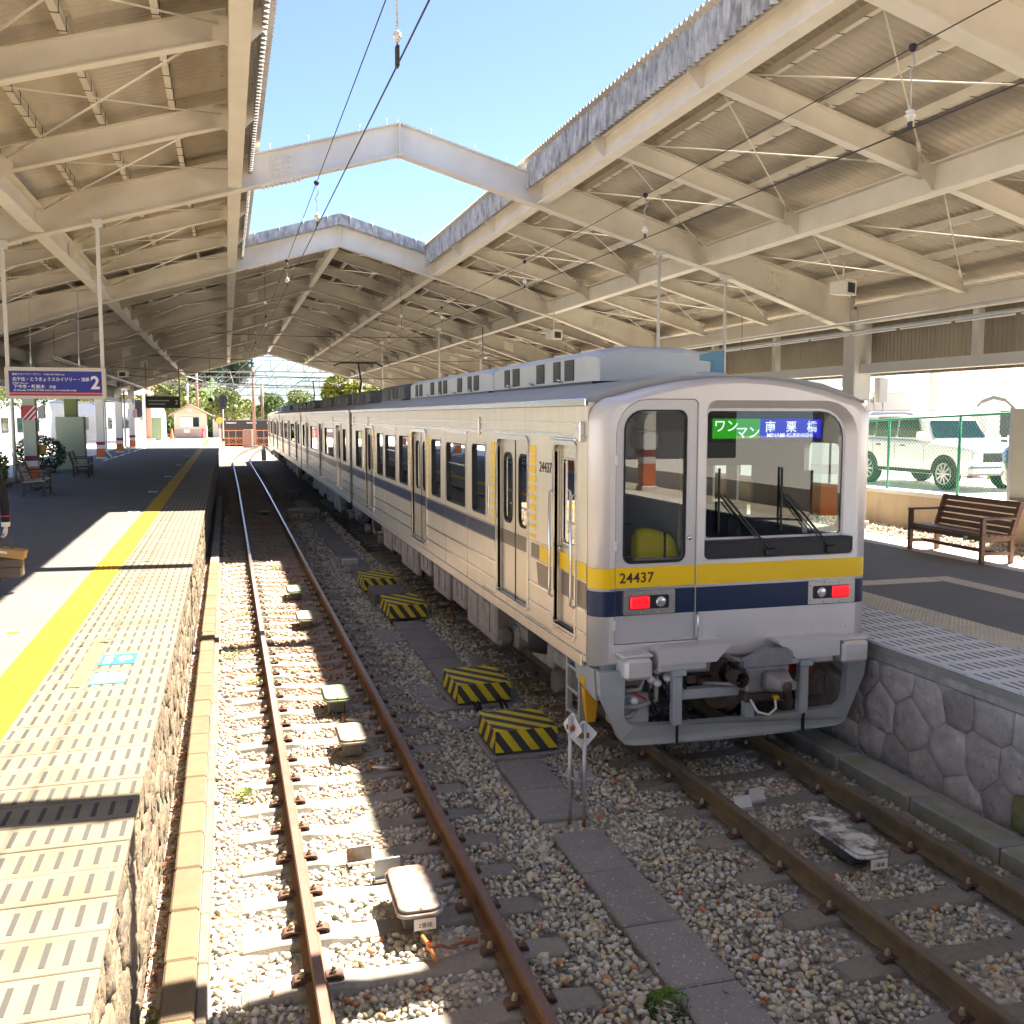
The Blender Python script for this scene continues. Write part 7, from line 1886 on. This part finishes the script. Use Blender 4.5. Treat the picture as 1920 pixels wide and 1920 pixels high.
# white limited express on the tracks to the left
def express(label, x0, y0, x1, y1, n, seed):
    d = Vector((x1 - x0, y1 - y0, 0)); L_ = d.length; rz = math.atan2(d.y, d.x)
    t = thing('express_train', label, 'train', (x0, y0, 0), rz, 'white express trains')
    prof = [(-.0, .95), (.0, 3.3), (.25, 4.1), (.7, 4.35), (2.1, 4.35), (2.55, 4.1), (2.8, 3.3), (2.8, .95)]
    for k in range(n):
        a, c = k * L_ / n + .25, (k + 1) * L_ / n - .25
        b = MB(); b.loft([[(u, -p[0] * -1, p[1]) for p in prof] for u in (a, c)], 0, False); b.build('car_body', 'express_white', t)
        w = (c - a)
        for (f0, f1) in ((.10, .15), (.22, .40), (.55, .73), (.84, .89)):
            b = MB(); b.box(a + w * f0, a + w * f1, -.03, -.002, 2.0, 3.0); b.build('window', 'black_glass', t)
        b = MB(); b.box(a, c, -.025, -.002, .95, 1.15); b.build('skirt', 'galv', t)
        b = MB(); b.box(a + .3, c - .3, .3, 2.5, .2, .95); b.build('underframe', 'wagon_dark', t)
    return t
express('white express train standing beyond the left garden', -19.5, 50, -6.2, 112, 3, 1)
# far platform things
hut = thing('station_hut', 'small tan gabled hut at the far end of the left platform', 'hut', (-3.35, 98.0, HP))
b = MB(); b.box(-1.45, 1.45, 0, 5, .9, 2.35); b.build('wall', 'hut_wall', hut); b = MB(); b.box(-1.46, 1.46, -.01, 5.01, 0, .9); b.build('wall_base', 'hut_base', hut)
b = MB(); b.prism([(-1.45, 2.35), (1.45, 2.35), (0, 3.15)], lambda u, v: (u, 0, v), lambda u, v: (u, 5, v)); b.build('gable', 'hut_gable', hut)
for s in (-1, 1):
    b = MB(); b.hexa([(0, -.5, 3.17), (s * 1.95, -.5, 2.13), (s * 1.95, 5.4, 2.13), (0, 5.4, 3.17), (0, -.5, 3.27), (s * 1.95, -.5, 2.23), (s * 1.95, 5.4, 2.23), (0, 5.4, 3.27)]); b.build('roof', 'hut_roof', hut)
w_ = tpart('window', hut); b = MB(); b.box(-.95, .85, -.06, -.012, 1.05, 2.05); b.build('frame', 'galv', w_); b = MB(); b.box(-.88, .22, -.075, -.061, 1.1, 2.0); b.build('curtain', 'curtain', w_); b = MB(); b.box(.26, .80, -.075, -.061, 1.1, 2.0); b.build('pane', 'black_glass', w_)
b = MB(); b.box(-.25, .25, -.05, -.003, 2.5, 2.85); b.build('vent', 'galv', hut); b = MB(); b.box(-.6, -.05, -.05, -.012, .55, .85); b.build('notice', 'sign_white', hut)
b = MB(); b.tube((-.2, 1.2, 3.1), (-.2, 1.2, 5.2), .09, 8); b.build('flue', 'galv', hut)
for x, y, m, l in ((-4.95, 96.5, 'cone_orange', 'orange cone left of the far hut'), (-2.2, 97.2, 'cone_red', 'reddish cone in front of the far hut')):
    t = thing('traffic_cone', l, 'cone', (x, y, HP), 0, 'cones by the hut'); b = MB(); b.lathe([(.24, .04), (.20, .08), (.05, .95), (0, .97)], (0, 0, 0), 12); b.build('cone', m, t); b = MB(); b.cbox(-.28, .28, -.28, .28, 0, .05, .01); b.build('foot', m, t)
def signal(label, x, y, z0, z1, w=.32):
    t = thing('railway_signal', label, 'signal', (x, y, z0), 0, 'railway signals')
    b = MB(); b.tube((0, 0, 0), (0, 0, z1 - z0), .06, 8); b.build('mast', 'galv', t)
    b = MB(); b.prism(rrect(-w, w, z1 - z0 - .5, z1 - z0 + .9, w * .9), lambda u, v: (u, -.12, v), lambda u, v: (u, -.07, v)); b.build('backboard', 'black', t)
    for k in range(3): b = MB(); b.lathe([(.10, -.20), (.11, -.125)], (0, 0, z1 - z0 - .15 + k * .35), 10, 0, 'y'); b.build('hood', 'black', t)
signal('black signal on a grey mast right of the far hut', -.33, 97.5, 1.0, 4.25, .36); signal('black signal behind the left columns', -6.6, 82, 1.0, 3.5, .28)
t = thing('warning_sign', 'small round yellow sign right of the far hut', 'sign', (-.62, 93, HP)); b = MB(); b.tube((0, 0, 0), (0, 0, 2.0), .04, 6); b.build('post', 'galv', t); b = MB(); b.lathe([(.30, -.08), (.30, -.05), (0, -.05)], (0, 0, 1.75), 14, 0, 'y'); b.lathe([(.30, -.08), (0, -.081)], (0, 0, 1.75), 14, 0, 'y'); b.build('disc', 'pole_yellow', t)
t = thing('equipment_cabinet', 'pale green cabinet left of the hut', 'cabinet', (-6.0, 92, HP)); b = MB(); b.cbox(-.45, .45, -.3, .3, 0, 2.0, .02); b.build('case', 'tray_green', t); b = MB(); b.cbox(-.4, .4, -.32, -.301, .1, 1.9, .01); b.build('door', 'tray_green', t)
t = thing('shelter_roof', 'pale flat shelter roof beyond the left columns', 'shelter', (-9.5, 84, 0)); b = MB(); b.cbox(-3, 3.3, -2, 9, 5.0, 5.25, .02); b.build('roof', 'white_paint', t)
for x in (-2.6, 2.9): b = MB(); b.cbox(x - .08, x + .08, 3, 3.16, 1.0, 5.0, .01); b.build('post', 'white_paint', t)
# catenary masts and lattice gantries
def mast(label, x, y, h, z0=-.3, r=.16):
    t = thing('catenary_mast', label, 'catenary mast', (x, y, z0), 0, 'catenary masts')
    b = MB(); b.tube((0, 0, 0), (0, 0, h), r, 10); b.build('shaft', 'mast_red', t); b = MB(); b.cbox(-r * 2, r * 2, -r * 2, r * 2, 0, .4, .03); b.build('foot', 'concrete', t)
    for z in (h * .5, h * .75): b = MB(); b.lathe([(r * 1.12, z), (r * 1.12, z + .12)], (0, 0, 0), 10); b.build('collar', 'mast_red', t)
mast('reddish brown mast on the far platform left of the departure board', -6.5, 90, 8.5, .8, .26)
mast('tall reddish mast behind the orange fence', 2.72, 105, 8.4); mast('reddish mast just right of the tall one', 4.1, 120, 7.4); mast('reddish mast behind the train roof', 12.2, 125, 8.0); mast('mast beside the yellow-green tree', 13.8, 105, 8.6); mast('mast left of the far tracks', -3.2, 118, 9.0)
def gantry(label, x0, x1, y, z0, z1, m='truss_grey'):
    t = thing('catenary_gantry', label, 'gantry', (x0, y, z0), 0, 'catenary gantries')
    L_ = x1 - x0; h = z1 - z0; n = max(3, int(L_ / 1.6))
    for z in (0, h): b = MB(); b.cbox(0, L_, -.07, .07, z - .06, z + .06, .01); b.build('chord', m, t)
    for k in range(n):
        a, c = L_ * k / n, L_ * (k + 1) / n
        b = MB(); b.bar((a, 0, 0), (c, 0, h), .07, .07, (0, 1, 0)); b.build('diagonal', m, t); b = MB(); b.bar((c, 0, 0), (c, 0, h), .06, .06, (0, 1, 0)); b.build('upright', m, t)
    for k in range(3): b = MB(); u = L_ * (.2 + .3 * k); b.bar((u, 0, 0), (u + .5, 0, -.9), .06, .06, (0, 1, 0)); b.bar((u + 1.0, 0, 0), (u + .5, 0, -.9), .06, .06, (0, 1, 0)); b.build('bracket', m, t)
gantry('nearest lattice gantry across the far tracks', 1.2, 14.5, 105, 7.7, 9.25)
gantry('low lattice gantry left over the far platform', -7, 3.0, 104.5, 6.4, 7.6); gantry('second lattice gantry over the far tracks', -6.0, 16, 121, 6.5, 7.7, 'truss_grey'); gantry('reddish farthest gantry over the tracks', -4, 18, 136, 5.9, 7.2)
for k in range(9):
    pts = [(-8 + k * 2.6 + random.uniform(-.5, .5), 72, 5.6 + random.uniform(-.4, .8)), (-7 + k * 2.6, 104, 6.6 + random.uniform(-.6, .5)), (-6 + k * 3.0, 136, 6.2 + random.uniform(-.4, .5))]
    b = MB(); b.path(pts, .02, 4); tag(b.build('feeder_wire', 'galv'), ['leftmost', 'second from left', 'third from left', 'fourth from left', 'middle', 'fourth from right', 'third from right', 'second from right', 'rightmost'][k] + ' of the pale feeder wires strung between the far gantries', 'wire', 'feeder wires beyond the roof')
# orange fence, dark wagon, cabinets beyond the points
t = thing('orange_fence', 'orange railing across the far end of the tracks', 'fence', (-.6, 108, -.2))
for z in (1.75, .95, .30): b = MB(); b.cbox(0, 9, -.03, .03, z, z + .08, .01); b.build('rail', 'fence_orange', t)
for k in range(13): b = MB(); b.cbox(k * .72, k * .72 + .07, -.04, .04, 0, 1.85, .01); b.build('post', 'fence_orange', t)
for k in range(34): b = MB(); b.bar((k * .26, 0, .38), (k * .26 + .4, 0, .95), .05, .04, (0, 1, 0)); b.build('slat', 'fence_orange', t)
t = thing('freight_wagon', 'long dark low wagon behind the orange railing', 'wagon', (-.6, 113, -.2)); b = MB(); b.cbox(0, 14, 0, 2.4, .6, 2.9, .05); b.build('body', 'wagon_dark', t)
for k in range(6): b = MB(); b.cbox(.5 + k * 2.2, 1.6 + k * 2.2, -.05, -.001, 2.5, 2.65, .01); b.build('patch', 'house_wall', t)
b = MB(); b.cbox(.3, 13.5, .4, 2.0, 0, .6, .02); b.build('chassis', 'wagon_dark', t)
t = thing('equipment_cabinet', 'brownish cabinet with pale side at the orange railing', 'cabinet', (2.1, 106.8, -.2)); b = MB(); b.cbox(-.5, .35, -.3, .3, 0, 1.9, .02); b.build('case', 'mast_red', t); b = MB(); b.cbox(.351, .6, -.3, .3, 0, 1.9, .02); b.build('side', 'house_wall', t)
t = thing('point_machine', 'pale trackside machine at the far points', 'point machine', (2.6, 76, -.2)); b = MB(); b.cbox(-.18, .18, -.3, .3, 0, .8, .04); b.build('case', 'tray_green', t); b = MB(); b.lathe([(.14, .8), (.14, 1.0), (0, 1.02)], (0, 0, 0), 10); b.build('lamp', 'galv', t)
t = thing('low_building', 'white low buildings beyond the dark wagon', 'building', (-2, 150, -.3)); b = MB(); b.box(0, 14, 0, 6, 0, 4.2); b.build('wall', 'house_wall', t); b = MB(); b.box(-.4, 14.4, -.5, 6.5, 4.201, 4.5); b.build('roof', 'express_white', t)
for k in range(5): b = MB(); b.box(.8 + k * 2.7, 2.2 + k * 2.7, -.05, -.002, 1.6, 2.8); b.build('window', 'black_glass', t)
# trees
tree('bright yellow-green tree rising behind the train roof', 13.4, 112, -.3, 8.3, 4.2, 'leaf_yellow', 6500, .20, .25)
tree('second yellow-green tree merging at its right', 17.6, 114, -.3, 7.4, 3.4, 'leaf_yellow', 4200, .20, .22)
tree('tall dark conifer on the slope left of the gap', .6, 158, 2, 13.5, 4.2, 'leaf_dark', 5200, .26, .3)
tree('dark conifer just left of the tall one', -5.5, 160, 2, 12.5, 4.4, 'leaf_dark', 5200, .26, .3)
for k, (x, y, h, r, m, l) in enumerate([(-22, 126, 10, 5, 'leaf_autumn', 'ochre tree behind the left shelter roof'), (-13, 132, 10.5, 5, 'leaf_autumn', 'ochre tree above the departure board'), (-6, 130, 8.6, 4.2, 'leaf_light', 'pale green tree above the hut roof'), (0, 138, 7.4, 3.8, 'leaf_light', 'pale green tree behind the signal'), (6.0, 142, 6.8, 3.6, 'leaf_mid', 'mid green tree right of the tall mast'), (10.5, 150, 7.5, 4.0, 'leaf_light', 'light green tree left of the train roof end'), (-30, 130, 11, 6, 'leaf_mid', 'broad green tree far left behind the express'), (-17, 145, 13, 6, 'leaf_mid', 'broad green tree on the slope behind the ochre ones'), (-10, 150, 12, 5, 'leaf_mid', 'dense green tree below the conifers'), (22, 140, 7, 4, 'leaf_mid', 'green tree mostly hidden by the train'), (-40, 120, 12, 6, 'leaf_light', 'light green tree at far left beyond the express train')]):
    tree(l, x, y, -.3, h, r, m, 3400, .24, .22)
def hill(name, label, x0, x1, y0, y1, zf, m, nx=60, ny=30):
    xs = np.linspace(x0, x1, nx); ys = np.linspace(y0, y1, ny); gx, gy = np.meshgrid(xs, ys)
    gz = zf(gx, gy); V = np.stack([gx.ravel(), gy.ravel(), gz.ravel()], 1); i = np.arange((ny - 1) * nx).reshape(ny - 1, nx)[:, :-1].ravel(); F = np.stack([i, i + 1, i + 1 + nx, i + nx], 1)
    return tag(place(name, np_mesh(name, V, F, m, True)), label, 'hill', None, 'structure')
hill('hill', 'wooded green slope rising behind the far platform', -140, 12, 150, 260, lambda x, y: -1 + 17 * np.clip((y - 150) / 70, 0, 1) * np.clip((14 - x) / 26, 0, 1) + 1.3 * np.sin(x * .31) * np.cos(y * .23) + 1.0 * np.sin(x * .83 + y * .5), 'hill_green')
hill('far_hills', 'distant bluish mountain ridge', -500, 700, 700, 1200, lambda x, y: np.clip((y - 700) / 200, 0, 1) * (34 + 12 * np.sin(x * .011 + 1) + 7 * np.sin(x * .031)) - 3, 'hill_blue_haze', 90, 16)
V, F = leaf_cloud(None, (0, 0, 0), (1, 1, 1), 9000, .55); rng = np.random.default_rng(5)
cx_ = rng.uniform(-70, 8, 9000); cy_ = rng.uniform(152, 190, 9000); cz_ = -1 + 17 * np.clip((cy_ - 150) / 70, 0, 1) * np.clip((14 - cx_) / 26, 0, 1) + rng.uniform(-.3, 2.2, 9000)
V = (V.reshape(-1, 4, 3) - V.reshape(-1, 4, 3).mean(1, keepdims=True) + np.stack([cx_, cy_, cz_], 1)[:, None, :]).reshape(-1, 3)
tag(place('forest', np_mesh('forest', V, F, 'leaf_mid')), 'mass of trees covering the slope behind the far platform', 'forest', None, 'stuff')
# building behind the camera, seen only as a reflection in the cab windows
b = MB(); b.box(-16, 20, -20.4, -20, HP, 6.5); tag(b.build('concourse_wall', 'wagon_dark'), 'plain wall at the back of the concourse', 'wall')
for k, x in enumerate((-3.5, .5, 4.6, 8.6)):
    t = thing('gate_column', ['concourse column with orange foot, first of four', 'concourse column with orange foot, second of four', 'concourse column with orange foot, third of four', 'concourse column with orange foot, fourth of four'][k], 'column', (x, -8.5, HP), 0, 'columns on the concourse')
    b = MB(); b.cbox(-.22, .22, -.22, .22, 0, 5.6, .015); b.build('shaft', 'paint_beam_grey', t)
    for z0, z1, m in ((.0, .75, 'col_orange'), (.75, .98, 'paint_white'), (.98, 1.2, 'col_red')): b = MB(); b.box(-.224, .224, -.224, .224, z0 + .002, z1); b.build('band', m, t)
t = thing('railing', 'metal railing on the concourse at the end of the tracks', 'railing', (0, -4.5, HP))
for z in (.55, 1.1): b = MB(); b.tube((-.5, 0, z), (8.5, 0, z), .025, 8); b.build('rail', 'dark_metal', t)
for k in range(30): b = MB(); b.tube((-.5 + k * .3, 0, 0), (-.5 + k * .3, 0, 1.1), .012, 6); b.build('baluster', 'dark_metal', t)
t = thing('info_panel', 'pale information panel standing on the concourse', 'panel', (7.4, -6.5, HP)); b = MB(); b.cbox(-.35, .35, -.03, .03, .7, 2.3, .01); b.build('sheet', 'sign_white', t)
for s in (-1, 1): b = MB(); b.tube((s * .3, 0, 0), (s * .3, 0, .7), .03, 6); b.build('leg', 'dark_metal', t)
# ================================================================== PERSON at the left edge of the frame
def person():
    p = thing('person', 'person in dark uniform carrying a brown box at the left frame edge', 'person', (-2.86, 13.05, HP))
    # joints: facing -Y with a slight lean, right arm (towards +x) hanging and holding the load
    J = {'pelvis': (0, 0, .90), 'waist': (0, -.01, 1.06), 'chest': (0, -.03, 1.28), 'neck': (0, -.04, 1.45), 'headb': (0, -.05, 1.54),
         'shR': (.19, -.03, 1.38), 'elR': (.245, -.01, 1.08), 'wrR': (.255, -.06, .82), 'shL': (-.19, -.03, 1.38), 'elL': (-.25, .02, 1.10), 'wrL': (-.22, -.10, .90),
         'hipR': (.09, 0, .86), 'knR': (.10, -.09, .47), 'anR': (.10, .0, .09), 'toR': (.11, -.14, .04), 'hipL': (-.09, 0, .86), 'knL': (-.10, .05, .47), 'anL': (-.10, .20, .12), 'toL': (-.11, .08, .04)}
    E_ = [('pelvis', 'waist'), ('waist', 'chest'), ('chest', 'neck'), ('neck', 'headb'), ('chest', 'shR'), ('shR', 'elR'), ('elR', 'wrR'), ('chest', 'shL'), ('shL', 'elL'), ('elL', 'wrL'), ('pelvis', 'hipR'), ('hipR', 'knR'), ('knR', 'anR'), ('pelvis', 'hipL'), ('hipL', 'knL'), ('knL', 'anL'), ('anR', 'toR'), ('anL', 'toL')]
    rad = {'pelvis': (.165, .12), 'waist': (.15, .11), 'chest': (.175, .12), 'neck': (.065, .065), 'headb': (.06, .06), 'shR': (.075, .075), 'elR': (.058, .058), 'wrR': (.045, .045), 'shL': (.075, .075), 'elL': (.058, .058), 'wrL': (.045, .045), 'hipR': (.10, .10), 'knR': (.075, .075), 'anR': (.06, .06), 'toR': (.045, .035), 'hipL': (.10, .10), 'knL': (.075, .075), 'anL': (.06, .06), 'toL': (.045, .035)}
    names = list(J)
    me = bpy.data.meshes.new('body'); me.from_pydata([J[n] for n in names], [(names.index(a), names.index(c)) for a, c in E_], [])
    o = place('body', me, p)
    sk = o.modifiers.new('skin', 'SKIN')
    for i, n in enumerate(names):
        sv = me.skin_vertices[0].data[i]; sv.radius = rad[n]; sv.use_root = (n == 'pelvis')
    ss = o.modifiers.new('sub', 'SUBSURF'); ss.levels = 2; ss.render_levels = 2
    bpy.context.view_layer.update()
    nm = bpy.data.meshes.new_from_object(o.evaluated_get(bpy.context.evaluated_depsgraph_get()))
    o.modifiers.clear(); o.data = nm; nm.name = 'body'
    nm.materials.clear(); nm.materials.append(MATS['cloth_navy']); nm.materials.append(MATS['shoe'])
    for f in nm.polygons:
        f.use_smooth = True; c = f.center
        f.material_index = 1 if c.z < .115 else 0
    # head with face and hair
    b = MB(); prof = [(0, 1.50), (.045, 1.505), (.062, 1.53), (.072, 1.57), (.078, 1.62), (.076, 1.67), (.062, 1.71), (.035, 1.735), (0, 1.74)]
    n = 18; V = []; F = []
    for r, z in prof:
        for k in range(n):
            a = 2 * math.pi * k / n; x, y = r * math.cos(a), r * 1.2 * math.sin(a)
            if abs(z - 1.60) < .04 and math.sin(a) < -.97: y -= .018
            V.append((x, y - .06, z))
    for i in range(len(prof) - 1):
        for k in range(n): F.append((i * n + k, i * n + (k + 1) % n, (i + 1) * n + (k + 1) % n, (i + 1) * n + k))
    b.add(V, F, 0, True); b.prism([(-.012, -.15), (.012, -.15), (0, -.172)], lambda u, v: (u, v, 1.585), lambda u, v: (u * .4, v + .012, 1.63))
    for s in (-1, 1): b.rock((s * .082, -.05, 1.61), .022, 0, (.5, 1, 1.4))
    b.build('head', 'skin', p)
    b = MB(); b.lathe([(.083, 1.655), (.088, 1.69), (.075, 1.735), (.035, 1.762), (0, 1.765)], (0, -.045, 0), 16); b.build('hair', 'hair', p)
    b = MB()
    for s in (-1, 1): b.rock((s * .028, -.142, 1.628), .008)
    b.box(-.018, .018, -.150, -.144, 1.555, 1.561); b.build('eyes_and_mouth', 'hair', p)
    # hands: white cuff, palm and five bent fingers
    for s, w, m in ((1, 'wrR', 'glove_white'), (-1, 'wrL', 'skin')):
        x, y, z = J[w]
        h = tpart('hand', p)
        b = MB(); b.lathe([(.050, -.02), (.052, .035)], (x, y, z), 12); b.build('cuff', 'sign_white', h)
        b = MB(); L_ = []
        for zz, a, c in ((-.01, .026, .034), (-.05, .022, .044), (-.09, .020, .044), (-.105, .014, .038)): L_.append([(x + a * math.cos(t), y - .01 + c * math.sin(t), z + zz) for t in np.linspace(0, 2 * math.pi, 11)[:-1]])
        b.loft(list(reversed(L_)), 0, True); b.build('palm', m, h)
        for k in range(4):
            yy = y - .040 + k * .021; ln = (.075, .085, .08, .062)[k]
            b = MB(); b.path([(x, yy, z - .09), (x - s * .004, yy, z - .09 - ln * .5), (x - s * .028, yy, z - .09 - ln * .75), (x - s * .05, yy, z - .09 - ln * .6)], .0095, 7, radii=[.0105, .0098, .009, .007]); b.build('finger', m, h)
        b = MB(); b.path([(x, y - .045, z - .035), (x - s * .012, y - .072, z - .07), (x - s * .022, y - .066, z - .10)], .011, 7, radii=[.013, .011, .008]); b.build('thumb', m, h)
    x, y, z = J['wrR']
    b = MB(); b.lathe([(.058, .10), (.059, .115)], (x - .002, y + .012, z), 12); b.build('sleeve_stripe', 'red_trim', p)
    return p, Vector((-2.86 + x, 13.05 + y, HP + z - .15))
pp, grip = person()
cb = thing('cardboard_box', 'tan cardboard box held against a brown bag by the person', 'box', (grip.x + .04, grip.y - .10, grip.z - .22))
b = MB(); b.hexa([(-.16, -.10, .02), (.17, -.10, -.04), (.17, .12, -.04), (-.16, .12, .02), (-.15, -.10, .12), (.19, -.10, .06), (.19, .12, .06), (-.15, .12, .12)]); b.build('carton', 'cardboard', cb)
b = MB(); b.hexa([(-.10, -.104, .055), (.0, -.104, .037), (.0, -.1005, .037), (-.10, -.1005, .055), (-.10, -.104, .085), (.0, -.104, .067), (.0, -.1005, .067), (-.10, -.1005, .085)]); b.build('label_plate', 'sign_white', cb)
bg_ = thing('hand_bag', 'dark brown document bag carried under the cardboard box', 'bag', (grip.x + .02, grip.y - .08, grip.z - .46))
b = MB(); b.cbox(-.19, .17, -.07, .08, -.02, .22, .025); b.build('case', 'bag_brown', bg_)
b = MB(); b.path([(-.07, 0, .22), (-.06, 0, .40), (.0, 0, .44), (.05, 0, .40), (.06, 0, .22)], .012, 6); b.build('handle', 'bag_brown', bg_)
b = MB(); b.box(-.19, .17, -.073, -.0705, .10, .108); b.build('seam', 'black', bg_)
